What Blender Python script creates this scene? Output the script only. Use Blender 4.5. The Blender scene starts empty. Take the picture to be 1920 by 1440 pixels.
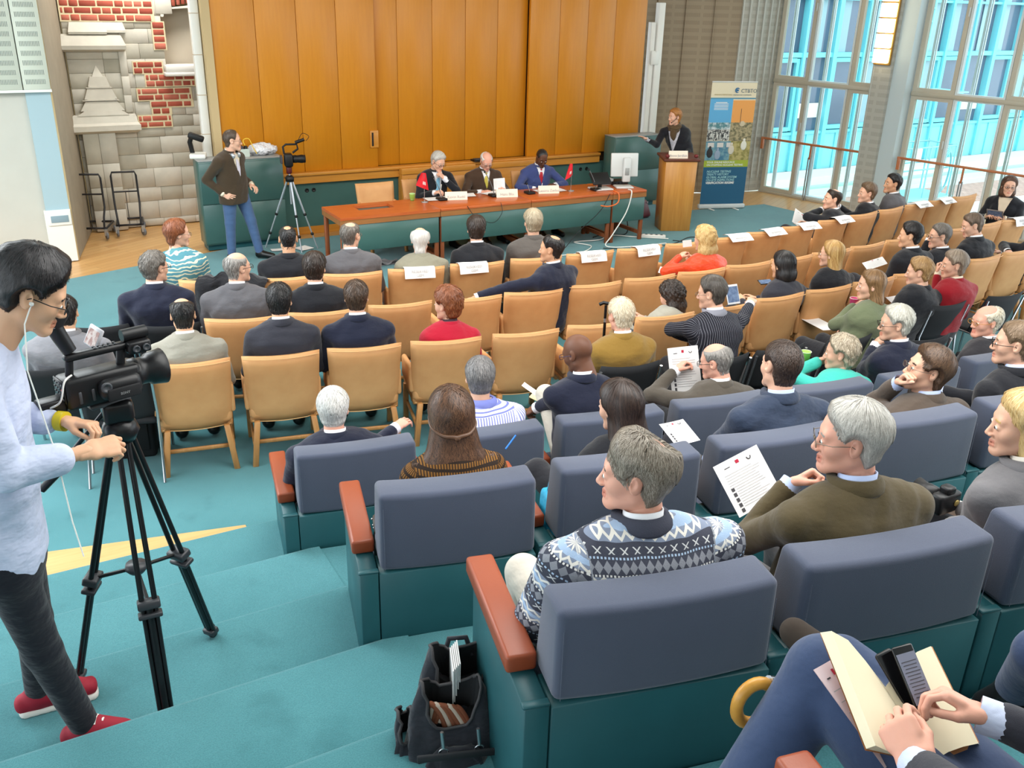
import bpy, bmesh, math, random
import numpy as np
import openvdb
from mathutils import Vector, Matrix, Euler
rnd = random.Random(7)
C = bpy.context.scene.collection
SC = bpy.context.scene
PI = math.pi

# ---------------------------------------------------------------- camera
FPX, PITCH, ROLL, CAMH = 1720.0, math.atan(1720 / 4025.0), 0.0273, 3.3
_c, _s = math.cos(PITCH), math.sin(PITCH)
_cr, _sr = math.cos(ROLL), math.sin(ROLL)
_fw = np.array([0, _c, -_s]); _up = np.array([0, _s, _c]); _rt = np.array([1.0, 0, 0])
RX, UX = _cr * _rt + _sr * _up, -_sr * _rt + _cr * _up
CAMP = np.array([0, 0, CAMH])
cam_d = bpy.data.cameras.new('camera')
cam_d.sensor_width = 36; cam_d.lens = FPX * 36 / 1920
cam_d.clip_start = 0.05; cam_d.clip_end = 200
cam = bpy.data.objects.new('camera', cam_d); C.objects.link(cam)
M = Matrix((tuple(RX), tuple(UX), tuple(-_fw))).transposed().to_4x4()
M.translation = Vector(CAMP); cam.matrix_world = M
SC.camera = cam

# ---------------------------------------------------------------- light
SC.view_settings.view_transform = 'Standard'
try: SC.view_settings.look = 'None'
except Exception: pass
SC.view_settings.gamma = 1.0
SC.view_settings.use_curve_mapping = False
SC.view_settings.exposure = 0.9
SC.cycles.max_bounces = 6; SC.cycles.diffuse_bounces = 3; SC.cycles.glossy_bounces = 3
SC.cycles.transparent_max_bounces = 10; SC.cycles.transmission_bounces = 4
SC.cycles.caustics_reflective = False; SC.cycles.caustics_refractive = False
w = bpy.data.worlds.new('overcast_sky'); SC.world = w
w.use_nodes = True
bg = w.node_tree.nodes['Background']
bg.inputs[0].default_value = (0.86, 0.94, 1.0, 1); bg.inputs[1].default_value = 1.7

def area_light(name, loc, target, sx, sy, power, col):
    d = bpy.data.lights.new(name, 'AREA'); d.shape = 'RECTANGLE'; d.size = sx; d.size_y = sy
    d.energy = power; d.color = col
    o = bpy.data.objects.new(name, d); C.objects.link(o); o.location = loc
    o.rotation_euler = (Vector(target) - Vector(loc)).to_track_quat('-Z', 'Y').to_euler()
    return o
area_light('ceiling_light_left', (-3.8, 6.0, 4.3), (-3.0, 6.0, 0), 3.0, 8, 380, (0.92, 0.97, 1.0))
area_light('ceiling_light_audience', (2.2, 4.4, 4.3), (2.2, 4.9, 0), 6, 4, 230, (1.0, 0.98, 0.95))
area_light('ceiling_light_stage', (0.6, 9.6, 4.3), (0.2, 10.6, 0), 7, 3, 200, (1.0, 0.96, 0.88))
area_light('added_skylight_recess', (-4.45, 12.75, 4.3), (-5.0, 13.9, 1.2), 1.6, 0.8, 48, (1.0, 0.98, 0.95))  # unseen area light, added to bring skylight onto the recess stone

# ---------------------------------------------------------------- pixel helpers (photo pixels to points at a real depth)
def ray(px, py):
    return (px - 960) / FPX * RX - (py - 720) / FPX * UX + _fw
def at_z(px, py, z=0.0):
    d = ray(px, py); return CAMP + (z - CAMH) / d[2] * d
def at_plane(px, py, p0, n):
    d = ray(px, py); n = np.asarray(n, float); return CAMP + ((np.asarray(p0, float) - CAMP) @ n) / (d @ n) * d
A30 = math.radians(30)
UA = np.array([math.cos(A30), math.sin(A30), 0]); VA = np.array([-math.sin(A30), math.cos(A30), 0])
def room(u, v, z=0.0):
    p = u * UA + v * VA; return Vector((p[0], p[1], z))
def at_v(px, py, v):
    return at_plane(px, py, v * VA, VA)

# ---------------------------------------------------------------- materials
def lin(c):
    return tuple(((x / 255) / 12.92 if x / 255 <= 0.04045 else ((x / 255 + 0.055) / 1.055) ** 2.4) for x in c)
MATS = {}
class NT:
    def __init__(s, m):
        s.t = m.node_tree; s.b = s.t.nodes['Principled BSDF']
    def n(s, typ, **kw):
        o = s.t.nodes.new(typ)
        for k, v in kw.items():
            if k.startswith('i_'): o.inputs[k[2:].replace('_', ' ')].default_value = v
            elif k.startswith('n_'): o.inputs[int(k[2:])].default_value = v
            else: setattr(o, k, v)
        return o
    def l(s, a, b): s.t.links.new(a, b)
    def math(s, op, a, b=None, clamp=False):
        o = s.n('ShaderNodeMath', operation=op, use_clamp=clamp)
        for i, x in enumerate((a, b)):
            if x is None: continue
            if isinstance(x, (int, float)): o.inputs[i].default_value = x
            else: s.l(x, o.inputs[i])
        return o.outputs[0]
    def mix(s, f, a, b, blend='MIX'):
        o = s.n('ShaderNodeMix', data_type='RGBA', blend_type=blend)
        for i, x in ((0, f), (6, a), (7, b)):
            if isinstance(x, (int, float)): o.inputs[i].default_value = x
            elif isinstance(x, tuple): o.inputs[i].default_value = (*x[:3], 1)
            else: s.l(x, o.inputs[i])
        return o.outputs[2]
    def coord(s, kind='Object', scale=(1, 1, 1), rot=(0, 0, 0)):
        tc = s.n('ShaderNodeTexCoord'); mp = s.n('ShaderNodeMapping')
        mp.inputs['Scale'].default_value = scale; mp.inputs['Rotation'].default_value = rot
        s.l(tc.outputs[kind], mp.inputs[0]); return mp.outputs[0]
    def attr(s, name): return s.n('ShaderNodeAttribute', attribute_name=name)
    def noise(s, vec, scale, detail=3, rough=0.55):
        o = s.n('ShaderNodeTexNoise'); o.inputs['Scale'].default_value = scale
        o.inputs['Detail'].default_value = detail; o.inputs['Roughness'].default_value = rough
        s.l(vec, o.inputs['Vector']); return o.outputs['Fac']
    def bump(s, h, strength, dist=0.01, prev=None):
        o = s.n('ShaderNodeBump'); o.inputs['Strength'].default_value = strength; o.inputs['Distance'].default_value = dist
        s.l(h, o.inputs['Height'])
        if prev is not None: s.l(prev, o.inputs['Normal'])
        return o.outputs[0]
def base_mat(name, col, rough=0.5, metal=0.0, spec=0.5):
    m = bpy.data.materials.new(name); m.use_nodes = True
    b = m.node_tree.nodes['Principled BSDF']
    b.inputs['Base Color'].default_value = (*lin(col), 1); b.inputs['Roughness'].default_value = rough
    b.inputs['Metallic'].default_value = metal; b.inputs['Specular IOR Level'].default_value = spec
    MATS[name] = m; return m
def mat(name, col, rough=0.5, metal=0.0, spec=0.4, var=0.0, vscale=4.0, grain=0.0, gscale=200.0, col2=None, stretch=(1, 1, 1), sheen=0.0, wrinkle=0.0, wscale=7.0):
    """plain surface: base colour varied by noise, fine grain bump, soft wrinkles"""
    if name in MATS: return MATS[name]
    m = base_mat(name, col, rough, metal, spec); t = NT(m)
    v = t.coord('Object', stretch)
    if var > 0 or col2 is not None:
        c1 = lin(col); c2 = lin(col2) if col2 else tuple(x * (1 - var) for x in c1)
        f = t.noise(v, vscale, 4)
        r = t.n('ShaderNodeMapRange', i_From_Min=0.3, i_From_Max=0.7); t.l(f, r.inputs[0])
        t.l(t.mix(r.outputs[0], c1, c2), t.b.inputs['Base Color'])
    prev = None
    if wrinkle > 0:
        prev = t.bump(t.noise(v, wscale, 2, 0.5), wrinkle, 0.03)
    if grain > 0:
        prev = t.bump(t.noise(v, gscale, 2), grain, 0.002, prev)
    if prev is not None: t.l(prev, t.b.inputs['Normal'])
    if sheen: t.b.inputs['Sheen Weight'].default_value = sheen; t.b.inputs['Sheen Roughness'].default_value = 0.5
    return m
def wood(name, c1, c2, axis='Z', rough=0.4, scale=1.0):
    if name in MATS: return MATS[name]
    m = base_mat(name, c1, rough); t = NT(m)
    st = {'Z': (14, 14, 0.9), 'X': (0.9, 14, 14), 'Y': (14, 0.9, 14)}[axis]
    v = t.coord('Object', tuple(x * scale for x in st))
    f = t.noise(v, 2.2, 5, 0.6)
    r = t.n('ShaderNodeMapRange', i_From_Min=0.3, i_From_Max=0.72); t.l(f, r.inputs[0])
    f2 = t.noise(t.coord('Object', tuple(x * scale * 6 for x in st)), 3, 2)
    cc = t.mix(r.outputs[0], lin(c1), lin(c2))
    cc = t.mix(t.math('MULTIPLY', f2, 0.25), cc, tuple(x * 0.6 for x in lin(c2)))
    t.l(cc, t.b.inputs['Base Color'])
    t.l(t.bump(f2, 0.08, 0.002), t.b.inputs['Normal'])
    return m
def emit(name, col, strength):
    m = base_mat(name, col, 0.5); b = m.node_tree.nodes['Principled BSDF']
    b.inputs['Emission Color'].default_value = (*lin(col), 1); b.inputs['Emission Strength'].default_value = strength
    return m

# ---------------------------------------------------------------- mesh building
class MB:
    """collects simple shapes and links them as ONE mesh object"""
    def __init__(s): s.v = []; s.f = []; s.mi = []; s.sm = []; s.cur = 0; s.M = None
    def add(s, vs, fs, smooth=False):
        o = len(s.v)
        if s.M is not None: vs = [tuple(s.M @ Vector(p)) for p in vs]
        s.v += [tuple(p) for p in vs]; s.f += [tuple(i + o for i in f) for f in fs]
        s.mi += [s.cur] * len(fs); s.sm += [smooth] * len(fs); return s
    def box(s, c, d, rz=0.0, rx=0.0, ry=0.0):
        x, y, z = d[0] / 2, d[1] / 2, d[2] / 2
        vs = [Vector(p) for p in ((-x, -y, -z), (x, -y, -z), (x, y, -z), (-x, y, -z), (-x, -y, z), (x, -y, z), (x, y, z), (-x, y, z))]
        R = Euler((rx, ry, rz)).to_matrix()
        return s.add([R @ p + Vector(c) for p in vs], [(3, 2, 1, 0), (4, 5, 6, 7), (0, 1, 5, 4), (1, 2, 6, 5), (2, 3, 7, 6), (3, 0, 4, 7)])
    def rbox(s, c, d, r, seg=2, rz=0.0, rx=0.0, ry=0.0, warp=None):
        bm = bmesh.new(); bmesh.ops.create_cube(bm, size=1)
        for v in bm.verts: v.co = Vector((v.co.x * d[0], v.co.y * d[1], v.co.z * d[2]))
        bmesh.ops.bevel(bm, geom=list(bm.edges), offset=min(r, min(d) * 0.49), segments=seg, profile=0.5, affect='EDGES')
        R = Euler((rx, ry, rz)).to_matrix(); bm.verts.index_update()
        pts = [v.co.copy() for v in bm.verts]
        if warp: pts = [Vector(warp(p)) for p in pts]
        s.add([R @ p + Vector(c) for p in pts], [[v.index for v in f.verts] for f in bm.faces], True); bm.free(); return s
    def quad(s, *p): return s.add(p, [tuple(range(len(p)))])
    def prism(s, poly, z0, z1):
        n = len(poly); vs = [(p[0], p[1], z0) for p in poly] + [(p[0], p[1], z1) for p in poly]
        return s.add(vs, [tuple(range(n))[::-1], tuple(range(n, 2 * n))] + [(i, (i + 1) % n, n + (i + 1) % n, n + i) for i in range(n)])
    def tube(s, pts, r, n=8, closed=False, caps=True):
        pts = [Vector(p) for p in pts]; k = len(pts); rs = r if isinstance(r, (list, tuple)) else [r] * k
        vs = []; up = None
        for i, p in enumerate(pts):
            a = pts[i - 1] if (i > 0 or closed) else p; b = pts[(i + 1) % k] if (i < k - 1 or closed) else p
            d = (b - a).normalized() if (b - a).length > 1e-9 else Vector((0, 0, 1))
            if up is None: up = Vector((0, 0, 1)) if abs(d.z) < 0.9 else Vector((1, 0, 0))
            x = d.cross(up); x = x.normalized() if x.length > 1e-6 else d.orthogonal().normalized()
            y = x.cross(d).normalized(); up = y
            for j in range(n):
                t = 2 * PI * j / n; vs.append(p + (x * math.cos(t) + y * math.sin(t)) * rs[i])
        fs = []
        for i in range(k if closed else k - 1):
            i2 = (i + 1) % k
            for j in range(n): fs.append((i * n + j, i * n + (j + 1) % n, i2 * n + (j + 1) % n, i2 * n + j))
        s.add(vs, fs, n > 4)
        if caps and not closed:
            s.add(vs[:n], [tuple(range(n))[::-1]]); s.add(vs[-n:], [tuple(range(n))])
        return s
    def lathe(s, prof, n=16, c=(0, 0, 0), smooth=True):
        vs = []; fs = []
        for r, z in prof:
            for j in range(n):
                t = 2 * PI * j / n; vs.append((c[0] + r * math.cos(t), c[1] + r * math.sin(t), c[2] + z))
        for i in range(len(prof) - 1):
            for j in range(n): fs.append((i * n + j, i * n + (j + 1) % n, (i + 1) * n + (j + 1) % n, (i + 1) * n + j))
        fs.append(tuple(range(n))[::-1]); fs.append(tuple((len(prof) - 1) * n + j for j in range(n)))
        return s.add(vs, fs, smooth)
    def ball(s, c, r, n=10):
        r = (r, r, r) if isinstance(r, (int, float)) else r; m = max(4, n // 2)
        vs = [(c[0], c[1], c[2] + r[2])]
        for i in range(1, m):
            a = PI * i / m
            for j in range(n):
                t = 2 * PI * j / n; vs.append((c[0] + r[0] * math.sin(a) * math.cos(t), c[1] + r[1] * math.sin(a) * math.sin(t), c[2] + r[2] * math.cos(a)))
        vs.append((c[0], c[1], c[2] - r[2])); L = len(vs) - 1
        fs = [(0, 1 + j, 1 + (j + 1) % n) for j in range(n)]
        for i in range(m - 2):
            for j in range(n): fs.append((1 + i * n + j, 1 + (i + 1) * n + j, 1 + (i + 1) * n + (j + 1) % n, 1 + i * n + (j + 1) % n))
        fs += [(L, 1 + (m - 2) * n + (j + 1) % n, 1 + (m - 2) * n + j) for j in range(n)]
        return s.add(vs, fs, True)
    def grid(s, fn, nu, nv, smooth=True):
        vs = [fn(i / nu, j / nv) for j in range(nv + 1) for i in range(nu + 1)]
        return s.add(vs, [(j * (nu + 1) + i, j * (nu + 1) + i + 1, (j + 1) * (nu + 1) + i + 1, (j + 1) * (nu + 1) + i) for j in range(nv) for i in range(nu)], smooth)
    def build(s, name, mats, parent=None, loc=None, rz=0.0):
        me = bpy.data.meshes.new(name); me.from_pydata(s.v, [], s.f)
        for m in (mats if isinstance(mats, (list, tuple)) else [mats]): me.materials.append(m)
        me.polygons.foreach_set('use_smooth', s.sm); me.polygons.foreach_set('material_index', s.mi)
        me.update()
        return link(name, me, parent, loc, rz)
def link(name, me, parent=None, loc=None, rz=0.0):
    o = bpy.data.objects.new(name, me); C.objects.link(o)
    if parent is not None: o.parent = parent
    if loc is not None: o.location = loc
    if rz: o.rotation_euler = (0, 0, rz)
    return o
def tag(o, label=None, cat=None, group=None, kind=None):
    if label: o['label'] = label
    if cat: o['category'] = cat
    if group: o['group'] = group
    if kind: o['kind'] = kind
    return o
def thing(name, label, cat, loc=(0, 0, 0), rz=0.0, group=None):
    o = bpy.data.objects.new(name, None); C.objects.link(o); o.empty_display_size = 0.1
    o.location = loc; o.rotation_euler = (0, 0, rz); return tag(o, label, cat, group)
def copy_tree(o, parent=None):
    c = o.copy(); C.objects.link(c)
    if parent is not None: c.parent = parent
    for ch in list(o.children): copy_tree(ch, c)
    return c
def place(o, loc, rz=0.0, label=None, group=None):
    o.location = loc; o.rotation_euler = (0, 0, rz)
    if label: o['label'] = label
    if group: o['group'] = group
    return o
def struct(o): o['kind'] = 'structure'; return o
def stuff(o): o['kind'] = 'stuff'; return o
def text_mesh(body, size, align='CENTER', extrude=0.0005, bold=0.0, shear=0.0):
    cu = bpy.data.curves.new('lettering', 'FONT'); cu.body = body; cu.size = size; cu.align_x = align; cu.align_y = 'CENTER'
    cu.extrude = extrude; cu.offset = bold; cu.shear = shear; cu.resolution_u = 2; cu.space_line = 1.05
    o = bpy.data.objects.new('lettering', cu); C.objects.link(o)
    me = bpy.data.meshes.new_from_object(o.evaluated_get(bpy.context.evaluated_depsgraph_get()))
    bpy.data.objects.remove(o); return me
def text(name, body, size, m, parent, loc, rot, align='CENTER', bold=0.0, shear=0.0):
    me = text_mesh(body, size, align, 0.0006, bold, shear); me.materials.clear(); me.materials.append(m)
    o = link(name, me, parent, loc); o.rotation_euler = rot; return o
# ================================================================ people: signed-distance bodies turned into one continuous mesh each
V3 = lambda *a: np.array(a, dtype=np.float32)
class SDF:
    def __init__(s, lo, hi, h):
        s.h = h; s.lo = np.array(lo, np.float32); n = np.maximum(8, np.ceil((np.array(hi) - s.lo) / h).astype(int)); s.n = n
        s.x = (s.lo[0] + h * np.arange(n[0])).astype(np.float32)[:, None, None]
        s.y = (s.lo[1] + h * np.arange(n[1])).astype(np.float32)[None, :, None]
        s.z = (s.lo[2] + h * np.arange(n[2])).astype(np.float32)[None, None, :]
        s.d = np.full(tuple(n), 0.5, np.float32)
    def sl(s, lo, hi, pad):
        a = np.clip(np.floor((np.minimum(lo, hi) - pad - s.lo) / s.h).astype(int), 0, s.n); b = np.clip(np.ceil((np.maximum(lo, hi) + pad - s.lo) / s.h).astype(int) + 1, 0, s.n)
        return tuple(slice(int(i), int(j)) for i, j in zip(a, b))
    def xyz(s, q): return s.x[q[0]], s.y[:, q[1]], s.z[:, :, q[2]]
    def put(s, q, d, k, op):
        if d.size == 0: return
        e = s.d[q]
        if op == 'sub':
            d = -d
            if k <= 0: s.d[q] = np.maximum(e, d); return
            hh = np.clip(0.5 - 0.5 * (d - e) / (-k) * -1, 0, 1) if False else np.clip(0.5 + 0.5 * (d - e) / k, 0, 1)
            s.d[q] = e + (d - e) * hh + k * hh * (1 - hh); return
        if k <= 0: s.d[q] = np.minimum(e, d); return
        hh = np.clip(0.5 + 0.5 * (e - d) / k, 0, 1)
        s.d[q] = e + (d - e) * hh - k * hh * (1 - hh)
    def cap(s, a, b, ra, rb=None, k=0.02, op='add', flat=None):
        a = np.asarray(a, np.float32); b = np.asarray(b, np.float32); rb = ra if rb is None else rb
        q = s.sl(a, b, max(ra, rb) + k + 3 * s.h); X, Y, Z = s.xyz(q)
        ba = b - a; L2 = max(float(ba @ ba), 1e-9)
        t = np.clip(((X - a[0]) * ba[0] + (Y - a[1]) * ba[1] + (Z - a[2]) * ba[2]) / L2, 0, 1)
        d = np.sqrt((X - a[0] - t * ba[0]) ** 2 + (Y - a[1] - t * ba[1]) ** 2 + (Z - a[2] - t * ba[2]) ** 2) - (ra + t * (rb - ra))
        s.put(q, d, k, op); return s
    def ell(s, c, r, k=0.02, op='add', R=None):
        c = np.asarray(c, np.float32); r = np.asarray(r, np.float32); m = float(r.max())
        q = s.sl(c, c, m + k + 3 * s.h); X, Y, Z = s.xyz(q); x, y, z = X - c[0], Y - c[1], Z - c[2]
        if R is not None:
            x, y, z = (R[0, 0] * x + R[1, 0] * y + R[2, 0] * z, R[0, 1] * x + R[1, 1] * y + R[2, 1] * z, R[0, 2] * x + R[1, 2] * y + R[2, 2] * z)
        k0 = np.sqrt((x / r[0]) ** 2 + (y / r[1]) ** 2 + (z / r[2]) ** 2); k1 = np.sqrt((x / r[0] ** 2) ** 2 + (y / r[1] ** 2) ** 2 + (z / r[2] ** 2) ** 2)
        s.put(q, k0 * (k0 - 1) / np.maximum(k1, 1e-6), k, op); return s
    def seg(s, a, b, wa, wb, da, db, right, k=0.03, op='add'):
        a = np.asarray(a, np.float32); b = np.asarray(b, np.float32); m = max(wa, wb, da, db)
        q = s.sl(a, b, m + k + 3 * s.h); X, Y, Z = s.xyz(q); X, Y, Z = X - a[0], Y - a[1], Z - a[2]
        ba = b - a; L = max(float(np.linalg.norm(ba)), 1e-6); u = ba / L
        r = np.asarray(right, np.float32); r = r - u * (r @ u); r /= np.linalg.norm(r); f = np.cross(u, r)
        al = X * u[0] + Y * u[1] + Z * u[2]; t = np.clip(al / L, 0, 1); e = al - t * L
        x = X * r[0] + Y * r[1] + Z * r[2]; y = X * f[0] + Y * f[1] + Z * f[2]
        w = wa + t * (wb - wa); dd = da + t * (db - da); mm = np.minimum(w, dd)
        d = (np.sqrt((np.abs(x) / w) ** 2.4 + (np.abs(y) / dd) ** 2.4 + (np.abs(e) / mm) ** 2.4 + 1e-9) ** (2 / 2.4) - 1) * mm
        s.put(q, d.astype(np.float32), k, op); return s
    def mesh(s):
        g = openvdb.FloatGrid(0.5); g.copyFromArray(np.ascontiguousarray(s.d)); p, qd = g.convertToQuads(0.0)
        return (p * s.h + s.lo).astype(np.float32), qd[:, ::-1].astype(np.int32)
    def sample(s, P):
        g = np.clip((P - s.lo) / s.h, 0, np.array(s.n) - 1.001); i = np.floor(g).astype(int); f = (g - i).astype(np.float32); d = s.d; r = 0
        for a in (0, 1):
            for b in (0, 1):
                for c in (0, 1):
                    wgt = (f[:, 0] if a else 1 - f[:, 0]) * (f[:, 1] if b else 1 - f[:, 1]) * (f[:, 2] if c else 1 - f[:, 2])
                    r = r + wgt * d[i[:, 0] + a, i[:, 1] + b, i[:, 2] + c]
        return r
    def grad(s, P):
        e = s.h; G = np.stack([s.sample(P + V3(*(e * np.eye(3)[i]))) - s.sample(P - V3(*(e * np.eye(3)[i]))) for i in range(3)], 1)
        return G / np.maximum(np.linalg.norm(G, axis=1, keepdims=True), 1e-6)

def relax(v, q, n=1, lam=0.5):
    """a light smoothing of the voxel mesh"""
    for _ in range(n):
        acc = np.zeros_like(v); cnt = np.zeros(len(v), np.float32)
        for a in range(4):
            i, j = q[:, a], q[:, (a + 1) % 4]
            for c in range(3): acc[:, c] += np.bincount(i, v[j, c], len(v)) + np.bincount(j, v[i, c], len(v))
            cnt += np.bincount(i, minlength=len(v)) + np.bincount(j, minlength=len(v))
        v = v + lam * (acc / np.maximum(cnt, 1)[:, None] - v)
    return v.astype(np.float32)

def np_mesh(name, v, q, mats, mi=None, attrs=None, smooth=True):
    me = bpy.data.meshes.new(name); nv = len(v); k = q.shape[1]; nf = len(q)
    me.vertices.add(nv); me.vertices.foreach_set('co', np.asarray(v, np.float32).ravel())
    me.loops.add(nf * k); me.loops.foreach_set('vertex_index', np.asarray(q, np.int32).ravel())
    me.polygons.add(nf); me.polygons.foreach_set('loop_start', np.arange(0, nf * k, k, dtype=np.int32))
    try: me.polygons.foreach_set('loop_total', np.full(nf, k, np.int32))
    except Exception: pass
    for m in mats: me.materials.append(m)
    if mi is not None: me.polygons.foreach_set('material_index', np.asarray(mi, np.int32))
    if smooth: me.polygons.foreach_set('use_smooth', np.ones(nf, bool))
    for an, arr in (attrs or {}).items():
        a = me.attributes.new(an, 'FLOAT_VECTOR' if arr.ndim == 2 else 'FLOAT', 'POINT')
        a.data.foreach_set('vector' if arr.ndim == 2 else 'value', np.asarray(arr, np.float32).ravel())
    me.update(calc_edges=True); me.validate(); return me

def rotm(yaw=0.0, pitch=0.0, roll=0.0):
    """yaw left +, pitch down +, roll to the right +"""
    return np.array(Matrix.Rotation(yaw, 3, 'Z') @ Matrix.Rotation(-pitch, 3, 'X') @ Matrix.Rotation(roll, 3, 'Y'), np.float32)

# ---- head template (centre of the head at 0, y forward, z up)
def head_sdf(h, fem):
    s = SDF((-0.11, -0.125, -0.2), (0.11, 0.145, 0.135), h)
    s.ell((0, -0.012, 0.03), (0.0755, 0.098, 0.088), 0)
    s.ell((0, 0.022, -0.035), (0.058 if fem else 0.062, 0.068, 0.084), 0.03)
    jw = 0.043 if fem else 0.051
    for x in (-1, 1):
        s.cap((x * jw, -0.002, -0.062), (x * 0.016, 0.07, -0.107), 0.016, 0.016, 0.025)
        s.ell((x * 0.041, 0.054, -0.028), (0.022, 0.024, 0.024), 0.025)
    s.ell((0, 0.077, -0.103), (0.02, 0.02, 0.02) if not fem else (0.016, 0.017, 0.018), 0.022)
    s.cap((-0.036, 0.072, 0.021), (0.036, 0.072, 0.021), 0.013 if not fem else 0.010, None, 0.02)
    for x in (-1, 1):
        s.ell((x * 0.031, 0.103, -0.003), (0.019, 0.02, 0.014), 0.012, 'sub')
        s.ell((x * 0.031, 0.074, -0.003), (0.017, 0.0175, 0.0145), 0.004)
    s.cap((0, 0.083, 0.008), (0, 0.107, -0.036), 0.0075, 0.0115 if not fem else 0.0095, 0.012)
    for x in (-1, 1): s.ell((x * 0.0115, 0.098, -0.041), (0.0085, 0.010, 0.007), 0.007)
    for z, r in ((-0.066, 0.0068), (-0.080, 0.0078)):
        s.cap((-0.018, 0.082, z - 0.001), (0, 0.0905, z), r * 0.7, r, 0.007); s.cap((0.018, 0.082, z - 0.001), (0, 0.0905, z), r * 0.7, r, 0.007)
    s.cap((-0.022, 0.091, -0.0735), (0.022, 0.091, -0.0735), 0.0022, None, 0.004, 'sub')
    for x in (-1, 1):
        R = np.array(Matrix.Rotation(x * -0.35, 3, 'Z') @ Matrix.Rotation(0.2, 3, 'X'), np.float32)
        s.ell((x * 0.079, -0.012, -0.004), (0.0085, 0.021, 0.034), 0.006, 'add', R)
        s.ell((x * 0.089, -0.004, 0.001), (0.008, 0.011, 0.019), 0.004, 'sub', R)
    s.cap((0, -0.022, -0.06), (0, -0.036, -0.195), 0.046 if fem else 0.056, 0.05 if fem else 0.06, 0.025)
    return s
_HEADS = {}
def head_template(h, fem):
    if (h, fem) not in _HEADS:
        s = head_sdf(h, fem); v, q = s.mesh(); v = relax(v, q, 1, 0.4)
        c = v[q].mean(1); mi = np.zeros(len(q), int)
        ax = np.abs(c[:, 0])
        mi[(ax < 0.021) & (c[:, 2] < -0.060) & (c[:, 2] > -0.0865) & (c[:, 1] > 0.079)] = 1
        mi[(ax > 0.013) & (ax < 0.046) & (np.abs(c[:, 2] - (0.0225 - 0.12 * (ax - 0.03) ** 2 / 0.01 * 0.1)) < 0.0042) & (c[:, 1] > 0.055)] = 2
        vs, qs, ms = [v], [q], [mi]; off = len(v)
        for x in (-1, 1):                                   # eyeballs
            n, m = 10, 8; P = []; F = []
            for i in range(m + 1):
                a = PI * i / m
                for j in range(n):
                    t = 2 * PI * j / n
                    P.append((x * 0.031 + 0.0125 * math.sin(a) * math.cos(t), 0.0828 + 0.0125 * math.cos(a), -0.003 + 0.0078 * math.sin(a) * math.sin(t)))
            Q = []; mm = []
            for i in range(m):
                for j in range(n):
                    Q.append((i * n + j, i * n + (j + 1) % n, (i + 1) * n + (j + 1) % n, (i + 1) * n + j)); mm.append(4 if i < 2 else 3)
            vs.append(np.array(P, np.float32)); qs.append(np.array(Q, np.int32) + off); ms.append(np.array(mm)); off += len(P)
        _HEADS[(h, fem)] = (np.concatenate(vs), np.concatenate(qs), np.concatenate(ms))
    return _HEADS[(h, fem)]

# ---- hand template (wrist at 0, x to the fingertips, y to the thumb side, z out of the back of the hand)
_HANDS = {}
POSES = {'relax': ((18, 28, 18), (0.3, 0.5)), 'fist': ((70, 85, 55), (0.9, 1.0)), 'hold': ((42, 50, 30), (0.7, 0.8)), 'flat': ((6, 8, 5), (0.2, 0.2)), 'pinch': ((55, 45, 30), (0.9, 0.7)), 'point': ((12, 20, 15), (0.4, 0.5))}
def hand_template(pose, h):
    if (pose, h) not in _HANDS:
        s = SDF((-0.05, -0.085, -0.1), (0.205, 0.095, 0.05), h)
        s.seg((-0.03, 0, 0), (0.01, 0, 0), 0.028, 0.031, 0.02, 0.018, (0, 1, 0), 0.01)
        s.seg((0.01, 0, 0), (0.082, 0, -0.001), 0.033, 0.040, 0.016, 0.0125, (0, 1, 0), 0.012)
        cur, th = POSES[pose]
        for i, (bx, by, L) in enumerate(((0.088, 0.029, 0.074), (0.092, 0.0095, 0.083), (0.09, -0.0105, 0.077), (0.082, -0.0295, 0.06))):
            p = V3(bx, by, -0.001); a = 0; sp = (1.5 - i) * (0.05 if pose != 'fist' else 0.0); r = 0.0088 if i < 3 else 0.0076
            ex = 1 + 0.12 * i if pose in ('relax', 'point', 'hold') else 1
            s.cap(p - V3(0.03, 0, 0), p, 0.0095, r * 1.12, 0.008)
            for ph, (fr, cu) in enumerate(zip((0.45, 0.31, 0.24), cur)):
                a += math.radians(cu * ex); e = p + L * fr * V3(math.cos(a) * math.cos(sp), math.sin(sp), -math.sin(a))
                s.cap(p, e, r * (1.08 if ph else 1.0), r * 0.93, 0.002); p = e; r *= 0.93
        b = th[0]; p = V3(0.018, 0.026, -0.006); e = V3(0.052, 0.054 - 0.018 * b, -0.014 - 0.016 * b)
        s.cap(p, e, 0.0145, 0.0115, 0.012); t1 = e + 0.033 * V3(0.86, 0.45 - 0.8 * b, -0.15 - 0.3 * b); s.cap(e, t1, 0.0108, 0.0096, 0.003)
        t2 = t1 + 0.026 * V3(0.9, 0.2 - 0.75 * th[1], -0.2 - 0.25 * th[1]); s.cap(t1, t2, 0.0098, 0.0082, 0.002)
        v, q = s.mesh(); _HANDS[(pose, h)] = (relax(v, q, 1, 0.3), q)
    return _HANDS[(pose, h)]
def hand_frame(d, up):
    x = np.asarray(d, np.float32); x = x / np.linalg.norm(x); z = np.asarray(up, np.float32); z = z - x * (x @ z); z /= max(np.linalg.norm(z), 1e-6); y = np.cross(z, x)
    return np.stack([x, y, z], 1)

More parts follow.
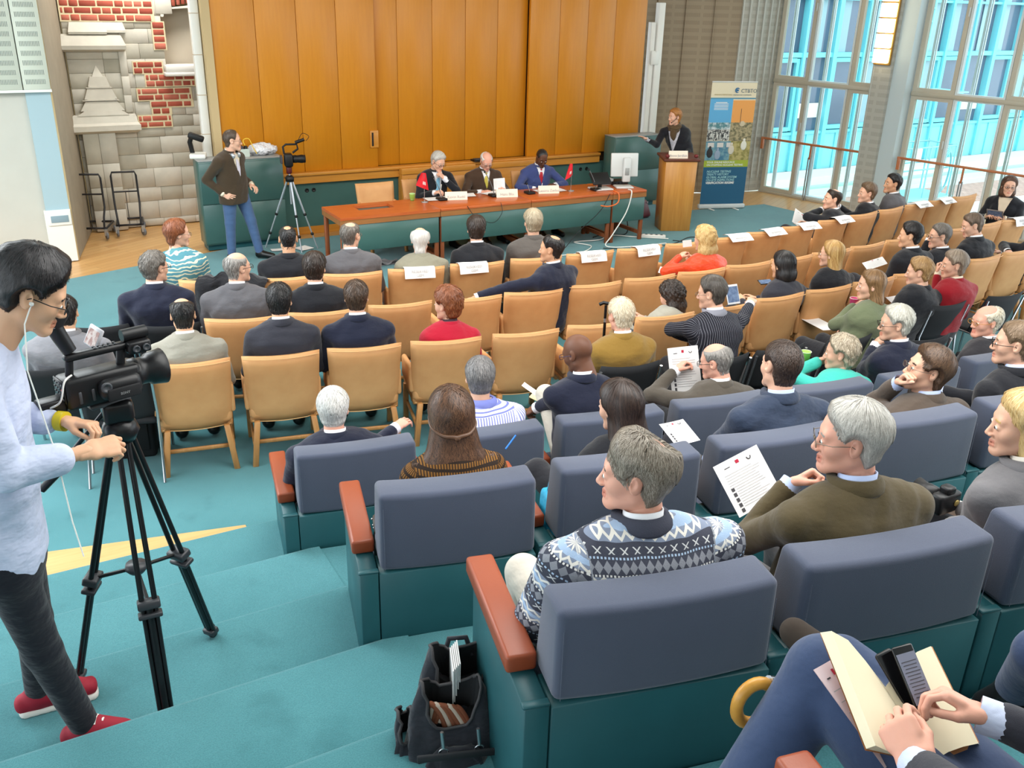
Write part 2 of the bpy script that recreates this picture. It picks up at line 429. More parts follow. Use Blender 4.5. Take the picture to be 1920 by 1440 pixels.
# ---- hair: a shell grown from the skull, with strands combed over it
HAIRM = {}
def hair_mat(c1, c2):
    key = (c1, c2)
    if key not in HAIRM:
        m = base_mat('hair_%d' % len(HAIRM), c1, 0.42, 0, 0.45); t = NT(m)
        a = t.attr('shade'); cc = t.mix(a.outputs['Fac'], lin(c1), lin(c2)); t.l(cc, t.b.inputs['Base Color']); HAIRM[key] = m
    return HAIRM[key]
def hair_build(st, h, nstr, seed, fem):
    """st: dict(t thickness, bald radius, recede, long length, width, vol noise, nape, swept)"""
    rg = np.random.default_rng(seed)
    ln = st.get('long', 0); t0 = st.get('t', 0.014); vol = st.get('vol', 0)
    ex = t0 + vol + 0.02
    s = SDF((-0.1 - ex, -0.13 - ex, -0.13 - ln), (0.1 + ex, 0.13, 0.14 + ex), h)
    q = tuple(slice(0, int(n)) for n in s.n); X, Y, Z = s.x, s.y, s.z
    s.ell((0, -0.012, 0.03), (0.0755, 0.098, 0.088), 0); s.ell((0, 0.022, -0.035), (0.062, 0.068, 0.084), 0.03)
    s.cap((0, -0.022, -0.06), (0, -0.036, -0.195), 0.052, 0.055, 0.025)
    # distances far from the skull, so that thick hair has something to grow from
    k0 = np.sqrt((X / 0.0755) ** 2 + ((Y + 0.012) / 0.098) ** 2 + ((Z - 0.03) / 0.088) ** 2); far = (k0 - 1) * 0.085
    d = np.where(s.d > 0.04, np.minimum(far, 0.3), s.d)
    rec = st.get('recede', 0); nape = st.get('nape', -0.088)
    zz = Z[0, 0]; yl = np.interp(zz, [-0.12, -0.06, -0.025, 0.0, 0.02, 0.05, 0.085, 0.12], [-0.055, -0.035, -0.022, 0.002, 0.034 + st.get('side', 0), 0.045, 0.074 - rec, 0.085 - rec])
    m = np.maximum(Y - yl[None, None, :], nape - Z)
    m = np.broadcast_to(m, s.d.shape).copy()
    if st.get('bald'):
        cx, cy, cz, br = st['bald'] if isinstance(st['bald'], tuple) else (0, -0.045, 0.115, st['bald'])
        m = np.maximum(m, br - np.sqrt((X - cx) ** 2 + (Y - cy) ** 2 * 0.8 + (Z - cz) ** 2))
    ear = 0.03 - np.sqrt((np.abs(X) - 0.082) ** 2 + (Y + 0.006) ** 2 + ((Z + 0.006) * 0.85) ** 2)
    if not st.get('cover_ears'): m = np.maximum(m, ear)
    tz = t0 * np.clip(-m / st.get('feather', 0.045 if st.get('bald') else 0.022), 0, 1)
    if vol:
        ph = rg.uniform(0, 6, 6); fr = st.get('vf', 70)
        nz = (np.sin(X * fr + ph[0]) * np.sin(Y * fr * 0.9 + ph[1]) + np.sin(Y * fr * 1.7 + ph[2]) * np.sin(Z * fr * 1.3 + ph[3]) + np.sin(Z * fr * 0.8 + ph[4]) * np.sin(X * fr * 1.6 + ph[5])) / 3
        tz = tz * (1 + 0.0) + vol * nz * np.clip(-m / 0.03, 0, 1)
    top = st.get('top', 0)
    if top: tz = tz + top * np.clip((Z - 0.04) / 0.07, 0, 1) * np.clip(-m / 0.02, 0, 1)
    d = np.where(m > 0, d + 0.006 + 0.1 * np.minimum(m, 0.2), d - tz)
    s.d = np.ascontiguousarray(d.astype(np.float32))
    if ln:
        wd = st.get('width', 0.1); dp = st.get('depth', 0.05); yb = st.get('back', -0.05)
        s.seg((0, -0.035, 0.03), (0, yb - 0.005, -ln * 0.55), 0.08, wd, 0.07, dp, (1, 0, 0), 0.025)
        s.seg((0, yb - 0.005, -ln * 0.55), (0, yb - 0.02, -ln), wd, wd * 0.72, dp, dp * 0.45, (1, 0, 0), 0.025)
        cut = np.maximum(Y - (0.012 + st.get('fwd', 0)), -1) + np.where(Z > 0.0, -Z, 0)
        s.d = np.ascontiguousarray(np.maximum(s.d, np.broadcast_to(cut, s.d.shape)).astype(np.float32))
    if st.get('bun'): s.ell(st['bun'], (0.038, 0.03, 0.034), 0.012)
    v, qd = s.mesh(); v = relax(v, qd, 1, 0.4)
    if len(v) == 0: return None
    # strands
    fc = v[qd].mean(1); e1 = v[qd[:, 1]] - v[qd[:, 0]]; e2 = v[qd[:, 3]] - v[qd[:, 0]]; ar = np.linalg.norm(np.cross(e1, e2), axis=1) + 1e-12
    G = s.grad(fc); sk = head_shell_dist(fc)
    ok = (sk > 0.003) if not ln else (sk > 0.002)
    if ln: ar = ar * np.where(fc[:, 2] > -ln * 0.45, 1.0, 0.35)
    ar = np.where(ok, ar, 0); ar /= max(ar.sum(), 1e-9)
    idx = rg.choice(len(fc), nstr, p=ar); P = fc[idx].astype(np.float32)
    sl = st.get('len', 0.05) * rg.uniform(0.6, 1.25, nstr).astype(np.float32); K = st.get('seg', 6)
    if ln: sl = np.minimum(st.get('len', 0.22) * rg.uniform(0.5, 1.1, nstr), np.maximum(0.04, P[:, 2] + ln * rg.uniform(0.85, 1.08, nstr))).astype(np.float32)
    cr = V3(*st.get('crown', (0.0, -0.05, 0.11))); sw = V3(*st.get('swept', (0, 0, 0))); jit = rg.normal(0, st.get('mess', 0.16), (nstr, 3)).astype(np.float32)
    lift = st.get('lift', 0.004); path = [P + 0]; wv = rg.uniform(0, 6.28, nstr)
    for k in range(K):
        g = s.grad(P)
        out = P - cr; out[:, 2] -= 0.06
        dr = out / np.maximum(np.linalg.norm(out, axis=1, keepdims=True), 1e-6) + V3(0, 0, -0.5)
        if ln: dr = np.where((P[:, 2] > 0.04)[:, None], dr, np.stack([P[:, 0] * 0.6, -0.15 + 0 * P[:, 0], -1 + 0 * P[:, 0]], 1))
        topw = np.clip((P[:, 2] - 0.02) / 0.05, 0, 1)[:, None]; dr = dr * (1 - 0.75 * topw * min(1, float(np.linalg.norm(sw)))) + sw * topw
        if st.get('wave'): dr = dr + st['wave'] * np.stack([np.sin(wv + k * 1.3), np.cos(wv * 1.7 + k * 1.3), 0.3 * np.sin(wv * 2 + k * 1.7)], 1)
        dr = dr + jit; dr = dr - g * (dr * g).sum(1, keepdims=True); dr /= np.maximum(np.linalg.norm(dr, axis=1, keepdims=True), 1e-6)
        P = P + dr * (sl / K)[:, None]; dd = s.sample(P); P = (P - s.grad(P) * np.clip(dd - lift * math.sin(PI * (0.15 + 0.85 * (k + 1) / K)) - 0.0006, -0.02, 0.02)[:, None]).astype(np.float32)
        path.append(P + 0)
    path = np.stack(path, 1); nrm = np.stack([s.grad(path[:, i]) for i in range(K + 1)], 1); tg = np.gradient(path, axis=1); sd = np.cross(tg, nrm); sd /= np.maximum(np.linalg.norm(sd, axis=2, keepdims=True), 1e-6)
    wd = st.get('sw', 0.0022 if h > 0.005 else 0.0011) * np.interp(np.arange(K + 1), [0, 1, K * 0.6, K], [0.5, 1, 0.8, 0.15])[None, :, None] * rg.uniform(0.6, 1.3, (nstr, 1, 1))
    sv = np.stack([path - sd * wd, path + sd * wd], 2).reshape(-1, 3)
    base = (np.arange(nstr) * (K + 1) * 2)[:, None] + (np.arange(K) * 2)[None, :]
    sq = np.stack([base, base + 1, base + 3, base + 2], 2).reshape(-1, 4) + len(v)
    sh = np.concatenate([np.full(len(v), 0.4), np.repeat(np.clip(rg.normal(0.45, 0.3, nstr), 0, 1), (K + 1) * 2)])
    return np.concatenate([v, sv]).astype(np.float32), np.concatenate([qd, sq]).astype(np.int32), sh.astype(np.float32)
def head_shell_dist(P):
    a = (np.sqrt((P[:, 0] / 0.0755) ** 2 + ((P[:, 1] + 0.012) / 0.098) ** 2 + ((P[:, 2] - 0.03) / 0.088) ** 2) - 1) * 0.085
    b = (np.sqrt((P[:, 0] / 0.062) ** 2 + ((P[:, 1] - 0.022) / 0.068) ** 2 + ((P[:, 2] + 0.035) / 0.084) ** 2) - 1) * 0.07
    return np.minimum(a, b)

SKINS = {'light': (222, 176, 150), 'pink': (226, 170, 148), 'tan': (208, 160, 126), 'asian': (220, 174, 140), 'dark': (98, 64, 46), 'brown': (108, 72, 54)}
def skin_mats(k):
    c = SKINS[k]
    def mk(n, col, r):
        if n in MATS: return MATS[n]
        m = base_mat(n, col, r, 0, 0.35); t = NT(m); v = t.coord('Object')
        f = t.noise(v, 22, 3); t.l(t.mix(t.math('MULTIPLY', f, 0.35), lin(col), tuple(x * y for x, y in zip(lin(col), (0.9, 0.7, 0.64)))), t.b.inputs['Base Color'])
        t.l(t.bump(t.noise(v, 160, 2), 0.12, 0.002), t.b.inputs['Normal'])
        t.b.inputs['Subsurface Weight'].default_value = 0.12; t.b.inputs['Subsurface Radius'].default_value = (0.02, 0.008, 0.004); t.b.inputs['Subsurface Scale'].default_value = 0.3
        return m
    lips = tuple(int(x * y) for x, y in zip(c, (0.93, 0.80, 0.79)))
    return mk('skin_' + k, c, 0.5), mk('lips_' + k, lips, 0.42)
EYE_W = mat('eye_white', (225, 220, 214), 0.2); EYE_I = mat('eye_iris', (48, 38, 32), 0.15)

# ---- the figure
def person(label, loc, yaw, head, top, skin='light', fem=False, hair=None, hcol=((60, 45, 35), (90, 70, 55)), hyaw=0, hpitch=0, hroll=0,
           sit=0.45, bottom=None, shoe=None, shirt=None, tie=None, tw=0.0, arms=None, legs=None, glasses=None, h=0.011, bulk=1.0,
           open_front=False, collar=True, nstr=500, hs=1.0, seed=1, group=None, hem=None, nobottom=False, sleeve=1.0, extra=None, jacket_name='jacket', noff=None, legw=1.0, upto=0.98):
    """local frame: origin on the floor under the pelvis, y forward, x right. head: local head centre. angles in degrees."""
    near = h < 0.009; hh = 0.0036 if near else 0.0062
    hy, hp, hr, tw = (math.radians(a) for a in (hyaw, hpitch, hroll, tw))
    H = np.asarray(head, np.float32); RH = rotm(hy, hp, hr)
    std = sit is None
    Pl = V3(0, 0, 0.93 if std else sit + 0.09)
    N = H + rotm(hy * 0.3, hp * 0.45, hr * 0.6) @ V3(0, -0.055, -0.172) * hs
    if noff is not None: N = N + np.asarray(noff, np.float32)
    ax = (N - Pl); ax = ax / np.linalg.norm(ax)
    rt0 = V3(1, 0, 0); rt = V3(math.cos(tw), math.sin(tw), 0); rtm = rt0 + rt; rtm /= np.linalg.norm(rtm)
    fw = V3(-math.sin(tw), math.cos(tw), 0)
    W = Pl + (N - Pl) * 0.36 - fw * 0.005; Ch = Pl + (N - Pl) * 0.74 - fw * 0.022
    ws = (0.97 if fem else 1.07) * bulk; bw = bulk * 1.04
    sh = {}
    for i, sx in ((0, -1), (1, 1)): sh[i] = N + rt * sx * 0.188 * ws * (0.95 if fem else 1) + V3(0, 0, -0.078) - fw * 0.012
    A = {}
    for i, sx in ((0, -1), (1, 1)):
        if std: e, hnd = sh[i] + rt * sx * 0.05 + V3(0, -0.02, -0.29), sh[i] + rt * sx * 0.06 + V3(0, 0.06, -0.53)
        else: e, hnd = sh[i] + rt * sx * 0.055 + fw * 0.06 + V3(0, 0, -0.27), V3(sx * 0.09, 0.34, sit + 0.2)
        A[i] = dict(e=e, w=hnd, pose='relax', up=None)
    for i, a in (arms or {}).items():
        d = A[i]
        for kx in ('e', 'w', 'd', 'up'):
            if kx in a: d[kx] = np.asarray(a[kx], np.float32)
        if 'pose' in a: d['pose'] = a['pose']
        # keep the bones their natural length
        d['e'] = sh[i] + (d['e'] - sh[i]) * (0.285 * (0.93 if fem else 1) / max(1e-3, np.linalg.norm(d['e'] - sh[i]))); v = d['w'] - d['e']
        if not a.get('stretch'): d['w'] = d['e'] + v * (0.255 * (0.93 if fem else 1) / max(1e-3, np.linalg.norm(v)))
    Lg = {}
    for i, sx in ((0, -1), (1, 1)):
        hip = Pl + V3(sx * 0.088 * ws, 0.01, -0.015)
        if std: Lg[i] = dict(h=hip, k=V3(sx * 0.1, 0.02, 0.5), a=V3(sx * 0.11, -0.02, 0.09), t=None)
        else: Lg[i] = dict(h=hip, k=V3(sx * 0.115, 0.44, sit + 0.075), a=V3(sx * 0.12, 0.42, 0.09), t=None)
    for i, a in (legs or {}).items():
        for kx, vv in a.items(): Lg[i][kx] = np.asarray(vv, np.float32)
    for i in (0, 1):
        if Lg[i]['t'] is None: Lg[i]['t'] = Lg[i]['a'] + V3((-1, 1)[i] * 0.03, 0.17, -0.045)
    pts = [Pl, N, H] + [A[i][k] for i in (0, 1) for k in 'ew'] + list(sh.values())
    lo = np.min(pts, 0) - 0.27; hi = np.max(pts, 0) + 0.27; lo[2] = max(lo[2], 0.0 if std else sit - 0.02)
    def torso(s, o, k=0.035):
        s.seg(Pl, W, 0.165 * ws + o, 0.150 * ws + o, 0.118 * bw + o, 0.108 * bw + o, rt0, k)
        s.seg(W, Ch, 0.150 * ws + o, 0.172 * ws + o, 0.108 * bw + o, 0.118 + o, rtm, k)
        s.seg(Ch, N - ax * 0.05, 0.172 * ws + o, 0.125 * ws + o, 0.118 + o, 0.075 + o, rt, k)
        for i in (0, 1): s.cap(N - V3(0, 0, 0.04), sh[i], 0.05 + o, 0.05 + o, k + 0.01)
        if fem and not near is None:
            for sx in (-1, 1): s.ell(Ch + rt * sx * 0.075 + fw * 0.085 - ax * 0.03, (0.062 + o, 0.055 + o, 0.06 + o), 0.03)
    def armc(s, o, k=0.025, upto=1.0, lowmul=1.0):
        for i in (0, 1):
            e, wv = A[i]['e'], A[i]['w']; f = 0.86 if fem else 1.0
            s.cap(sh[i], e, 0.05 * f + o, 0.041 * f + o, k)
            if upto > 0.5:
                e2 = e + (wv - e) * (upto - 0.5) * 2; s.cap(e, e2, (0.040 * f + o), (0.029 * f + o * lowmul), 0.012)
    # body: torso, neck, arms and legs in one surface
    llo = np.minimum(lo, np.min([Lg[i][k] for i in (0, 1) for k in 'hkat'], 0) - 0.1); lhi = np.maximum(hi, np.max([Lg[i][k] for i in (0, 1) for k in 'hkat'], 0) + 0.12)
    llo[2] = -0.01
    hb = max(h, 0.010)
    s = SDF(llo, lhi, hb); torso(s, -0.006)
    s.cap(N - ax * 0.03, H + RH @ V3(0, -0.025, -0.085) * hs, 0.05 if fem else 0.058, 0.044 if fem else 0.052, 0.03); armc(s, -0.006)
    for i in (0, 1):
        l = Lg[i]; s.cap(l['h'], l['k'], 0.075 * bw, 0.05, 0.02); s.cap(l['k'], l['a'], 0.048, 0.034, 0.015); s.cap(l['a'], l['t'], 0.034, 0.03, 0.02)
    v, q = s.mesh(); v = relax(v, q, 1, 0.5); mi = np.zeros(len(q), int)
    sm, lm = skin_mats(skin); hm = hair_mat(*hcol)
    hv, hq, hmi = head_template(hh, fem); vs, qs, ms = [v, (hv * hs) @ RH.T + H], [q, hq + len(v)], [mi, hmi]
    off = len(v) + len(hv)
    for i in (0, 1):
        a = A[i]; dr = a.get('d', a['w'] - a['e']); up = a['up'] if a['up'] is not None else V3((-1, 1)[i] * 0.35, 0.1, 1)
        F = hand_frame(dr, up); tv, tq = hand_template(a['pose'], 0.0034 if near else 0.0055); tv = tv.copy(); tq2 = tq
        if i == 1: tv[:, 1] *= -1; tq2 = tq[:, ::-1]     # thumb to the body's inner side for each hand
        tv[:, 1] *= -1; tq2 = tq2[:, ::-1]
        vs.append((tv * (0.93 if fem else 1.0)) @ F.T + a['w']); qs.append(tq2 + off); ms.append(np.zeros(len(tq), int)); off += len(tv)
    me = np_mesh('person', np.concatenate(vs), np.concatenate(qs), [sm, lm, hm, EYE_W, EYE_I], np.concatenate(ms))
    body = link('person', me, None, loc, yaw); tag(body, label, 'person', group)
    info = dict(body=body, A=A, sh=sh, N=N, H=H, RH=RH, Pl=Pl, Ch=Ch, fw=fw, rt=rt, ax=ax, Lg=Lg)
    if hair is not None:
        r = hair_build(hair, 0.0042 if near else 0.0062, nstr, seed, fem)
        if r is not None:
            link('hair', np_mesh('hair', (r[0] * hs) @ RH.T + H, r[1], [hm], None, {'shade': r[2]}), body)
    # upper garment
    def garment(name, m, o, armo, upto, lowmul, zcut, opening=None, ring=False, hemflare=0.0, mirror=None):
        l2 = lo.copy(); l2[2] = max(l2[2], zcut - 0.03)
        s = SDF(l2, hi, h); torso(s, o, 0.05); armc(s, armo, 0.022, upto, lowmul)
        if std and hemflare: s.seg(Pl + V3(0, 0, -0.13), W, 0.178 * ws + o, 0.150 * ws + o, 0.122 * bw + o, 0.108 * bw + o, rt0, 0.03)
        if ring:
            for i in (0, 1): s.ell(sh[i] + V3(0, 0, 0.022) - rt * (-1, 1)[i] * 0.03, (0.075 * ws, 0.06, 0.034), 0.03)
            s.cap(N - V3(0, 0, 0.06), H + RH @ V3(0, -0.03, -0.07) * hs, 0.056 if not fem else 0.05, 0.056 if not fem else 0.05, 0.006, 'sub')
        X, Y, Z = s.x, s.y, s.z; g2 = np.random.default_rng(seed + 77); nz = 0
        for fr, am in ((38, 0.0022), (62, 0.0016), (24, 0.0026)):       # soft folds in the cloth
            k1, k2 = g2.normal(0, 1, 3), g2.normal(0, 1, 3); k1 *= fr / np.linalg.norm(k1); k2 *= fr * 0.8 / np.linalg.norm(k2); ph = g2.uniform(0, 6, 2)
            nz = nz + am * np.sin(X * k1[0] + Y * k1[1] + Z * k1[2] + ph[0] + 1.2 * np.sin(X * k2[0] + Y * k2[1] + Z * k2[2] + ph[1]))
        s.d = np.maximum((s.d + nz).astype(np.float32), zcut - Z)
        if opening:
            z0, sl, mx = opening; wx = np.clip((Z - z0) * sl, -0.05, mx)
            lx = (X - N[0]) * rt[0] + (Y - N[1]) * rt[1] + 0 * Z; ly = (X - N[0]) * fw[0] + (Y - N[1]) * fw[1] + 0 * Z
            s.d = np.maximum(s.d, np.where(ly > -0.02 + 0.0 * Z, wx - np.abs(lx), -0.2)).astype(np.float32)
        v, q = s.mesh()
        if len(v) == 0: return None
        v = relax(v, q, 1 if h > 0.008 else 2, 0.5)
        # cloth coordinates along the nearest bone
        bones = [(Pl, N, rt0, 0.11)] + [(sh[i], A[i]['e'], None, 0.05) for i in (0, 1)] + [(A[i]['e'], A[i]['w'], None, 0.04) for i in (0, 1)]
        best = np.full(len(v), 9.0, np.float32); uv = np.zeros((len(v), 3), np.float32); acc = 0
        for bi, (a, b, r, rad) in enumerate(bones):
            ba = b - a; L = max(np.linalg.norm(ba), 1e-4); u = ba / L; al = (v - a) @ u; t = np.clip(al, 0, L); off = v - a - t[:, None] * u
            d = np.linalg.norm(off, axis=1) - rad - (0.06 if bi == 0 else 0); r2 = V3(1, 0, 0) if r is None else r; r2 = r2 - u * (r2 @ u); r2 /= max(np.linalg.norm(r2), 1e-4); f2 = np.cross(u, r2)
            ang = np.arctan2(off @ r2, -(off @ f2)); R = 0.15 if bi == 0 else 0.06
            cu = (v - a) @ r2 if bi == 0 else ang * R
            sel = d < best; best[sel] = d[sel]; uv[sel, 0] = cu[sel]; uv[sel, 1] = (al if bi < 3 else al + 0.285)[sel]; uv[sel, 2] = bi > 0
        return link(name, np_mesh(name, v, q, [m], None, {'cuv': uv}), body)
    zc = (hem if hem is not None else ((0.78 if fem else 0.75) if std else sit + 0.015))
    if shirt is not None and open_front:
        garment('shirt', shirt, 0.004, 0.004, 1.0, 1.0, zc + 0.02)
    garment(jacket_name, top, 0.016, 0.014 * sleeve, 0.93 if shirt is not None else upto, 1.0, zc, (float(Pl[2] + (0.13 if std else 0.16)), 0.27, 0.085) if open_front else None, collar, 0.02 if jacket_name == 'jacket' else 0)
    if collar:                                                        # turned-down jacket collar round the back of the neck
        mb = MB(); n = 24; top_r, bot_r = (0.0665, 0.099) if not fem else (0.060, 0.092); lim = 2.75
        def cp(k, r, dz, tilt):
            ph = -lim + 2 * lim * k / n; c = math.cos(ph); return tuple(N + rt * math.sin(ph) * r - fw * (c * r * 0.98 - 0.014) + V3(0, 0, dz + tilt * c))
        rows = ((top_r - 0.004, 0.020, 0.014), (top_r, 0.052, 0.015), (top_r + 0.007, 0.053, 0.014), (bot_r, 0.036, -0.008), (bot_r - 0.001, 0.026, -0.008), (bot_r - 0.02, 0.02, -0.006))
        mb.add([cp(k, *r) for r in rows for k in range(n + 1)], [(j * (n + 1) + k, j * (n + 1) + k + 1, (j + 1) * (n + 1) + k + 1, (j + 1) * (n + 1) + k) for j in range(len(rows) - 1) for k in range(n)], True)
        mb.build('jacket_collar', top, body)
    if shirt is not None and not collar is False:
        mb = MB()                                                     # shirt collar band
        def ringp(k, n, rr, dz):
            ph = -PI + 2 * PI * k / n; c = math.cos(ph); p = N + rt * math.sin(ph) * rr - fw * (c * rr * 0.98 - 0.014) + V3(0, 0, dz + 0.017 * c); return tuple(p)
        rr = 0.0605 if not fem else 0.054; n = 28
        vs = [ringp(k, n, r, z) for r, z in ((rr + 0.004, -0.01), (rr + 0.002, 0.066), (rr - 0.003, 0.066), (rr - 0.003, -0.01)) for k in range(n)]
        mb.add(vs, [(j * n + k, j * n + (k + 1) % n, ((j + 1) % 4) * n + (k + 1) % n, ((j + 1) % 4) * n + k) for j in range(4) for k in range(n)], True)
        mb.build('shirt_collar', shirt, body)
    if shirt is not None:                                             # cuffs
        for i in (0, 1):
            d = A[i]['w'] - A[i]['e']; d = d / np.linalg.norm(d); mb = MB(); r = 0.036 if not fem else 0.031
            mb.tube([A[i]['w'] - d * 0.06, A[i]['w'] + d * 0.012], r + 0.003, 16, caps=False); mb.tube([A[i]['w'] + d * 0.012, A[i]['w'] - d * 0.06], r, 16, caps=False); mb.build('cuff', shirt, body)
    if tie is not None:
        mb = MB(); fy = lambda t: (0.118 * bw + 0.016)
        top_p = N + fw * 0.075 + V3(0, 0, -0.03); bot = Pl + ax * 0.16 + fw * 0.128
        mid = Ch + fw * 0.132
        pl = [top_p, (top_p + mid) / 2 + fw * 0.012, mid, (mid + bot) / 2 + fw * 0.004, bot]; wv = [0.014, 0.022, 0.03, 0.036, 0.04]
        vs = []
        for p, ww in zip(pl, wv): vs += [tuple(p - rt * ww), tuple(p + fw * 0.006), tuple(p + rt * ww)]
        mb.add(vs, [(3 * k + j, 3 * k + j + 1, 3 * k + j + 4, 3 * k + j + 3) for k in range(4) for j in (0, 1)], True)
        mb.rbox(tuple(top_p + fw * 0.006 + V3(0, 0, 0.008)), (0.034, 0.022, 0.034), 0.008, 2, tw); mb.build('tie', tie, body)
    # trousers
    if bottom is not None and not nobottom:
        s = SDF(llo, np.array([lhi[0], lhi[1], max(Pl[2] + 0.12, Lg[0]['k'][2] + 0.11, Lg[1]['k'][2] + 0.11)], np.float32), max(h, 0.009))
        s.seg(Pl + V3(0, 0, -0.05), Pl + V3(0, 0, 0.11), 0.172 * ws, 0.158 * ws, 0.125 * bw, 0.115 * bw, rt0, 0.03)
        for i in (0, 1):
            l = Lg[i]; s.cap(l['h'], l['k'], 0.092 * bw * legw, 0.066 * legw, 0.03); s.cap(l['k'], l['a'] + (l['k'] - l['a']) * 0.02, 0.066 * legw, 0.053 * legw, 0.02)
        v, q = s.mesh(); link('trousers', np_mesh('trousers', relax(v, q, 1, 0.5), q, [bottom]), body)
    for i in (0, 1):
        if shoe is None: break
        l = Lg[i]; s = SDF(np.minimum(l['a'], l['t']) - 0.1, np.maximum(l['a'], l['t']) + 0.1, 0.008)
        s.cap(l['a'] + V3(0, -0.02, -0.035), l['a'] + V3(0, 0, 0.0), 0.04, 0.042, 0.02); s.cap(l['a'] + V3(0, 0.0, -0.022), l['t'], 0.05, 0.039, 0.03)
        fz = min(l['a'][2], l['t'][2]) - 0.075; s.d = np.maximum(s.d, fz - s.z); v, q = s.mesh(); link('shoe', np_mesh('shoe', v, q, [shoe]), body)
    if glasses is not None:
        mb = MB()
        def hp_(x, y, z): return tuple(H + RH @ V3(x, y, z) * hs)
        for sx in (-1, 1):
            mb.tube([hp_(sx * 0.033 + 0.023 * math.copysign(abs(math.cos(t)) ** 0.7, math.cos(t)), 0.1065 - 0.05 * 0, -0.004 + 0.016 * math.copysign(abs(math.sin(t)) ** 0.7, math.sin(t))) for t in [2 * PI * k / 16 for k in range(16)]], 0.0018 if glasses[1] else 0.0012, 5, True)
            mb.tube([hp_(sx * 0.056, 0.1055, 0.002), hp_(sx * 0.0785, 0.06, 0.002), hp_(sx * 0.082, 0.0, 0.004), hp_(sx * 0.081, -0.022, -0.012)], 0.0019 if glasses[1] else 0.0013, 5)
        mb.tube([hp_(-0.011, 0.107, 0.0), hp_(0, 0.1105, 0.003), hp_(0.011, 0.107, 0.0)], 0.0016, 5)
        g = mb.build('glasses', glasses[0], body)
        for sx in (-1, 1): MB().add([hp_(sx * 0.033 + 0.022 * math.copysign(abs(math.cos(t)) ** 0.7, math.cos(t)), 0.1065, -0.004 + 0.015 * math.copysign(abs(math.sin(t)) ** 0.7, math.sin(t))) for t in [2 * PI * k / 16 for k in range(16)]], [tuple(range(16))]).build('lens', LENS, g)
    return info
def lens_mat():
    m = bpy.data.materials.new('spectacle_lens'); m.use_nodes = True; t = m.node_tree; t.nodes.clear()
    o = t.nodes.new('ShaderNodeOutputMaterial'); a = t.nodes.new('ShaderNodeBsdfTransparent'); g = t.nodes.new('ShaderNodeBsdfGlossy'); x = t.nodes.new('ShaderNodeMixShader')
    g.inputs['Roughness'].default_value = 0.05; x.inputs[0].default_value = 0.14; a.inputs[0].default_value = (0.9, 0.92, 0.93, 1)
    t.links.new(a.outputs[0], x.inputs[1]); t.links.new(g.outputs[0], x.inputs[2]); t.links.new(x.outputs[0], o.inputs[0]); return m
LENS = lens_mat()
# ================================================================ the hall (U along the stage wall, V towards it)
CARPET = base_mat('teal_carpet', (78, 144, 150), 0.95, 0, 0.05); _t = NT(CARPET)
_v = _t.coord('Object'); _f = _t.noise(_v, 1.3, 4); _r = _t.n('ShaderNodeMapRange', i_From_Min=0.35, i_From_Max=0.7); _t.l(_f, _r.inputs[0])
_f2 = _t.noise(_v, 190, 3, 0.75)
_cc = _t.mix(_r.outputs[0], lin((84, 146, 152)), lin((70, 130, 136))); _rr = _t.n('ShaderNodeMapRange', i_From_Min=0.3, i_From_Max=0.72); _t.l(_f2, _rr.inputs[0]); _cc = _t.mix(_t.math('MULTIPLY', _rr.outputs[0], 0.62), _cc, lin((48, 98, 106)))
_st = _t.n('ShaderNodeMapRange', i_From_Min=0.60, i_From_Max=0.74); _t.l(_t.noise(_v, 3.6, 3, 0.5), _st.inputs[0]); _cc = _t.mix(_t.math('MULTIPLY', _st.outputs[0], 0.35), _cc, lin((40, 92, 98)))
_t.l(_cc, _t.b.inputs['Base Color']); _t.l(_t.bump(_f2, 0.5, 0.006), _t.b.inputs['Normal']); _t.b.inputs['Sheen Weight'].default_value = 0.25
PLANK = base_mat('oak_planks', (214, 170, 112), 0.35); _t = NT(PLANK)
_v = _t.coord('Object', (1, 1, 1), (0, 0, -A30)); _b = _t.n('ShaderNodeTexBrick', i_Scale=1.0, i_Mortar_Size=0.0025, i_Brick_Width=1.4, i_Row_Height=0.11)
_b.inputs['Color1'].default_value = (*lin((216, 172, 112)), 1); _b.inputs['Color2'].default_value = (*lin((200, 152, 94)), 1); _b.inputs['Mortar'].default_value = (*lin((150, 105, 60)), 1)
_t.l(_v, _b.inputs['Vector']); _f = _t.noise(_t.coord('Object', (2, 40, 2), (0, 0, -A30)), 3, 4); _t.l(_t.mix(_t.math('MULTIPLY', _f, 0.4), _b.outputs[0], lin((170, 118, 66))), _t.b.inputs['Base Color'])
WOODWALL = wood('veneer_wall', (212, 138, 28), (204, 129, 22), 'Z', 0.42)
WOODH = wood('veneer_ledge', (212, 146, 58), (196, 126, 42), 'X', 0.4)
GREEN = mat('green_lacquer', (70, 104, 98), 0.3, var=0.1, vscale=3)
PLINTHG = mat('plinth_green', (34, 84, 90), 0.42, var=0.12, vscale=5)
DARK = mat('socket_black', (15, 15, 16), 0.5)
WHITE = mat('white_paint', (232, 232, 226), 0.5)
CREAM = mat('cream_wall', (200, 198, 188), 0.7, var=0.04)
PALEBLUE = mat('pale_blue_paint', (168, 192, 200), 0.6)
STONE = [mat('grey_stone_%d' % i, c, 0.85, var=0.14, vscale=5, grain=0.25, gscale=60) for i, c in enumerate(((196, 190, 174), (206, 200, 186), (186, 180, 164), (216, 210, 196)))]
BRICKM = [mat('red_brick_%d' % i, c, 0.85, var=0.16, vscale=14, grain=0.4, gscale=70) for i, c in enumerate(((188, 98, 78), (176, 86, 68), (198, 112, 92), (164, 78, 62)))]
MORTAR = mat('lime_mortar', (222, 206, 168), 0.9, grain=0.3, gscale=50)
RENDER = mat('recess_render', (150, 138, 118), 0.85, var=0.15)
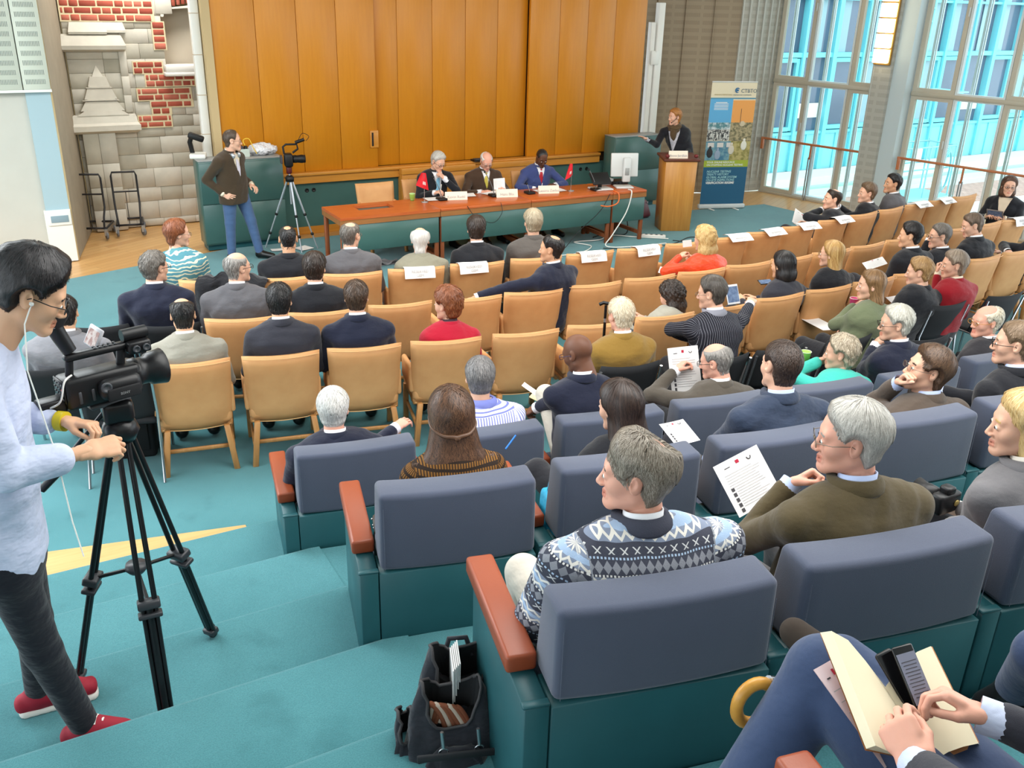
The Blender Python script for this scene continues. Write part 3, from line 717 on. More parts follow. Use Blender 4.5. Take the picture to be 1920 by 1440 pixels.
def grey_panel(name, c1, c2):
    m = base_mat(name, c1, 0.6); t = NT(m); v = t.coord('Object'); sx = t.n('ShaderNodeSeparateXYZ'); t.l(v, sx.inputs[0])
    row = t.math('GREATER_THAN', t.math('FRACT', t.math('MULTIPLY', sx.outputs[2], 8.2)), 0.48)
    dash = t.math('GREATER_THAN', t.math('FRACT', t.math('MULTIPLY', t.math('ADD', sx.outputs[0], t.math('MULTIPLY', sx.outputs[1], 0.9)), 60)), 0.45)
    colm = t.math('GREATER_THAN', t.math('FRACT', t.math('MULTIPLY', sx.outputs[0], 2.4)), 0.12)
    k = t.math('MULTIPLY', t.math('MULTIPLY', row, dash), colm); t.l(t.mix(k, lin(c1), lin(c2)), t.b.inputs['Base Color']); t.l(t.bump(k, -0.2, 0.002), t.b.inputs['Normal']); return m
GREYW = grey_panel('perforated_grey_panel', (176, 174, 164), (156, 153, 142)); GREYW_SHADED = grey_panel('shaded_taupe_panel', (154, 138, 114), (136, 120, 98))  # second, browner panel colour includes the shade on the wall's left part
RIB = mat('rib_grey', (188, 188, 180), 0.5)
def rroot(name, kind='structure'):
    o = bpy.data.objects.new(name, None); C.objects.link(o); o['kind'] = kind; o.rotation_euler = (0, 0, A30); return o
# everything below in room axes: parent to an empty turned by 30 degrees
# ---- floors
fl = MB(); fl.prism([(-6, 4.0), (20, 4.0), (12.9, 11.0), (12.58, 12.72), (11.7, 12.85), (9.7, 13.6), (2.7, 14.6), (-6, 14.6)], -0.12, -0.012)
struct(fl.build('floor', PLANK, None)).rotation_euler = (0, 0, A30)
cp = MB(); cp.prism([(-6.0, 5.15), (-6.0, 9.75), (0.67, 11.83), (2.86, 12.5), (3.77, 12.57), (9.9, 12.57), (10.1, 11.85), (11.75, 11.72), (11.9, 10.7), (12.6, 8.2), (13.0, 4.0), (-1.2, 4.0), (-1.2, 5.15)], -0.012, 0.0)
struct(cp.build('floor_carpet', CARPET, None)).rotation_euler = (0, 0, A30)
# aisle steps with rounded carpet nosings
for k in range(1, 7):
    vn = 5.09 - 0.68 * (k - 1); z = 0.18 * k; ue = 1.29 - 0.02 * max(0, k - 2)
    m = MB(); prof = [(vn - 0.72 if k < 6 else vn - 3, z - 0.35), (vn - 0.72 if k < 6 else vn - 3, z)] + [(vn - 0.022 + 0.022 * math.sin(a), z - 0.022 + 0.022 * math.cos(a)) for a in [PI / 2 * i / 4 for i in range(5)]] + [(vn - 0.03, z - 0.05), (vn - 0.03, z - 0.35)]
    n = len(prof); us = -6.0
    m.add([(us, p[0], p[1]) for p in prof] + [(ue, p[0], p[1]) for p in prof], [(i, (i + 1) % n, n + (i + 1) % n, n + i) for i in range(n)] + [tuple(range(n))[::-1], tuple(range(n, 2 * n))])
    struct(m.build('floor_step_%d' % k, CARPET, None)).rotation_euler = (0, 0, A30)
_e0, _e1 = at_z(100, 1033, 0.004), at_z(430, 988, 0.004); _q0, _q1 = ((float(p_ @ UA), float(p_ @ VA)) for p_ in (_e0, _e1)); _sl = (_q1[1] - _q0[1]) / (_q1[0] - _q0[0])
st = MB(); st.prism([(-6, 5.2), (-6, _q0[1] + _sl * (-6 - _q0[0])), (_q1[0] + 0.1, _q1[1] + _sl * 0.1), (_q1[0] + 0.1, 5.2)], -0.012, 0.004); struct(st.build('trim_1', wood('oak_strip', (222, 178, 120), (206, 158, 100), 'X', 0.4), None)).rotation_euler = (0, 0, A30)
# seating tiers (world axes; rows run at about 18 degrees)
RD = np.array([math.cos(math.radians(18.5)), math.sin(math.radians(18.5))]); RN = np.array([-RD[1], RD[0]])
def tier(k, p0, z0, z1, back):
    a = np.array(p0); b = a + RD * 9; m = MB(); m.prism([tuple(a), tuple(a + np.array((0.1, -0.19)) * back * 5.2), tuple(b - RN * back * 1.2), tuple(b)], z0, z1 - 0.004); struct(m.build('floor_tier_%d' % k, CARPET, None))
tier(1, (-1.14, 4.40), 0.0, 0.36, 3.2); tier(2, (-0.50, 3.20), 0.36, 0.72, 2.6); tier(3, (0.14, 2.03), 0.72, 1.08, 1.8)
cl = MB(); cl.prism([(-6, -4), (14.6, -4), (14.2, 5.0), (12.75, 12.7), (9.9, 13.5), (2.7, 14.7), (-6, 14.7)], 4.42, 4.55); struct(cl.build('ceiling', mat('white_ceiling', (232, 230, 224), 0.8), None)).rotation_euler = (0, 0, A30)
bw_ = MB(); bw_.box((4.3, -4.05, 2.2), (20.6, 0.1, 4.6)); struct(bw_.build('wall_rear', mat('rear_wall_paint', (120, 112, 104), 0.8), None)).rotation_euler = (0, 0, A30)
# ---- stage wall in veneer panels
R = rroot('wall_stage')
def panel_run(us, v, z0=0.885):
    for a, b in zip(us[:-1], us[1:]):
        m = MB(); m.rbox(((a + b) / 2, v + 0.03, (z0 + 4.3) / 2), (b - a - 0.006, 0.06, 4.3 - z0), 0.003, 1); m.build('veneer_panel', WOODWALL, R)
panel_run([2.83, 3.395, 3.945, 4.495, 5.05], 12.85); panel_run([5.05, 5.42, 5.97, 6.51, 7.05, 7.57], 12.93); panel_run([7.57, 8.1, 8.62, 9.14, 9.75], 12.85)
m = MB(); m.box((6.3, 13.03, 2.1), (6.96, 0.08, 4.4)); m.build('backing', mat('dark_gap', (70, 44, 18), 0.8), R)
m = MB(); m.rbox((4.995, 12.845, 1.285), (0.125, 0.03, 0.245), 0.006); rc = m.build('sliding_panel_pull', WOODH, R); m = MB(); m.box((4.965, 12.828, 1.285), (0.024, 0.012, 0.19)); m.build('pull_slot', DARK, rc)
m = MB(); m.rbox((6.235, 12.83, 0.862), (5.42, 0.16, 0.045), 0.008); m.build('ledge', WOODH, R)
m = MB(); m.box((6.235, 12.835, 0.785), (5.42, 0.1, 0.11)); m.build('ledge_band', WOODH, R)
D = rroot('wall_dado')
m = MB(); m.box((6.29, 12.88, 0.41), (6.9, 0.06, 0.64)); m.build('dado_panel', GREEN, D)
m = MB(); m.box((6.29, 12.865, 0.045), (6.9, 0.05, 0.11)); m.build('skirting', WOODH, D)
for u0, u1 in ((5.35, 6.55), (6.85, 7.62)):
    m = MB(); m.rbox(((u0 + u1) / 2, 12.76, 0.415), (u1 - u0, 0.16, 0.75), 0.006); b = m.build('socket_cabinet', WOODH, D)
    m = MB(); m.rbox(((u0 + u1) / 2, 12.755, 0.82), (u1 - u0 + 0.02, 0.19, 0.09), 0.006); m.build('cabinet_cap', WOODH, b)
    for dx in ((0.1, 0.22) if u0 < 6 else (-0.27, -0.15)):
        m = MB(); m.M = Matrix.Translation(((u0 if u0 < 6 else u1) + dx, 12.677, 0.68)) @ Matrix.Rotation(PI / 2, 4, 'X'); m.lathe([(0.03, 0), (0.03, 0.006), (0.022, 0.006), (0.02, 0.002)], 14); m.build('socket', DARK, b)
for u in (3.95, 4.05, 8.62, 8.74):
    m = MB(); m.M = Matrix.Translation((u, 12.85, 0.62)) @ Matrix.Rotation(PI / 2, 4, 'X'); m.lathe([(0.03, 0), (0.03, 0.006), (0.022, 0.006), (0.02, 0.002)], 14); m.build('socket', DARK, D)
# ---- brick and stone wall in the recess
W = rroot('wall_left'); VS = 14.2
m = MB(); m.box((2.1, VS + 0.32, 2.1), (2.4, 0.1, 4.4)); m.box((1.85, VS + 0.17, 2.1), (1.2, 0.25, 4.4)); m.box((2.75, VS + 0.17, 1.05), (0.65, 0.25, 2.1)); m.box((2.75, VS + 0.17, 3.7), (0.65, 0.25, 1.3)); m.build('mortar_bed', MORTAR, W)
rg = random.Random(3); z = 0.0; row = 0
stone_cache = {}
def block(u0, u1, z0, z1, v, name='stone_block', mats=STONE, g=0.003, dep=0.07, r=0.0035):
    m = MB(); m.rbox(((u0 + u1) / 2, v + dep / 2, (z0 + z1) / 2), (u1 - u0 - g, dep, z1 - z0 - g), r, 1); return m.build(name, rg.choice(mats), W)
HS = [0.1, 0.26, 0.2, 0.27, 0.2, 0.24, 0.13, 0.16, 0.19, 0.19, 0.2, 0.18, 0.2, 0.19, 0.17, 0.2, 0.2, 0.22, 0.2]
for hgt in HS:
    u = 1.2; us = [u]
    while u < 3.0:
        u += rg.choice((0.24, 0.3, 0.38, 0.45)); us.append(min(u, 3.05))
    for a, b in zip(us[:-1], us[1:]):
        if z + hgt > 2.12 and z < 2.97 and b > 2.46: b = min(b, 2.46)
        if b - a > 0.05: block(a, b, z, z + hgt, VS + rg.uniform(-0.004, 0.006))
    z += hgt; row += 1
for (u0, u1, z0, z1) in ((1.2, 2.37, 2.80, 3.42), (2.33, 2.49, 2.44, 2.80), (2.02, 2.41, 2.125, 2.285), (2.16, 2.83, 1.95, 2.115), (2.03, 2.76, 1.765, 1.93), (2.19, 2.77, 1.67, 1.755), (2.2, 2.46, 1.575, 1.665), (2.0, 2.45, 1.4, 1.565)):
    m = MB(); m.box(((u0 + u1) / 2, VS - 0.006, (z0 + z1) / 2), (u1 - u0 + 0.015, 0.016, z1 - z0 + 0.012)); m.build('mortar_patch', MORTAR, W)
    n = max(1, round((z1 - z0) / 0.083)); hz_ = (z1 - z0) / n
    for i in range(n):
        u = u0 - (0.07 if i % 2 and u1 - u0 > 0.3 else 0)
        while u < u1 - 0.02:
            bw = rg.choice((0.12, 0.125, 0.22)) if u1 - u0 > 0.2 else 0.16; a, b = max(u, u0), min(u + bw, u1)
            if b - a > 0.03: block(a, b, z0 + i * hz_, z0 + (i + 1) * hz_, VS - 0.02 + rg.uniform(-0.004, 0.004), 'brick', BRICKM, 0.014, 0.05, 0.008)
            u += bw
for i in range(5): block(2.62 + i * 0.065, 2.675 + i * 0.065, 3.0 + 0.012 * i, 3.3, VS - 0.02, 'brick', BRICKM, 0.008, 0.05, 0.008)
block(2.4, 2.62, 2.9, 3.2, VS - 0.015)
# the niche with its pale sill
m = MB(); m.box((2.78, VS + 0.26, 2.55), (0.66, 0.02, 0.9)); m.build('niche_back', mat('niche_plaster', (200, 188, 168), 0.8, var=0.06), W)
pts = [(2.46, 2.97), (2.9, 3.02), (2.9, 2.985), (2.6, 2.965)] + [(2.6 - 0.1 * math.sin(t), 2.865 + 0.1 * math.cos(t)) for t in [PI / 2 * i / 4 for i in range(1, 5)]] + [(2.46, 2.865)]
m = MB(); nn = len(pts); m.add([(p[0], VS - 0.01, p[1]) for p in pts] + [(p[0], VS + 0.2, p[1]) for p in pts], [tuple(range(nn)), tuple(range(nn, 2 * nn))[::-1]] + [(i, nn + i, nn + (i + 1) % nn, (i + 1) % nn) for i in range(nn)]); m.build('niche_arch', STONE[3], W)
m = MB(); m.rbox((2.66, VS + 0.02, 2.19), (0.46, 0.32, 0.1), 0.01, 1); m.rbox((2.66, VS - 0.01, 2.12), (0.5, 0.3, 0.05), 0.008, 1); m.build('niche_sill', mat('pale_sill', (226, 222, 214), 0.6), W)
# projecting pier, mouldings and stepped pinnacle
def prof_mould(name, u0, u1, prof, mm):
    """prof: (projection, z) outline swept along the front and both ends"""
    m = MB(); n = len(prof); vs = []
    for p, zz in prof: vs += [(u0 - p * 0.5, VS + 0.02, zz), (u0 - p * 0.5, VS - p, zz), (u1 + p * 0.5, VS - p, zz), (u1 + p * 0.5, VS + 0.02, zz)]
    fs = [(4 * i + j, 4 * i + j + 1, 4 * i + j + 5, 4 * i + j + 4) for i in range(n - 1) for j in range(3)] + [(3, 2, 1, 0), (4 * n - 4, 4 * n - 3, 4 * n - 2, 4 * n - 1)]
    m.add(vs, fs); return m.build(name, mm, W)
for z0, z1 in ((0, 0.3), (0.3, 0.62), (0.62, 0.95), (0.95, 1.36)):
    for a, b in ((1.24, 1.44), (1.44, 1.66)): block(a, b, z0, z1, VS - 0.12, dep=0.14)
prof_mould('sill_moulding', 1.2, 1.9, [(0.12, 1.36), (0.2, 1.4), (0.2, 1.47), (0.15, 1.5), (0.12, 1.6), (0.1, 1.6)], STONE[3])
for i, (z0, z1, p0, p1, wd) in enumerate(((1.60, 1.66, 0.13, 0.12, 0.33), (1.66, 1.78, 0.12, 0.085, 0.28), (1.79, 1.81, 0.1, 0.1, 0.235), (1.81, 1.95, 0.09, 0.065, 0.21), (1.955, 1.975, 0.075, 0.075, 0.165), (1.975, 2.1, 0.065, 0.045, 0.14), (2.1, 2.24, 0.045, 0.005, 0.07))):
    w1 = wd * (0.72 if i != 6 else 0.05); m = MB(); c = 1.545
    m.add([(c - wd, VS + 0.02, z0), (c - wd, VS - p0, z0), (c + wd, VS - p0, z0), (c + wd, VS + 0.02, z0), (c - w1, VS + 0.02, z1), (c - w1, VS - p1, z1), (c + w1, VS - p1, z1), (c + w1, VS + 0.02, z1)], [(0, 1, 5, 4), (1, 2, 6, 5), (2, 3, 7, 6), (4, 5, 6, 7), (3, 2, 1, 0)]); m.build('pinnacle_stone', STONE[3] if i % 2 == 0 else STONE[1], W)
prof_mould('cornice', 1.17, 1.88, [(0.05, 2.42), (0.13, 2.45), (0.14, 2.5), (0.06, 2.62), (0.02, 2.64)], STONE[1])
prof_mould('cornice_cap', 1.3, 1.7, [(0.07, 2.64), (0.08, 2.67), (0.02, 2.78), (0.0, 2.8)], STONE[3]); prof_mould('gable_stone', 1.62, 1.95, [(0.06, 2.66), (0.06, 2.69), (0.01, 2.79)], STONE[3])
for z0, z1 in ((1.62, 1.85), (1.85, 2.1), (2.1, 2.42)): block(1.85, 1.95, z0, z1, VS - 0.03)
# recess cheek and the partition in front of it
m = MB(); m.add([(0.86, 12.72, 0), (1.2, 14.3, 0), (1.2, 14.3, 4.3), (0.86, 12.72, 4.3), (0.78, 12.74, 0), (1.1, 14.32, 0), (1.1, 14.32, 4.3), (0.78, 12.74, 4.3)], [(0, 1, 2, 3), (7, 6, 5, 4), (0, 3, 7, 4), (1, 5, 6, 2), (3, 2, 6, 7), (0, 4, 5, 1)]); struct(m.build('wall_recess_side', RENDER, None)).rotation_euler = (0, 0, A30)
P = rroot('wall_partition')
m = MB(); m.box((-1.2, 12.75, 2.15), (3.56, 0.1, 4.3)); m.build('cream_panel', CREAM, P)
m = MB(); m.box((0.7, 12.72, 2.15), (0.27, 0.12, 4.3)); m.build('blue_pilaster', PALEBLUE, P)
m = MB(); m.box((0.845, 12.72, 2.15), (0.02, 0.13, 4.3)); m.build('oak_edge', wood('oak_edge', (200, 176, 132), (186, 160, 116), 'Z'), P)
m = MB(); m.box((0.69, 12.69, 0.33), (0.3, 0.1, 0.66)); m.build('pilaster_base', WHITE, P)
m = MB(); m.rbox((0.705, 12.635, 0.56), (0.27, 0.03, 0.19), 0.025, 3); dv = m.build('control_panel', WHITE, P); m = MB(); m.rbox((0.705, 12.617, 0.55), (0.2, 0.006, 0.085), 0.003); m.build('display', mat('grey_display', (140, 160, 170), 0.2), dv)
for a, b in ((-2.6, -1.6), (-1.6, -0.5), (-0.5, 0.545), (0.555, 0.842)):
    m = MB(); m.rbox(((a + b) / 2, 12.6, 3.2), (b - a, 0.06, 2.2), 0.006, 1); pp = m.build('acoustic_panel', mat('acoustic_white', (214, 218, 204), 0.6), P)
    m = MB(); zz = 2.19
    while zz < 4.2:
        u = a + 0.04
        while u < b - 0.035:
            m.box((u, 12.5705, zz), (0.007, 0.004, 0.055)); u += 0.0165
        zz += 0.105
    stuff(m.build('sound_slot', mat('slot_grey', (132, 138, 132), 0.8), pp))
m = MB(); m.box((0.0, 12.62, 2.085), (1.7, 0.09, 0.03)); m.build('panel_rail', WHITE, P)
m = MB(); m.rbox((2.66, 13.0, 2.15), (0.11, 0.11, 4.3), 0.012, 2); wp = struct(m.build('trim_2', WHITE, None)); wp.rotation_euler = (0, 0, A30)
for zz in (1.45, 1.95, 2.45, 2.95):
    m = MB(); m.box((2.66, 13.0, zz), (0.116, 0.116, 0.008)); m.build('joint_ring', mat('joint_beige', (190, 170, 140), 0.6), wp)
m = MB(); m.box((2.775, 12.93, 2.15), (0.105, 0.2, 4.3)); struct(m.build('trim_3', mat('beige_post', (196, 172, 128), 0.6), None)).rotation_euler = (0, 0, A30)
# ---- grey perforated wall, right of the stage
G = rroot('wall_right_of_stage')
pts = [(9.86, 13.42), (10.35, 13.36), (10.85, 13.22), (11.3, 13.0), (11.72, 12.78), (12.02, 12.75), (12.32, 12.73), (12.62, 12.72)]
for (u0, v0), (u1, v1) in zip(pts[:-1], pts[1:]):
    a = math.atan2(v1 - v0, u1 - u0); L = math.hypot(u1 - u0, v1 - v0)
    m = MB(); m.box((0, 0.025, 2.15), (L - 0.006, 0.05, 4.3)); o = m.build('perforated_panel', GREYW if u0 > 11.6 else GREYW_SHADED, G, ((u0 + u1) / 2, (v0 + v1) / 2, 0), a)
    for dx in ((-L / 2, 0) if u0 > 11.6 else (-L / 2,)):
        m = MB(); m.box((dx, -0.012, 2.25), (0.022, 0.03, 4.0)); m.build('rib', RIB if u0 > 11.6 else GREYW_SHADED, o)
m = MB(); m.box((9.79, 13.35, 2.15), (0.06, 0.3, 4.3)); struct(m.build('wall_end', DARK, None)).rotation_euler = (0, 0, A30)
LM = thing('lift_mast', 'tall white lift mast standing between the veneer wall and the grey wall', 'mast', room(10.06, 12.98), A30)
m = MB(); m.rbox((0.06, 0, 1.6), (0.13, 0.10, 3.2), 0.01, 2); m.build('main_column', WHITE, LM); m = MB(); m.rbox((-0.07, 0.02, 1.45), (0.10, 0.09, 2.9), 0.008, 2); m.build('side_column', WHITE, LM); m = MB(); m.rbox((-0.02, -0.055, 2.35), (0.16, 0.02, 0.22), 0.004, 1); m.build('clamp_plate', WHITE, LM)
for zz in (2.1, 2.5): m = MB(); m.ball((-0.02, -0.07, zz - 0.05), 0.012, 6); m.build('bolt', STEEL if 'STEEL' in globals() else WHITE, LM)
m = MB(); m.rbox((0, 0, 0.02), (0.3, 0.3, 0.04), 0.006, 1); m.build('foot', WHITE, LM)
# ---- window wall, at a slant; local x runs towards the camera, y outwards
sl = math.atan2(-1, 0.226); WR = bpy.data.objects.new('window_1', None); C.objects.link(WR); WR['kind'] = 'structure'
WR.location = room(12.6, 12.7); WR.rotation_euler = (0, 0, A30 + sl)
FR = mat('window_frame_beige', (186, 178, 160), 0.45); FRW = mat('window_frame_pale', (206, 214, 214), 0.4)
def glass_mat():
    m = bpy.data.materials.new('window_glass'); m.use_nodes = True; t = m.node_tree; t.nodes.clear()
    o = t.nodes.new('ShaderNodeOutputMaterial'); a = t.nodes.new('ShaderNodeBsdfTransparent'); g = t.nodes.new('ShaderNodeBsdfGlossy'); x = t.nodes.new('ShaderNodeMixShader'); f = t.nodes.new('ShaderNodeLayerWeight')
    f.inputs[0].default_value = 0.25; mt = t.nodes.new('ShaderNodeMath'); mt.operation = 'MULTIPLY'; mt.inputs[1].default_value = 0.35; t.links.new(f.outputs['Fresnel'], mt.inputs[0])
    g.inputs['Roughness'].default_value = 0.02; a.inputs[0].default_value = (0.9, 0.97, 0.97, 1); t.links.new(mt.outputs[0], x.inputs[0])
    t.links.new(a.outputs[0], x.inputs[1]); t.links.new(g.outputs[0], x.inputs[2]); t.links.new(x.outputs[0], o.inputs[0]); return m
GLASS = glass_mat()
# local frame: x along the wall towards the camera, y to the outside (left of x)
def wbox(name, x0, x1, z0, z1, y=0.0, d=0.07, mm=FR, par=None, r=0.004):
    m = MB(); m.rbox(((x0 + x1) / 2, y, (z0 + z1) / 2), (x1 - x0, d, z1 - z0), r, 1); return m.build(name, mm, par or WR)
def frame_ring(name, x0, x1, z0, z1, t, y, d, mm, par=None):
    m = MB()
    m.box(((x0 + x1) / 2, y, z0 + t / 2), (x1 - x0, d, t)); m.box(((x0 + x1) / 2, y, z1 - t / 2), (x1 - x0, d, t)); m.box((x0 + t / 2, y, (z0 + z1) / 2), (t, d, z1 - z0 - 2 * t)); m.box((x1 - t / 2, y, (z0 + z1) / 2), (t, d, z1 - z0 - 2 * t))
    return m.build(name, mm, par or WR)
for x0, kinds in ((0.0, 'CFC'), (2.55, 'CFCFC')):
    x = x0
    for k in kinds:
        wdt = 0.685 if k == 'C' else 0.76
        for z0, z1 in ((0.02, 1.95), (1.99, 3.9)):
            if k == 'C':
                f = frame_ring('casement', x + 0.005, x + wdt - 0.005, z0, z1, 0.07, 0.0, 0.08, FR)
                m = MB(); m.rbox((x + wdt - 0.02, -0.05, (z0 + z1) / 2 + 0.25), (0.018, 0.02, 0.13), 0.004); m.build('hinge', FRW, f)
                m = MB(); m.box((x + wdt / 2, 0, (z0 + z1) / 2), (wdt - 0.14, 0.006, z1 - z0 - 0.14)); m.build('pane', GLASS, f)
            else:
                f = frame_ring('fixed_light', x, x + wdt, z0, z1, 0.035, 0.0, 0.08, FRW)
                m = MB(); m.box((x + wdt / 2, 0, (z0 + z1) / 2), (wdt - 0.07, 0.006, z1 - z0 - 0.07)); m.build('pane', GLASS, f)
        x += wdt
    wbox('transom', x0, x, 1.935, 2.0, -0.01, 0.1); wbox('window_sill', x0, x, -0.02, 0.03, -0.02, 0.14)
    # outer glazing line
    xx = x0 + 0.12
    while xx < x:
        wbox('outer_mullion', xx, xx + 0.03, 0.0, 3.9, 0.16, 0.05, FRW); wbox('outer_mullion', xx + 0.05, xx + 0.065, 0.0, 3.9, 0.16, 0.04, FRW); xx += 0.72
    wbox('outer_sill', x0, x, -0.05, 0.03, 0.16, 0.1, FRW)
# pillar between the windows with its lamp
pm = MB(); pm.box((2.13, -0.16, 2.1), (0.31, 0.34, 4.3)); pl = pm.build('column', GREYW, WR)
pm = MB(); pm.box((2.41, -0.12, 2.1), (0.25, 0.26, 4.3)); pm.build('column_cheek', mat('pale_grey_paint', (190, 202, 204), 0.5), pl)
pm = MB(); pm.box((2.0, -0.335, 2.1), (0.012, 0.01, 4.3)); pm.build('column_rib', RIB, pl)
GLOW = emit('lamp_glow', (255, 240, 205), 5.0); BRASS = mat('brass_frame', (186, 140, 66), 0.35, 0.6)
lm_ = MB(); lm_.rbox((2.13, -0.36, 3.2), (0.27, 0.06, 1.64), 0.006); LP = lm_.build('wall_lamp', BRASS, None); LP.parent = None
LP.location = WR.location; LP.rotation_euler = WR.rotation_euler
tag(LP, 'tall wall lamp of stacked glowing panes in brass frame on the grey column', 'lamp')
for i in range(7):
    z0 = 2.41 + 0.226 * i; m = MB(); m.rbox((2.13, -0.425, z0 + 0.1), (0.235, 0.09, 0.2), 0.012); m.build('lamp_pane', GLOW, LP)
    m = MB(); m.box((2.13, -0.42, z0 + 0.214), (0.25, 0.11, 0.012)); m.build('lamp_bar', BRASS, LP)
# guard rails
COP = wood('rail_wood', (196, 122, 78), (180, 104, 62), 'X', 0.35); STEEL = mat('brushed_steel', (170, 174, 178), 0.3, 0.8)
for nm, x0, x1, posts in (('guard_rail', -0.02, 1.98, (1.0,)), ('guard_rail', 2.58, 5.6, (3.66, 5.2))):
    m = MB(); m.tube([(x0, -0.16, 0.97), (x1, -0.16, 0.97)], 0.02, 10); g = m.build(nm, COP, None); g.location = WR.location; g.rotation_euler = WR.rotation_euler
    tag(g, 'wooden guard rail on steel post before the window ' + ('beside the grey wall' if x0 < 1 else 'behind the woman with the tablet'), 'railing', 'guard rails along the windows')
    m = MB(); m.rbox((x0 + 0.03, -0.16, 0.88), (0.05, 0.05, 0.2), 0.008); m.build('rail_end', COP, g)
    for px_ in posts:
        m = MB(); m.tube([(px_, -0.16, 0.96), (px_, -0.16, 0.72)], 0.018, 8); m.build('post_top', COP, g)
        m = MB(); m.tube([(px_ - 0.02, -0.16, 0.0), (px_ - 0.02, -0.16, 0.75)], 0.013, 8); m.tube([(px_ + 0.02, -0.16, 0.0), (px_ + 0.02, -0.16, 0.75)], 0.013, 8); m.build('post', STEEL, g)
# ---- outside: courtyard and the teal glass building
PAVE = mat('pale_paving', (214, 216, 214), 0.8, var=0.08); TEALF = mat('teal_frame', (124, 212, 222), 0.45); TEALP = mat('teal_panel', (140, 216, 222), 0.45, var=0.06); MINT = mat('mint_coping', (170, 214, 196), 0.6)
DGL = mat('far_window_glass', (92, 108, 130), 0.12, 0, 0.8, var=0.25, vscale=0.6); CURT = mat('far_curtain', (150, 178, 186), 0.4)
m = MB(); m.prism([(12.9, 12.95), (12.75, 20), (40, 20), (40, 2), (15.4, 2)], -1.12, -1.02); y = struct(m.build('courtyard', PAVE, None)); y.rotation_euler = (0, 0, A30)
m = MB(); m.box((24, 16.55, -0.86), (24, 0.7, 0.28)); mk = struct(m.build('courtyard_wall', WHITE, None)); mk.rotation_euler = (0, 0, A30)
m = MB(); m.box((24, 16.15, -0.95), (24, 0.25, 0.06)); m.build('mint_coping', MINT, mk)
m = MB(); m.box((24, 15.9, -1.0), (24, 0.6, 0.05)); m.build('kerb', PAVE, mk)
m = MB()
for i in range(40):
    for j in range(14):
        if len(m.v) < 8 * 300 * 2: m.box((16.2 + i * 0.23 + (0.115 if j % 2 else 0), 13.6 + j * 0.11, -1.01), (0.218, 0.1, 0.03))
bk = m.build('brick_paving', mat('pink_brick_paving', (206, 170, 156), 0.85, var=0.2, vscale=5), mk); stuff(bk)
F = thing('building', 'teal framed glass building across the courtyard behind the windows', 'building', (0, 0, 0), A30)
VF = 17.0
m = MB(); m.box((26, VF + 0.5, 2.5), (30, 0.7, 6.5)); m.build('wall', DGL, F)
m = MB(); m.box((26, VF + 0.1, -0.25), (30, 0.12, 0.94)); m.build('base_wall', TEALP, F)
for zz, tk in ((0.22, 0.07), (2.07, 0.11), (3.35, 0.06), (4.5, 0.06)):
    m = MB(); m.box((26, VF + 0.08, zz), (30, 0.16, tk)); m.build('crossbar', TEALF, F)
u = 12.5; k = 0
while u < 32:
    m = MB(); m.box((u, VF + 0.06, 2.4), (0.08 if k % 3 else 0.13, 0.2, 6.2)); m.build('mullion', TEALF, F)
    m = MB(); m.box((u + 0.52, VF + 0.03, -0.25), (0.03, 0.04, 0.9)); m.build('panel_joint', TEALF, F)
    if k % 3 != 2:
        f_ = MB(); x0, x1 = u + 0.06, u + 0.98
        for c, d in (((x0 + 0.05, 1.14), (0.1, 1.7)), ((x1 - 0.05, 1.14), (0.1, 1.7)), (((x0 + x1) / 2, 0.33), (0.72, 0.1)), (((x0 + x1) / 2, 1.95), (0.72, 0.1))): f_.box((c[0], VF + 0.09, c[1]), (d[0], 0.12, d[1]))
        w_ = f_.build('window', TEALF, F); m = MB(); m.box(((x0 + x1) / 2, VF + 0.13, 1.14), (0.74, 0.02, 1.54)); m.build('pane', CURT if k % 2 else DGL, w_)
    else:
        m = MB(); m.box((u + 0.5, VF + 0.12, 0.75), (0.9, 0.02, 0.35)); m.build('inner_sill', WHITE, F)
    m = MB(); m.box((u + 0.35 + 0.2 * (k % 2), VF + 0.13, 3.3), (0.28, 0.02, 2.4)); m.build('blind', CURT, F)
    u += 1.04; k += 1
# work platform and ladder in the yard
LF = thing('work_platform', 'pale blue work platform with ladder, hoops and railing in the courtyard', 'platform', room(18.6, 14.6, -1.02), A30)
PB = mat('pale_blue_steel', (150, 210, 216), 0.4)
for dx in (0, 0.36):
    m = MB(); m.tube([(dx, 0, 0), (dx + 0.1, 0, 4.6)], 0.025, 6); m.build('ladder_rail', PB, LF)
for i in range(15):
    m = MB(); m.tube([(0.01 + i * 0.006, 0, 0.3 + i * 0.28), (0.37 + i * 0.006, 0, 0.3 + i * 0.28)], 0.018, 5); m.build('rung', PB, LF)
for zz in (0.75, 1.25, 2.45):
    m = MB(); m.tube([(-0.3, -0.5, zz), (1.5, -0.5, zz), (1.55, 0.3, zz), (-0.3, 0.3, zz)], 0.02, 6, True); m.build('hoop', PB, LF)
for dx, dy in ((-0.3, -0.5), (1.5, -0.5), (0.6, -0.5), (1.55, 0.3), (-0.3, 0.3)):
    m = MB(); m.tube([(dx, dy, 0), (dx, dy, 1.3)], 0.02, 6); m.build('stanchion', PB, LF)
m = MB(); m.rbox((0.1, -0.53, 1.1), (0.28, 0.05, 0.3), 0.02); m.build('white_sign', WHITE, LF)
for i in range(5):
    m = MB(); m.tube([(1.1 + (0.34 - 0.03 * i) * math.cos(t) * 0.6, -0.56 - 0.02 * i, 0.72 + (0.55 - 0.03 * i) * math.sin(t)) for t in [2 * PI * j / 20 for j in range(20)]], 0.012, 5, True); m.build('hose_coil', PB, LF)
m = MB(); m.rbox((0.6, -0.1, 0.04), (2.1, 1.0, 0.08), 0.02); m.build('deck', PB, LF)
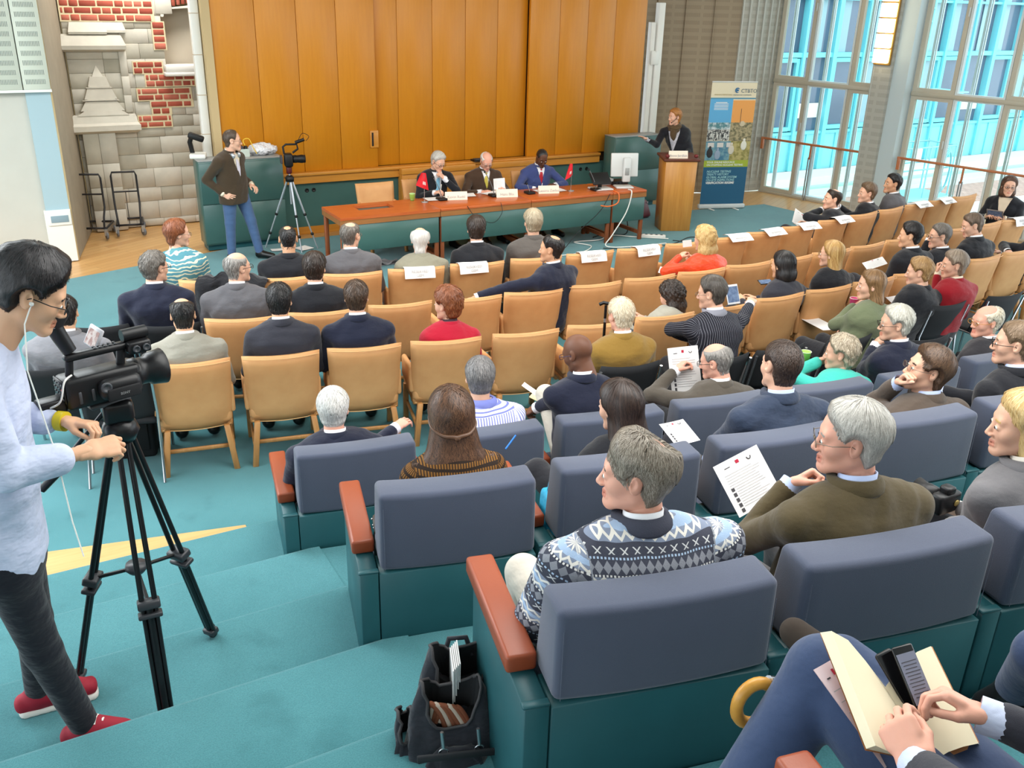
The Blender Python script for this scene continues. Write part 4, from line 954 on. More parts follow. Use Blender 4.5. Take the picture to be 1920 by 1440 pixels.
# ================================================================ furniture
LEATHER = mat('tan_leather', (216, 164, 110), 0.55, spec=0.35, col2=(198, 142, 90), vscale=3.0, grain=0.15, gscale=140, wrinkle=0.12, wscale=5)
LEATHER2 = mat('tan_leather_edge', (228, 176, 118), 0.55, var=0.1)
LEG = wood('chair_oak', (200, 146, 88), (176, 120, 66), 'Z', 0.4)
BLACKF = mat('black_upholstery', (34, 35, 38), 0.8, grain=0.3, gscale=300)
CHROME = mat('chrome', (190, 192, 196), 0.18, 0.9)
FABRIC = mat('slate_fabric', (80, 86, 104), 0.92, spec=0.1, var=0.08, vscale=3, grain=0.5, gscale=520, sheen=0.3)
ORANGE = mat('orange_leather', (152, 72, 42), 0.36, spec=0.45, var=0.08, grain=0.1, gscale=160)
PAPER = mat('white_paper', (238, 236, 234), 0.7)
INK = mat('grey_print', (178, 176, 178), 0.8); INKD = mat('dark_print', (70, 68, 72), 0.8); RED = mat('red_print', (180, 30, 60), 0.7)

def make_armchair():
    """origin on the floor under the middle of the back's top edge; the sitter faces +y"""
    t = thing('armchair', 'tan leather armchair', 'chair')
    def bend(p):  # the back bows and is a little wider at the top
        x = p.x * (1.0 + 0.05 * (p.z / 0.28)); return Vector((x, p.y - 0.03 * (p.x / 0.27) ** 2 * -1 - 0.05 * (p.z / 0.28), p.z + 0.012 * (p.x / 0.28) ** 2))
    m = MB(); bm = bmesh.new(); bmesh.ops.create_grid(bm, x_segments=12, y_segments=6, size=0.5)
    vs = []; fs = []; nx, nz = 12, 8
    def P(i, k, side):
        u = i / nx * 2 - 1; w = k / nz * 2 - 1; edge = max(abs(u), abs(w)); th = 0.036 * (1 - max(0, (abs(u) - 0.86) / 0.14) ** 2 * 0.6) * (1 - max(0, (abs(w) - 0.86) / 0.14) ** 2 * 0.6)
        return bend(Vector((u * 0.262, th * side, w * 0.275)))
    for side in (-1, 1):
        for k in range(nz + 1):
            for i in range(nx + 1): vs.append(P(i, k, side))
    o1 = (nx + 1) * (nz + 1); I = lambda i, k, s: s * o1 + k * (nx + 1) + i
    for k in range(nz):
        for i in range(nx): fs += [(I(i, k, 0), I(i + 1, k, 0), I(i + 1, k + 1, 0), I(i, k + 1, 0)), (I(i, k + 1, 1), I(i + 1, k + 1, 1), I(i + 1, k, 1), I(i, k, 1))]
    for i in range(nx): fs += [(I(i, 0, 1), I(i + 1, 0, 1), I(i + 1, 0, 0), I(i, 0, 0)), (I(i, nz, 0), I(i + 1, nz, 0), I(i + 1, nz, 1), I(i, nz, 1))]
    for k in range(nz): fs += [(I(0, k, 0), I(0, k + 1, 0), I(0, k + 1, 1), I(0, k, 1)), (I(nx, k, 1), I(nx, k + 1, 1), I(nx, k + 1, 0), I(nx, k, 0))]
    bm.free(); m.M = Matrix.Translation((0, 0.05, 0.585)); m.add(vs, fs, True); b = m.build('backrest', LEATHER, t)
    m = MB(); pts = [bend(Vector((x, -0.037, 0.262))) + Vector((0, 0.05, 0.585)) for x in [(-0.255 + 0.51 * i / 16) for i in range(17)]]; m.tube(pts, 0.0032, 5); m.build('top_seam', LEATHER2, b)
    m = MB(); pts = [bend(Vector((x, -0.036, -0.262))) + Vector((0, 0.05, 0.585)) for x in [(-0.25 + 0.5 * i / 16) for i in range(17)]]; m.tube(pts, 0.0035, 5); m.build('bottom_seam', LEATHER2, b)
    m = MB(); m.rbox((0, 0.32, 0.40), (0.50, 0.50, 0.11), 0.035, 3); m.build('seat', LEATHER, t)
    m = MB(); m.rbox((0, 0.33, 0.335), (0.50, 0.46, 0.05), 0.006, 1); m.build('seat_rail', LEG, t)
    for sx in (-1, 1):
        m = MB(); m.rbox((sx * 0.258, 0.28, 0.52), (0.042, 0.40, 0.20), 0.02, 2, warp=lambda p: (p.x, p.y, p.z * (1 if p.z < 0 else 1) - (p.y * 0.10 if p.z > 0 else 0))); m.build('armrest', LEATHER, t)
        m = MB(); m.rbox((sx * 0.225, 0.045, 0.17), (0.042, 0.045, 0.35), 0.005, 1, warp=lambda p: (p.x + 0.02 * sx * (-p.z / 0.17), p.y - 0.035 * (-p.z / 0.17 + 1) / 2, p.z)); m.build('leg', LEG, t)
        m = MB(); m.rbox((sx * 0.245, 0.50, 0.17), (0.042, 0.045, 0.34), 0.005, 1, warp=lambda p: (p.x, p.y + 0.02 * (-p.z / 0.17), p.z)); m.build('leg', LEG, t)
        m = MB(); m.rbox((sx * 0.238, 0.27, 0.17), (0.022, 0.46, 0.03), 0.004, 1); m.build('stretcher', LEG, t)
    m = MB(); m.rbox((0, 0.06, 0.17), (0.46, 0.02, 0.03), 0.004, 1); m.build('stretcher', LEG, t)
    return t
def make_black_chair():
    t = thing('stacking_chair', 'black stacking chair', 'chair')
    m = MB(); bnd = lambda u, w: Vector((u * 0.25, 0.05 + 0.05 * u * u - 0.06 * w, 0.62 + 0.19 * w + 0.012 * u * u))
    vs = []; fs = []; nx, nz = 12, 6; o1 = (nx + 1) * (nz + 1)
    for side in (0, 1):
        for k in range(nz + 1):
            for i in range(nx + 1):
                u, w = i / nx * 2 - 1, k / nz * 2 - 1; uu = u * (1 - 0.06 * max(0, w) ** 4); p = bnd(uu, w); p.y += (0.022 if side else -0.012) * (1 - 0.7 * max(abs(u), abs(w)) ** 8); vs.append(p)
    I = lambda i, k, s: s * o1 + k * (nx + 1) + i
    for k in range(nz):
        for i in range(nx): fs += [(I(i, k, 0), I(i + 1, k, 0), I(i + 1, k + 1, 0), I(i, k + 1, 0)), (I(i, k + 1, 1), I(i + 1, k + 1, 1), I(i + 1, k, 1), I(i, k, 1))]
    for i in range(nx): fs += [(I(i, 0, 1), I(i + 1, 0, 1), I(i + 1, 0, 0), I(i, 0, 0)), (I(i, nz, 0), I(i + 1, nz, 0), I(i + 1, nz, 1), I(i, nz, 1))]
    for k in range(nz): fs += [(I(0, k, 0), I(0, k + 1, 0), I(0, k + 1, 1), I(0, k, 1)), (I(nx, k, 1), I(nx, k + 1, 1), I(nx, k + 1, 0), I(nx, k, 0))]
    m.add(vs, fs, True); m.build('backrest', BLACKF, t)
    m = MB(); m.rbox((0, 0.33, 0.43), (0.47, 0.46, 0.05), 0.02, 2); m.build('seat', BLACKF, t)
    for sx in (-1, 1):
        m = MB(); m.tube([(sx * 0.245, 0.02, 0.78), (sx * 0.245, 0.09, 0.5), (sx * 0.245, 0.06, 0.2), (sx * 0.25, -0.03, 0.0)], 0.011, 8); m.build('leg', CHROME, t)
        m = MB(); m.tube([(sx * 0.24, 0.10, 0.42), (sx * 0.24, 0.50, 0.42), (sx * 0.25, 0.56, 0.38), (sx * 0.25, 0.58, 0.0)], 0.011, 8); m.build('leg', CHROME, t)
    return t
def spot(mid, ang): return (mid[0], mid[1], 0), math.radians(ang)
CH = {}
ROWA = [('a1', -2.72, 7.86, 10), ('a2', -2.11, 8.0, 14), ('a3', -1.50, 8.2, 17), ('a4', -0.93, 8.42, 18), ('a5', -0.36, 8.66, 19), ('a6', 0.22, 8.92, 21), ('a7', 0.78, 9.17, 25), ('a8', 1.32, 9.44, 26), ('a9', 1.86, 9.71, 27), ('a10', 2.38, 10.02, 28), ('a11', 2.86, 10.34, 29), ('a12', 3.34, 10.67, 31), ('a13', 3.87, 11.06, 33), ('a14', 4.36, 11.42, 35), ('a15', 4.83, 11.78, 36), ('a16', 5.29, 12.13, 36), ('a17', 5.75, 12.44, 34), ('a18', 6.22, 12.76, 33)]
ROWB = [('b1', -2.17, 6.86, 12), ('b2', -1.56, 7.08, 17), ('b3', -0.95, 7.34, 20), ('b4', -0.36, 7.56, 19), ('b5', 0.18, 7.79, 19), ('b6', 0.74, 8.07, 22), ('b7', 1.29, 8.35, 24), ('b8', 1.83, 8.62, 25), ('b9', 2.35, 8.91, 25), ('b10', 2.86, 9.2, 27), ('b11', 3.36, 9.5, 28), ('b12', 3.86, 9.83, 32), ('b13', 4.36, 10.16, 32), ('b14', 4.85, 10.48, 33), ('b15', 5.3, 10.78, 32), ('b16', 5.74, 11.06, 31), ('b17', 6.2, 11.34, 30)]
ROWC = [('c1', -2.25, 5.91, 20), ('c2', -1.66, 6.11, 19), ('c3', -1.09, 6.31, 17), ('c4', -0.5, 6.5, 16), ('c5', 0.11, 6.72, 19), ('c6', 0.70, 6.97, 19), ('c7', 1.27, 7.22, 21), ('c8', 1.86, 7.52, 26), ('c9', 2.39, 7.85, 27), ('c10', 2.92, 8.15, 27), ('c11', 3.44, 8.45, 28), ('c12', 3.94, 8.77, 29), ('c13', 4.44, 9.09, 30), ('c14', 4.94, 9.42, 30), ('c15', 5.46, 9.74, 30), ('c16', 5.98, 10.04, 30)]
NTH = ['first', 'second', 'third', 'fourth', 'fifth', 'sixth', 'seventh', 'eighth', 'ninth', 'tenth', 'eleventh', 'twelfth', 'thirteenth', 'fourteenth', 'fifteenth', 'sixteenth', 'seventeenth', 'eighteenth']
ac = make_armchair(); first = True
for rname, row in (('front row by the stage', ROWA), ('middle row', ROWB), ('rear leather row', ROWC)):
    for i, (k, x, y, a) in enumerate(row):
        o = ac if first else copy_tree(ac); first = False
        place(o, (x, y, 0), math.radians(a), 'tan leather armchair, %s from the aisle in the %s' % (NTH[i], rname), 'tan leather armchairs of the audience'); CH[k] = (np.array((x, y, 0.0)), math.radians(a))
bc = make_black_chair(); first = True
for k, x, y, a, lb in (('d1', 0.88, 6.22, 20, 'black stacking chair under the man in the mustard jacket'), ('d2', 1.60, 6.42, 24, 'black stacking chair under the man in the pinstripe suit'), ('d3', 2.10, 6.66, 26, 'empty black stacking chair behind the leather row, left of the teal cardigan woman'),
        ('d4', 2.72, 6.92, 26, 'black stacking chair under the woman in the sage green sweater'), ('d5', 3.34, 7.62, 27, 'black stacking chair under the short haired blond person in black'), ('d6', 3.95, 7.92, 28, 'black stacking chair under the woman in the red knitted cardigan'),
        ('d7', 4.62, 8.25, 26, 'empty black stacking chair behind the woman in the red cardigan'), ('e1', -2.72, 6.80, 16, 'black stacking chair under the grey haired man in the navy suit'), ('e2', -3.26, 6.72, 13, 'empty black stacking chair at the aisle beside the navy suit man'),
        ('e3', -3.28, 5.84, 10, 'black stacking chair under the grey suited man beside the video camera'), ('e4', -2.72, 5.72, 14, 'empty black stacking chair holding a black bag beside the video camera'), ('d8', 3.38, 6.98, 26, 'black stacking chair under the grey haired man with the pink cup'), ('d9', 4.42, 7.30, 30, 'black stacking chair under the white bearded man')):
    o = bc if first else copy_tree(bc); first = False
    place(o, (x, y, 0), math.radians(a), lb, 'black stacking chairs of the audience'); CH[k] = (np.array((x, y, 0.0)), math.radians(a))
# chairs of the speakers
PCH = {}
for k, (u, v, lb) in {'p0': (4.58, 11.86, 'empty tan armchair behind the speakers table, beside the table inset'), 'p1': (5.27, 11.90, 'tan armchair under the speaker with the light blue tie'), 'p2': (6.07, 11.92, 'tan armchair under the speaker in the brown suit'), 'p3': (7.03, 11.94, 'tan armchair under the speaker in the blue suit')}.items():
    o = copy_tree(ac); p = room(u, v); place(o, p, A30 + PI, lb, 'tan leather armchairs of the speakers'); CH[k] = (np.array(p), A30 + PI)

# ---- upholstered fixed seats on green plinths
SEATS = {}
def make_bench(name, label, left, right, ztop, zfoot, arms=(True, False), zplinth=None, depth=0.64):
    l = np.array(left); r = np.array(right); v = r - l; wd = float(np.linalg.norm(v)); a = math.atan2(v[1], v[0])
    zb = ztop - 0.42; ztop -= {0.0: 0.055, 0.36: 0.06}.get(zfoot, 0.105); ch = ztop - zb     # bottom and height of the back cushion
    t = thing(name, label, 'seat', (l[0], l[1], zfoot), a, 'slate fixed seats on green plinths'); zt = ztop - zfoot; zb -= zfoot
    m = MB(); m.rbox((wd / 2 - 0.003, 0.075, zb / 2), (wd - 0.004, 0.15, zb), 0.004, 1); m.rbox((wd / 2, 0.36, 0.15), (wd - 0.01, 0.44, 0.3), 0.004, 1); m.build('plinth', PLINTHG, t)
    def warp(p):
        z = (p.z + ch / 2) / ch; y = p.y
        if p.y > 0: y = p.y * (1 - 0.5 * z)
        return (p.x * (1 - 0.012 * z), y + 0.02 * (p.x / (wd / 2)) ** 2 * 0.8, p.z + 0.006 * (p.x / (wd / 2)) ** 2)
    bm = MB(); bb = bmesh.new(); bmesh.ops.create_cube(bb, size=1)
    for q in bb.verts: q.co = Vector((q.co.x * (wd - 0.012), q.co.y * 0.2, q.co.z * ch))
    bmesh.ops.subdivide_edges(bb, edges=[e for e in bb.edges if abs(e.verts[0].co.x - e.verts[1].co.x) > 0.1], cuts=9)
    sharp = [e for e in bb.edges if e.calc_face_angle(0) > 0.5]
    bmesh.ops.bevel(bb, geom=sharp, offset=0.024, segments=4, profile=0.5, affect='EDGES'); bb.verts.index_update()
    bm.add([Vector(warp(q.co)) + Vector((wd / 2, 0.095, zt - ch / 2)) for q in bb.verts], [[q.index for q in f.verts] for f in bb.faces], True); bb.free()
    bk = bm.build('back_cushion', FABRIC, t)
    for sx in (0.004, wd - 0.004):
        m = MB(); m.tube([(sx + (0.02 if sx < 0.1 else -0.02), 0.0, zb + 0.02 + (ch - 0.07) * i / 6) for i in range(7)], 0.0011, 5); m.build('seam', FABRIC, bk)
    m = MB(); m.rbox((wd / 2, 0.40, 0.37), (wd - 0.02, 0.46, 0.14), 0.04, 3); m.build('seat_cushion', FABRIC, t)
    for k, has in enumerate(arms):
        if not has: continue
        x = -0.044 if k == 0 else wd + 0.04; ww = 0.078; za = zb + 0.01
        m = MB(); m.rbox((x, depth / 2, za / 2), (ww, depth, za), 0.004, 1); s_ = m.build('side_panel', PLINTHG, t)
        m = MB(); m.rbox((x - 0.001, 0.015, za + 0.002), (ww + 0.006, 0.03, 0.012), 0.004, 1); m.build('edge_cap', PLINTHG, s_)
        m = MB(); m.rbox((x - 0.004, 0.15 + (depth - 0.09) / 2, za + 0.035), (ww + (0.02 if label.find('navy, lowest') > 0 or arms[0] and left[0] < 0.2 else 0.006), depth - 0.09, 0.065), 0.013, 3); m.build('armrest', ORANGE, t)
    SEATS[name + label] = t; return (np.array((l[0], l[1], zfoot)), a, wd)
B = {}
r1 = [((-1.17, 4.41), (-0.52, 4.64)), ((-0.43, 4.64), (0.22, 4.88)), ((0.31, 4.92), (0.97, 5.15)), ((1.05, 5.2), (1.70, 5.42)), ((1.82, 5.47), (2.46, 5.70)), ((2.58, 5.74), (3.2, 6.05)), ((3.32, 6.12), (3.95, 6.42))]
l1 = ['under the white haired man in navy', 'under the man in the striped shirt', 'under the bald man in the dark suit', 'under the grey man reading a programme', 'under the woman in the turquoise cardigan', 'behind the man with the pink cup', 'behind the white bearded man']
for i, (a, b) in enumerate(r1): B['r1%d' % i] = make_bench('fixed_seat', 'slate fixed seat %s, lowest row' % l1[i], a, b, 0.99, 0.0, (True, i == 6))
r2 = [((-0.53, 3.2), (0.13, 3.39)), ((0.22, 3.45), (0.88, 3.67)), ((0.96, 3.72), (1.61, 3.94)), ((1.69, 3.97), (2.37, 4.2)), ((2.46, 4.26), (3.1, 4.5))]
l2 = ['under the woman in the brown knit', 'under the long dark haired woman', 'under the man in the navy blazer', 'under the brown haired man with glasses', 'under the bespectacled man in black']
for i, (a, b) in enumerate(r2): B['r2%d' % i] = make_bench('fixed_seat', 'slate fixed seat %s, second row' % l2[i], a, b, 1.47, 0.36, (True, i == 4))
r3 = [((0.14, 2.06), (0.82, 2.255)), ((0.90, 2.31), (1.59, 2.53)), ((1.68, 2.57), (2.35, 2.79))]
l3 = ['under the man in the patterned sweater', 'under the man in the green tweed jacket', 'under the fair haired woman with the camera']
for i, (a, b) in enumerate(r3): B['r3%d' % i] = make_bench('fixed_seat', 'slate fixed seat %s, third row' % l3[i], a, b, 1.83, 0.72, (True, i == 2))
_p = at_z(1490, 1404, 1.85)[:2] - RN * 0.70 + RD * 0.04; _q = _p + RD * 0.70
B['r40'] = make_bench('fixed_seat', 'slate fixed seat with orange armrest under the man with the phone', tuple(_p), tuple(_q), 2.19, 1.08, (True, True))
_p2 = _q + RD * 0.085; B['r41'] = make_bench('fixed_seat', 'slate fixed seat beside the man with the phone', tuple(_p2), tuple(_p2 + RD * 0.7), 2.19, 1.08, (False, True))

# ---- the speakers' table: four units with green modesty panels
TOP = wood('mahogany_top', (204, 108, 56), (182, 84, 40), 'X', 0.28); TLEG = wood('mahogany_leg', (158, 88, 50), (134, 68, 36), 'Z', 0.4)
edges = [3.63, 4.97, 6.32, 7.66, 8.25]
for i, (u0, u1) in enumerate(zip(edges[:-1], edges[1:])):
    t = thing('speakers_table', ['mahogany table unit with cable inset and green front at the left end', 'mahogany table unit with the first two name cards', 'mahogany table unit before the man in the blue suit', 'short mahogany table unit under the computer monitor'][i], 'table', room((u0 + u1) / 2, 10.9), A30, 'units of the speakers table'); w2 = (u1 - u0) / 2 - 0.004
    m = MB()
    if i == 0:
        ix0, ix1, iy0, iy1 = -0.30, 0.18, -0.02, 0.22
        for c, d in (((0, (-0.35 + iy0) / 2, 0.715), (2 * w2, iy0 + 0.35, 0.035)), ((0, (0.35 + iy1) / 2, 0.715), (2 * w2, 0.35 - iy1, 0.035)), (((-w2 + ix0) / 2, (iy0 + iy1) / 2, 0.715), (ix0 + w2, iy1 - iy0, 0.035)), (((w2 + ix1) / 2, (iy0 + iy1) / 2, 0.715), (w2 - ix1, iy1 - iy0, 0.035))): m.box(c, d)
    else: m.rbox((0, 0, 0.715), (2 * w2, 0.70, 0.035), 0.006, 2)
    tp = m.build('table_top', TOP, t)
    if i == 0:
        m = MB(); m.box((-0.06, 0.1, 0.69), (0.48, 0.24, 0.01)); m.build('inset_tray', GREEN, t)
    m = MB(); m.box((0, -0.335, 0.665), (2 * w2, 0.02, 0.065)); m.box((0, 0.335, 0.665), (2 * w2, 0.02, 0.065)); m.box((-w2 + 0.012, 0, 0.665), (0.022, 0.66, 0.065)); m.box((w2 - 0.012, 0, 0.665), (0.022, 0.66, 0.065)); m.build('apron', wood('mahogany_apron', (168, 112, 62), (146, 90, 46), 'X'), t)
    m = MB(); m.rbox((0.0, -0.325, 0.465), (2 * w2 - 0.03, 0.022, 0.335), 0.003, 1); m.build('modesty_panel', GREEN, t)
    for sx in (-1, 1):
        for sy in (-1, 1):
            m = MB(); m.rbox((sx * (w2 - 0.035), sy * 0.30, 0.35), (0.05, 0.05, 0.70), 0.004, 1); m.build('leg', TLEG, t)
        m = MB(); m.box((sx * (w2 - 0.035), 0, 0.10), (0.03, 0.6, 0.05)); m.build('stretcher', TLEG, t)
# ---- green cabinets
for u0, u1, v0, z1, lb in ((2.40, 3.50, 12.40, 1.18, 'dark green cabinet behind the standing man, with clutter on top'), (8.98, 9.92, 12.42, 1.17, 'dark green cabinet behind the lectern and the speaking woman')):
    t = thing('green_cabinet', lb, 'cabinet', room((u0 + u1) / 2, (v0 + 12.72) / 2), A30); w_, d_ = u1 - u0, 12.72 - v0
    m = MB(); m.rbox((0, 0, (z1 + 0.08) / 2), (w_, d_, z1 - 0.08), 0.004, 1); m.build('body', GREEN, t)
    m = MB(); m.box((0, 0.02, 0.04), (w_ - 0.06, d_ - 0.06, 0.08)); m.build('plinth', PLINTHG, t)
    for za, zb in ((0.10, 0.62), (0.63, z1 - 0.02)):
        m = MB(); m.rbox((0, -d_ / 2 - 0.008, (za + zb) / 2), (w_ - 0.012, 0.016, zb - za), 0.003, 1); m.build('door', GREEN, t)
    m = MB(); m.rbox((0, 0, z1 + 0.006), (w_ + 0.008, d_ + 0.01, 0.014), 0.003, 1); m.build('cabinet_top', mat('grey_top', (150, 152, 150), 0.3), t)
# ---- lectern
OAK = wood('lectern_oak', (212, 152, 74), (192, 128, 56), 'Z', 0.35)
LCT = thing('lectern', 'oak lectern with name card before the speaking woman', 'lectern', (2.405, 14.02, 0), math.radians(8))
m = MB(); m.rbox((0, 0, 0.53), (0.47, 0.36, 1.06), 0.004, 1, warp=lambda p: (p.x * (1 + 0.06 * p.z), p.y * (1 + 0.08 * p.z), p.z)); m.build('body', OAK, LCT)
m = MB(); m.rbox((0, 0.0, 1.085), (0.56, 0.42, 0.035), 0.01, 2, rx=0.10); m.build('reading_top', wood('lectern_top', (110, 58, 40), (90, 44, 30), 'X'), LCT)
for sx in (-1, 1):
    m = MB(); m.rbox((sx * 0.22, -0.16, 1.125), (0.06, 0.06, 0.05), 0.02, 2); m.build('padded_end', mat('oxblood_pad', (110, 36, 36), 0.4), LCT)
# ================================================================ the people
def suit(name, col, col2=None, wr=0.35, rough=0.85, weave=0.25):
    if name in MATS: return MATS[name]
    m = base_mat(name, col, rough, 0, 0.2); t = NT(m); v = t.coord('Object')
    c1 = lin(col); c2 = lin(col2) if col2 else tuple(x * 0.8 for x in c1)
    f = t.noise(v, 480, 2); cc = t.mix(f, c1, c2); cc = t.mix(t.math('MULTIPLY', t.noise(v, 9, 3), 0.35), cc, tuple(x * 0.72 for x in c1)); t.l(cc, t.b.inputs['Base Color'])
    sx = t.n('ShaderNodeSeparateXYZ'); t.l(t.attr('cuv').outputs['Vector'], sx.inputs[0])
    seam = t.math('MULTIPLY', t.math('LESS_THAN', t.math('ABSOLUTE', sx.outputs[0]), 0.0022), t.math('LESS_THAN', sx.outputs[2], 0.5))
    b = t.bump(t.noise(t.coord('Object', (1, 1, 1.7)), 9, 3, 0.5), wr, 0.035); b = t.bump(seam, -0.7, 0.004, b); b = t.bump(f, weave, 0.0015, b); t.l(b, t.b.inputs['Normal'])
    t.b.inputs['Sheen Weight'].default_value = 0.2; return m
def cuv_mat(name, col, rough=0.8):
    m = base_mat(name, col, rough, 0, 0.2); t = NT(m); sx = t.n('ShaderNodeSeparateXYZ'); t.l(t.attr('cuv').outputs['Vector'], sx.inputs[0]); return m, t, sx.outputs[0], sx.outputs[1], sx.outputs[2]
def stripes_mat(name, base, line, period, width, rough=0.8, yoke=False):
    m, t, u, v, s = cuv_mat(name, base, rough)
    c = u
    if yoke: sel = t.math('GREATER_THAN', v, 0.44); sel = t.math('MULTIPLY', sel, t.math('LESS_THAN', s, 0.5)); c = t.math('ADD', t.math('MULTIPLY', u, t.math('SUBTRACT', 1.0, sel)), t.math('MULTIPLY', v, sel))
    k = t.math('LESS_THAN', t.math('FRACT', t.math('ADD', t.math('DIVIDE', c, period), 50.0)), width / period); t.l(t.mix(k, lin(base), lin(line)), t.b.inputs['Base Color'])
    t.l(t.bump(t.noise(t.coord('Object', (1, 1, 1.7)), 9, 3, 0.5), 0.3, 0.03), t.b.inputs['Normal']); return m
def fair_isle():
    m, t, u, v, s = cuv_mat('fair_isle_knit', (62, 64, 76), 0.9); F = lambda x: t.math('FRACT', t.math('ADD', x, 40.0))
    b = F(t.math('DIVIDE', v, 0.125)); tri = lambda p: t.math('MULTIPLY', t.math('ABSOLUTE', t.math('SUBTRACT', F(t.math('DIVIDE', u, p)), 0.5)), 2.0)
    near = lambda x, c, w: t.math('LESS_THAN', t.math('ABSOLUTE', t.math('SUBTRACT', x, c)), w)
    t1, t2 = tri(0.034), tri(0.026); cc = t.mix(near(b, 0.40, 0.05), t.mix(t.math('MULTIPLY', t.math('GREATER_THAN', b, 0.2), t.math('LESS_THAN', b, 0.57)), lin((66, 68, 80)), lin((128, 138, 158))), lin((158, 180, 208)))
    cc = t.mix(t.math('LESS_THAN', t.math('ABSOLUTE', t.math('SUBTRACT', b, 0.76)), t.math('MULTIPLY', t2, 0.13)), cc, lin((136, 138, 146)))
    cc = t.mix(near(t.math('ADD', b, t.math('MULTIPLY', t1, 0.10)), 0.34, 0.032), cc, lin((220, 216, 208))); cc = t.mix(near(t.math('SUBTRACT', b, t.math('MULTIPLY', t1, 0.10)), 0.46, 0.032), cc, lin((220, 216, 208)))
    cc = t.mix(t.math('MULTIPLY', near(b, 0.60, 0.022), near(F(t.math('DIVIDE', u, 0.011)), 0.5, 0.27)), cc, lin((224, 222, 218)))
    cc = t.mix(t.math('MULTIPLY', near(b, 0.05, 0.07), near(tri(0.04), t.math('MULTIPLY', t.math('ABSOLUTE', t.math('SUBTRACT', b, 0.05)), 8.0), 0.13)), cc, lin((205, 205, 205)))
    cc = t.mix(t.math('MULTIPLY', near(b, 0.93, 0.022), near(F(t.math('DIVIDE', u, 0.011)), 0.5, 0.27)), cc, lin((170, 190, 214)))
    t.l(cc, t.b.inputs['Base Color']); t.l(t.bump(t.noise(t.coord('Object'), 260, 2), 0.5, 0.003), t.b.inputs['Normal']); return m
def knit_brown():
    m, t, u, v, s = cuv_mat('brown_open_knit', (60, 42, 28), 0.9); F = lambda x: t.math('FRACT', t.math('ADD', x, 40.0))
    k = t.math('MULTIPLY', t.math('LESS_THAN', F(t.math('DIVIDE', u, 0.012)), 0.6), t.math('LESS_THAN', F(t.math('DIVIDE', v, 0.03)), 0.62)); t.l(t.mix(k, lin((46, 36, 30)), lin((128, 88, 44))), t.b.inputs['Base Color'])
    t.l(t.bump(k, 0.7, 0.004), t.b.inputs['Normal']); return m
def shawl_mat():
    m = base_mat('paisley_shawl', (70, 120, 140), 0.8); t = NT(m); v = t.coord('Object'); w_ = t.n('ShaderNodeTexWave', wave_type='RINGS', i_Scale=9.0, i_Distortion=9.0, i_Detail=2.0); t.l(v, w_.inputs[0])
    cc = t.mix(t.noise(v, 7, 3), lin((44, 104, 128)), lin((92, 148, 150))); r = t.math('GREATER_THAN', w_.outputs['Fac'], 0.78); t.l(t.mix(r, cc, lin((206, 200, 170))), t.b.inputs['Base Color']); return m
def tweed(name, c1, c2): return suit(name, c1, c2, 0.3, 0.95, 0.6)
BLK = suit('black_suit', (28, 29, 35)); NVY = suit('navy_suit', (30, 34, 54)); CHAR = suit('charcoal_suit', (52, 52, 61)); GRY = suit('grey_suit', (96, 94, 98)); LGRY = suit('light_grey_suit', (160, 155, 142), (140, 136, 124)); MGRY = suit('mid_grey_suit', (128, 127, 132)); BRG = suit('brown_grey_suit', (96, 90, 86))
TWD = tweed('pale_tweed', (148, 144, 126), (120, 116, 100)); GBR = tweed('gunmetal_brown', (92, 84, 74), (72, 66, 60)); MUS = tweed('mustard_tweed', (156, 122, 56), (120, 90, 36)); OLV = tweed('olive_tweed', (92, 80, 54), (66, 56, 38)); BLZ = suit('navy_blazer_cotton', (50, 62, 84), (42, 52, 72), 0.45, 0.8, 0.4); GSW = tweed('grey_wool', (122, 120, 122), (100, 98, 102)); RED_J = suit('crimson_jacket', (186, 22, 50)); REDK = tweed('red_boucle', (168, 28, 40), (110, 14, 26)); ORG = suit('orange_satin', (226, 74, 36), None, 0.6, 0.35, 0.0); SAGE = tweed('sage_knit', (120, 128, 98), (96, 104, 78)); TEALC = suit('turquoise_cardigan', (70, 196, 180), None, 0.5, 0.8); LTOP = suit('stone_top', (172, 168, 154)); BRJ = tweed('brown_jacket', (92, 80, 70), (74, 62, 54)); BRS = suit('brown_suit', (74, 54, 40)); BLU = suit('blue_suit', (66, 78, 130)); JKT = tweed('dark_brown_jacket', (76, 62, 46), (56, 44, 32)); SHIRT_B = suit('pale_blue_shirt', (206, 214, 238), (196, 204, 230), 0.6, 0.8, 0.2); WSH = mat('white_shirt', (236, 236, 240), 0.7, wrinkle=0.2); BSH = mat('blue_collar', (186, 200, 236), 0.7)
DTR = suit('dark_trousers', (38, 38, 44)); GTR = suit('grey_trousers', (78, 76, 78)); KHA = suit('cream_trousers', (212, 204, 190), None, 0.4); JEAN = suit('blue_jeans', (82, 108, 146), (62, 86, 124), 0.4, 0.85, 0.4); DJEAN = suit('dark_denim', (22, 26, 36), (15, 18, 28), 0.5, 0.8, 0.4); BJEAN = suit('navy_chinos', (58, 74, 106), (48, 62, 92), 0.3)
SHOE = mat('black_shoe', (24, 22, 22), 0.3); REDSHOE = mat('red_canvas', (150, 22, 44), 0.7)
STRP = stripes_mat('blue_striped_shirt', (226, 224, 236), (120, 128, 196), 0.017, 0.0065, 0.75, True); PIN = stripes_mat('pinstripe_suit', (36, 36, 44), (138, 138, 148), 0.017, 0.002, 0.85); FAIR = fair_isle(); KNB = knit_brown(); SHAWL = shawl_mat()
GB = mat('black_frame', (18, 16, 16), 0.3); GM = mat('metal_frame', (120, 112, 100), 0.3, 0.7); GY = mat('amber_frame', (190, 130, 40), 0.3)
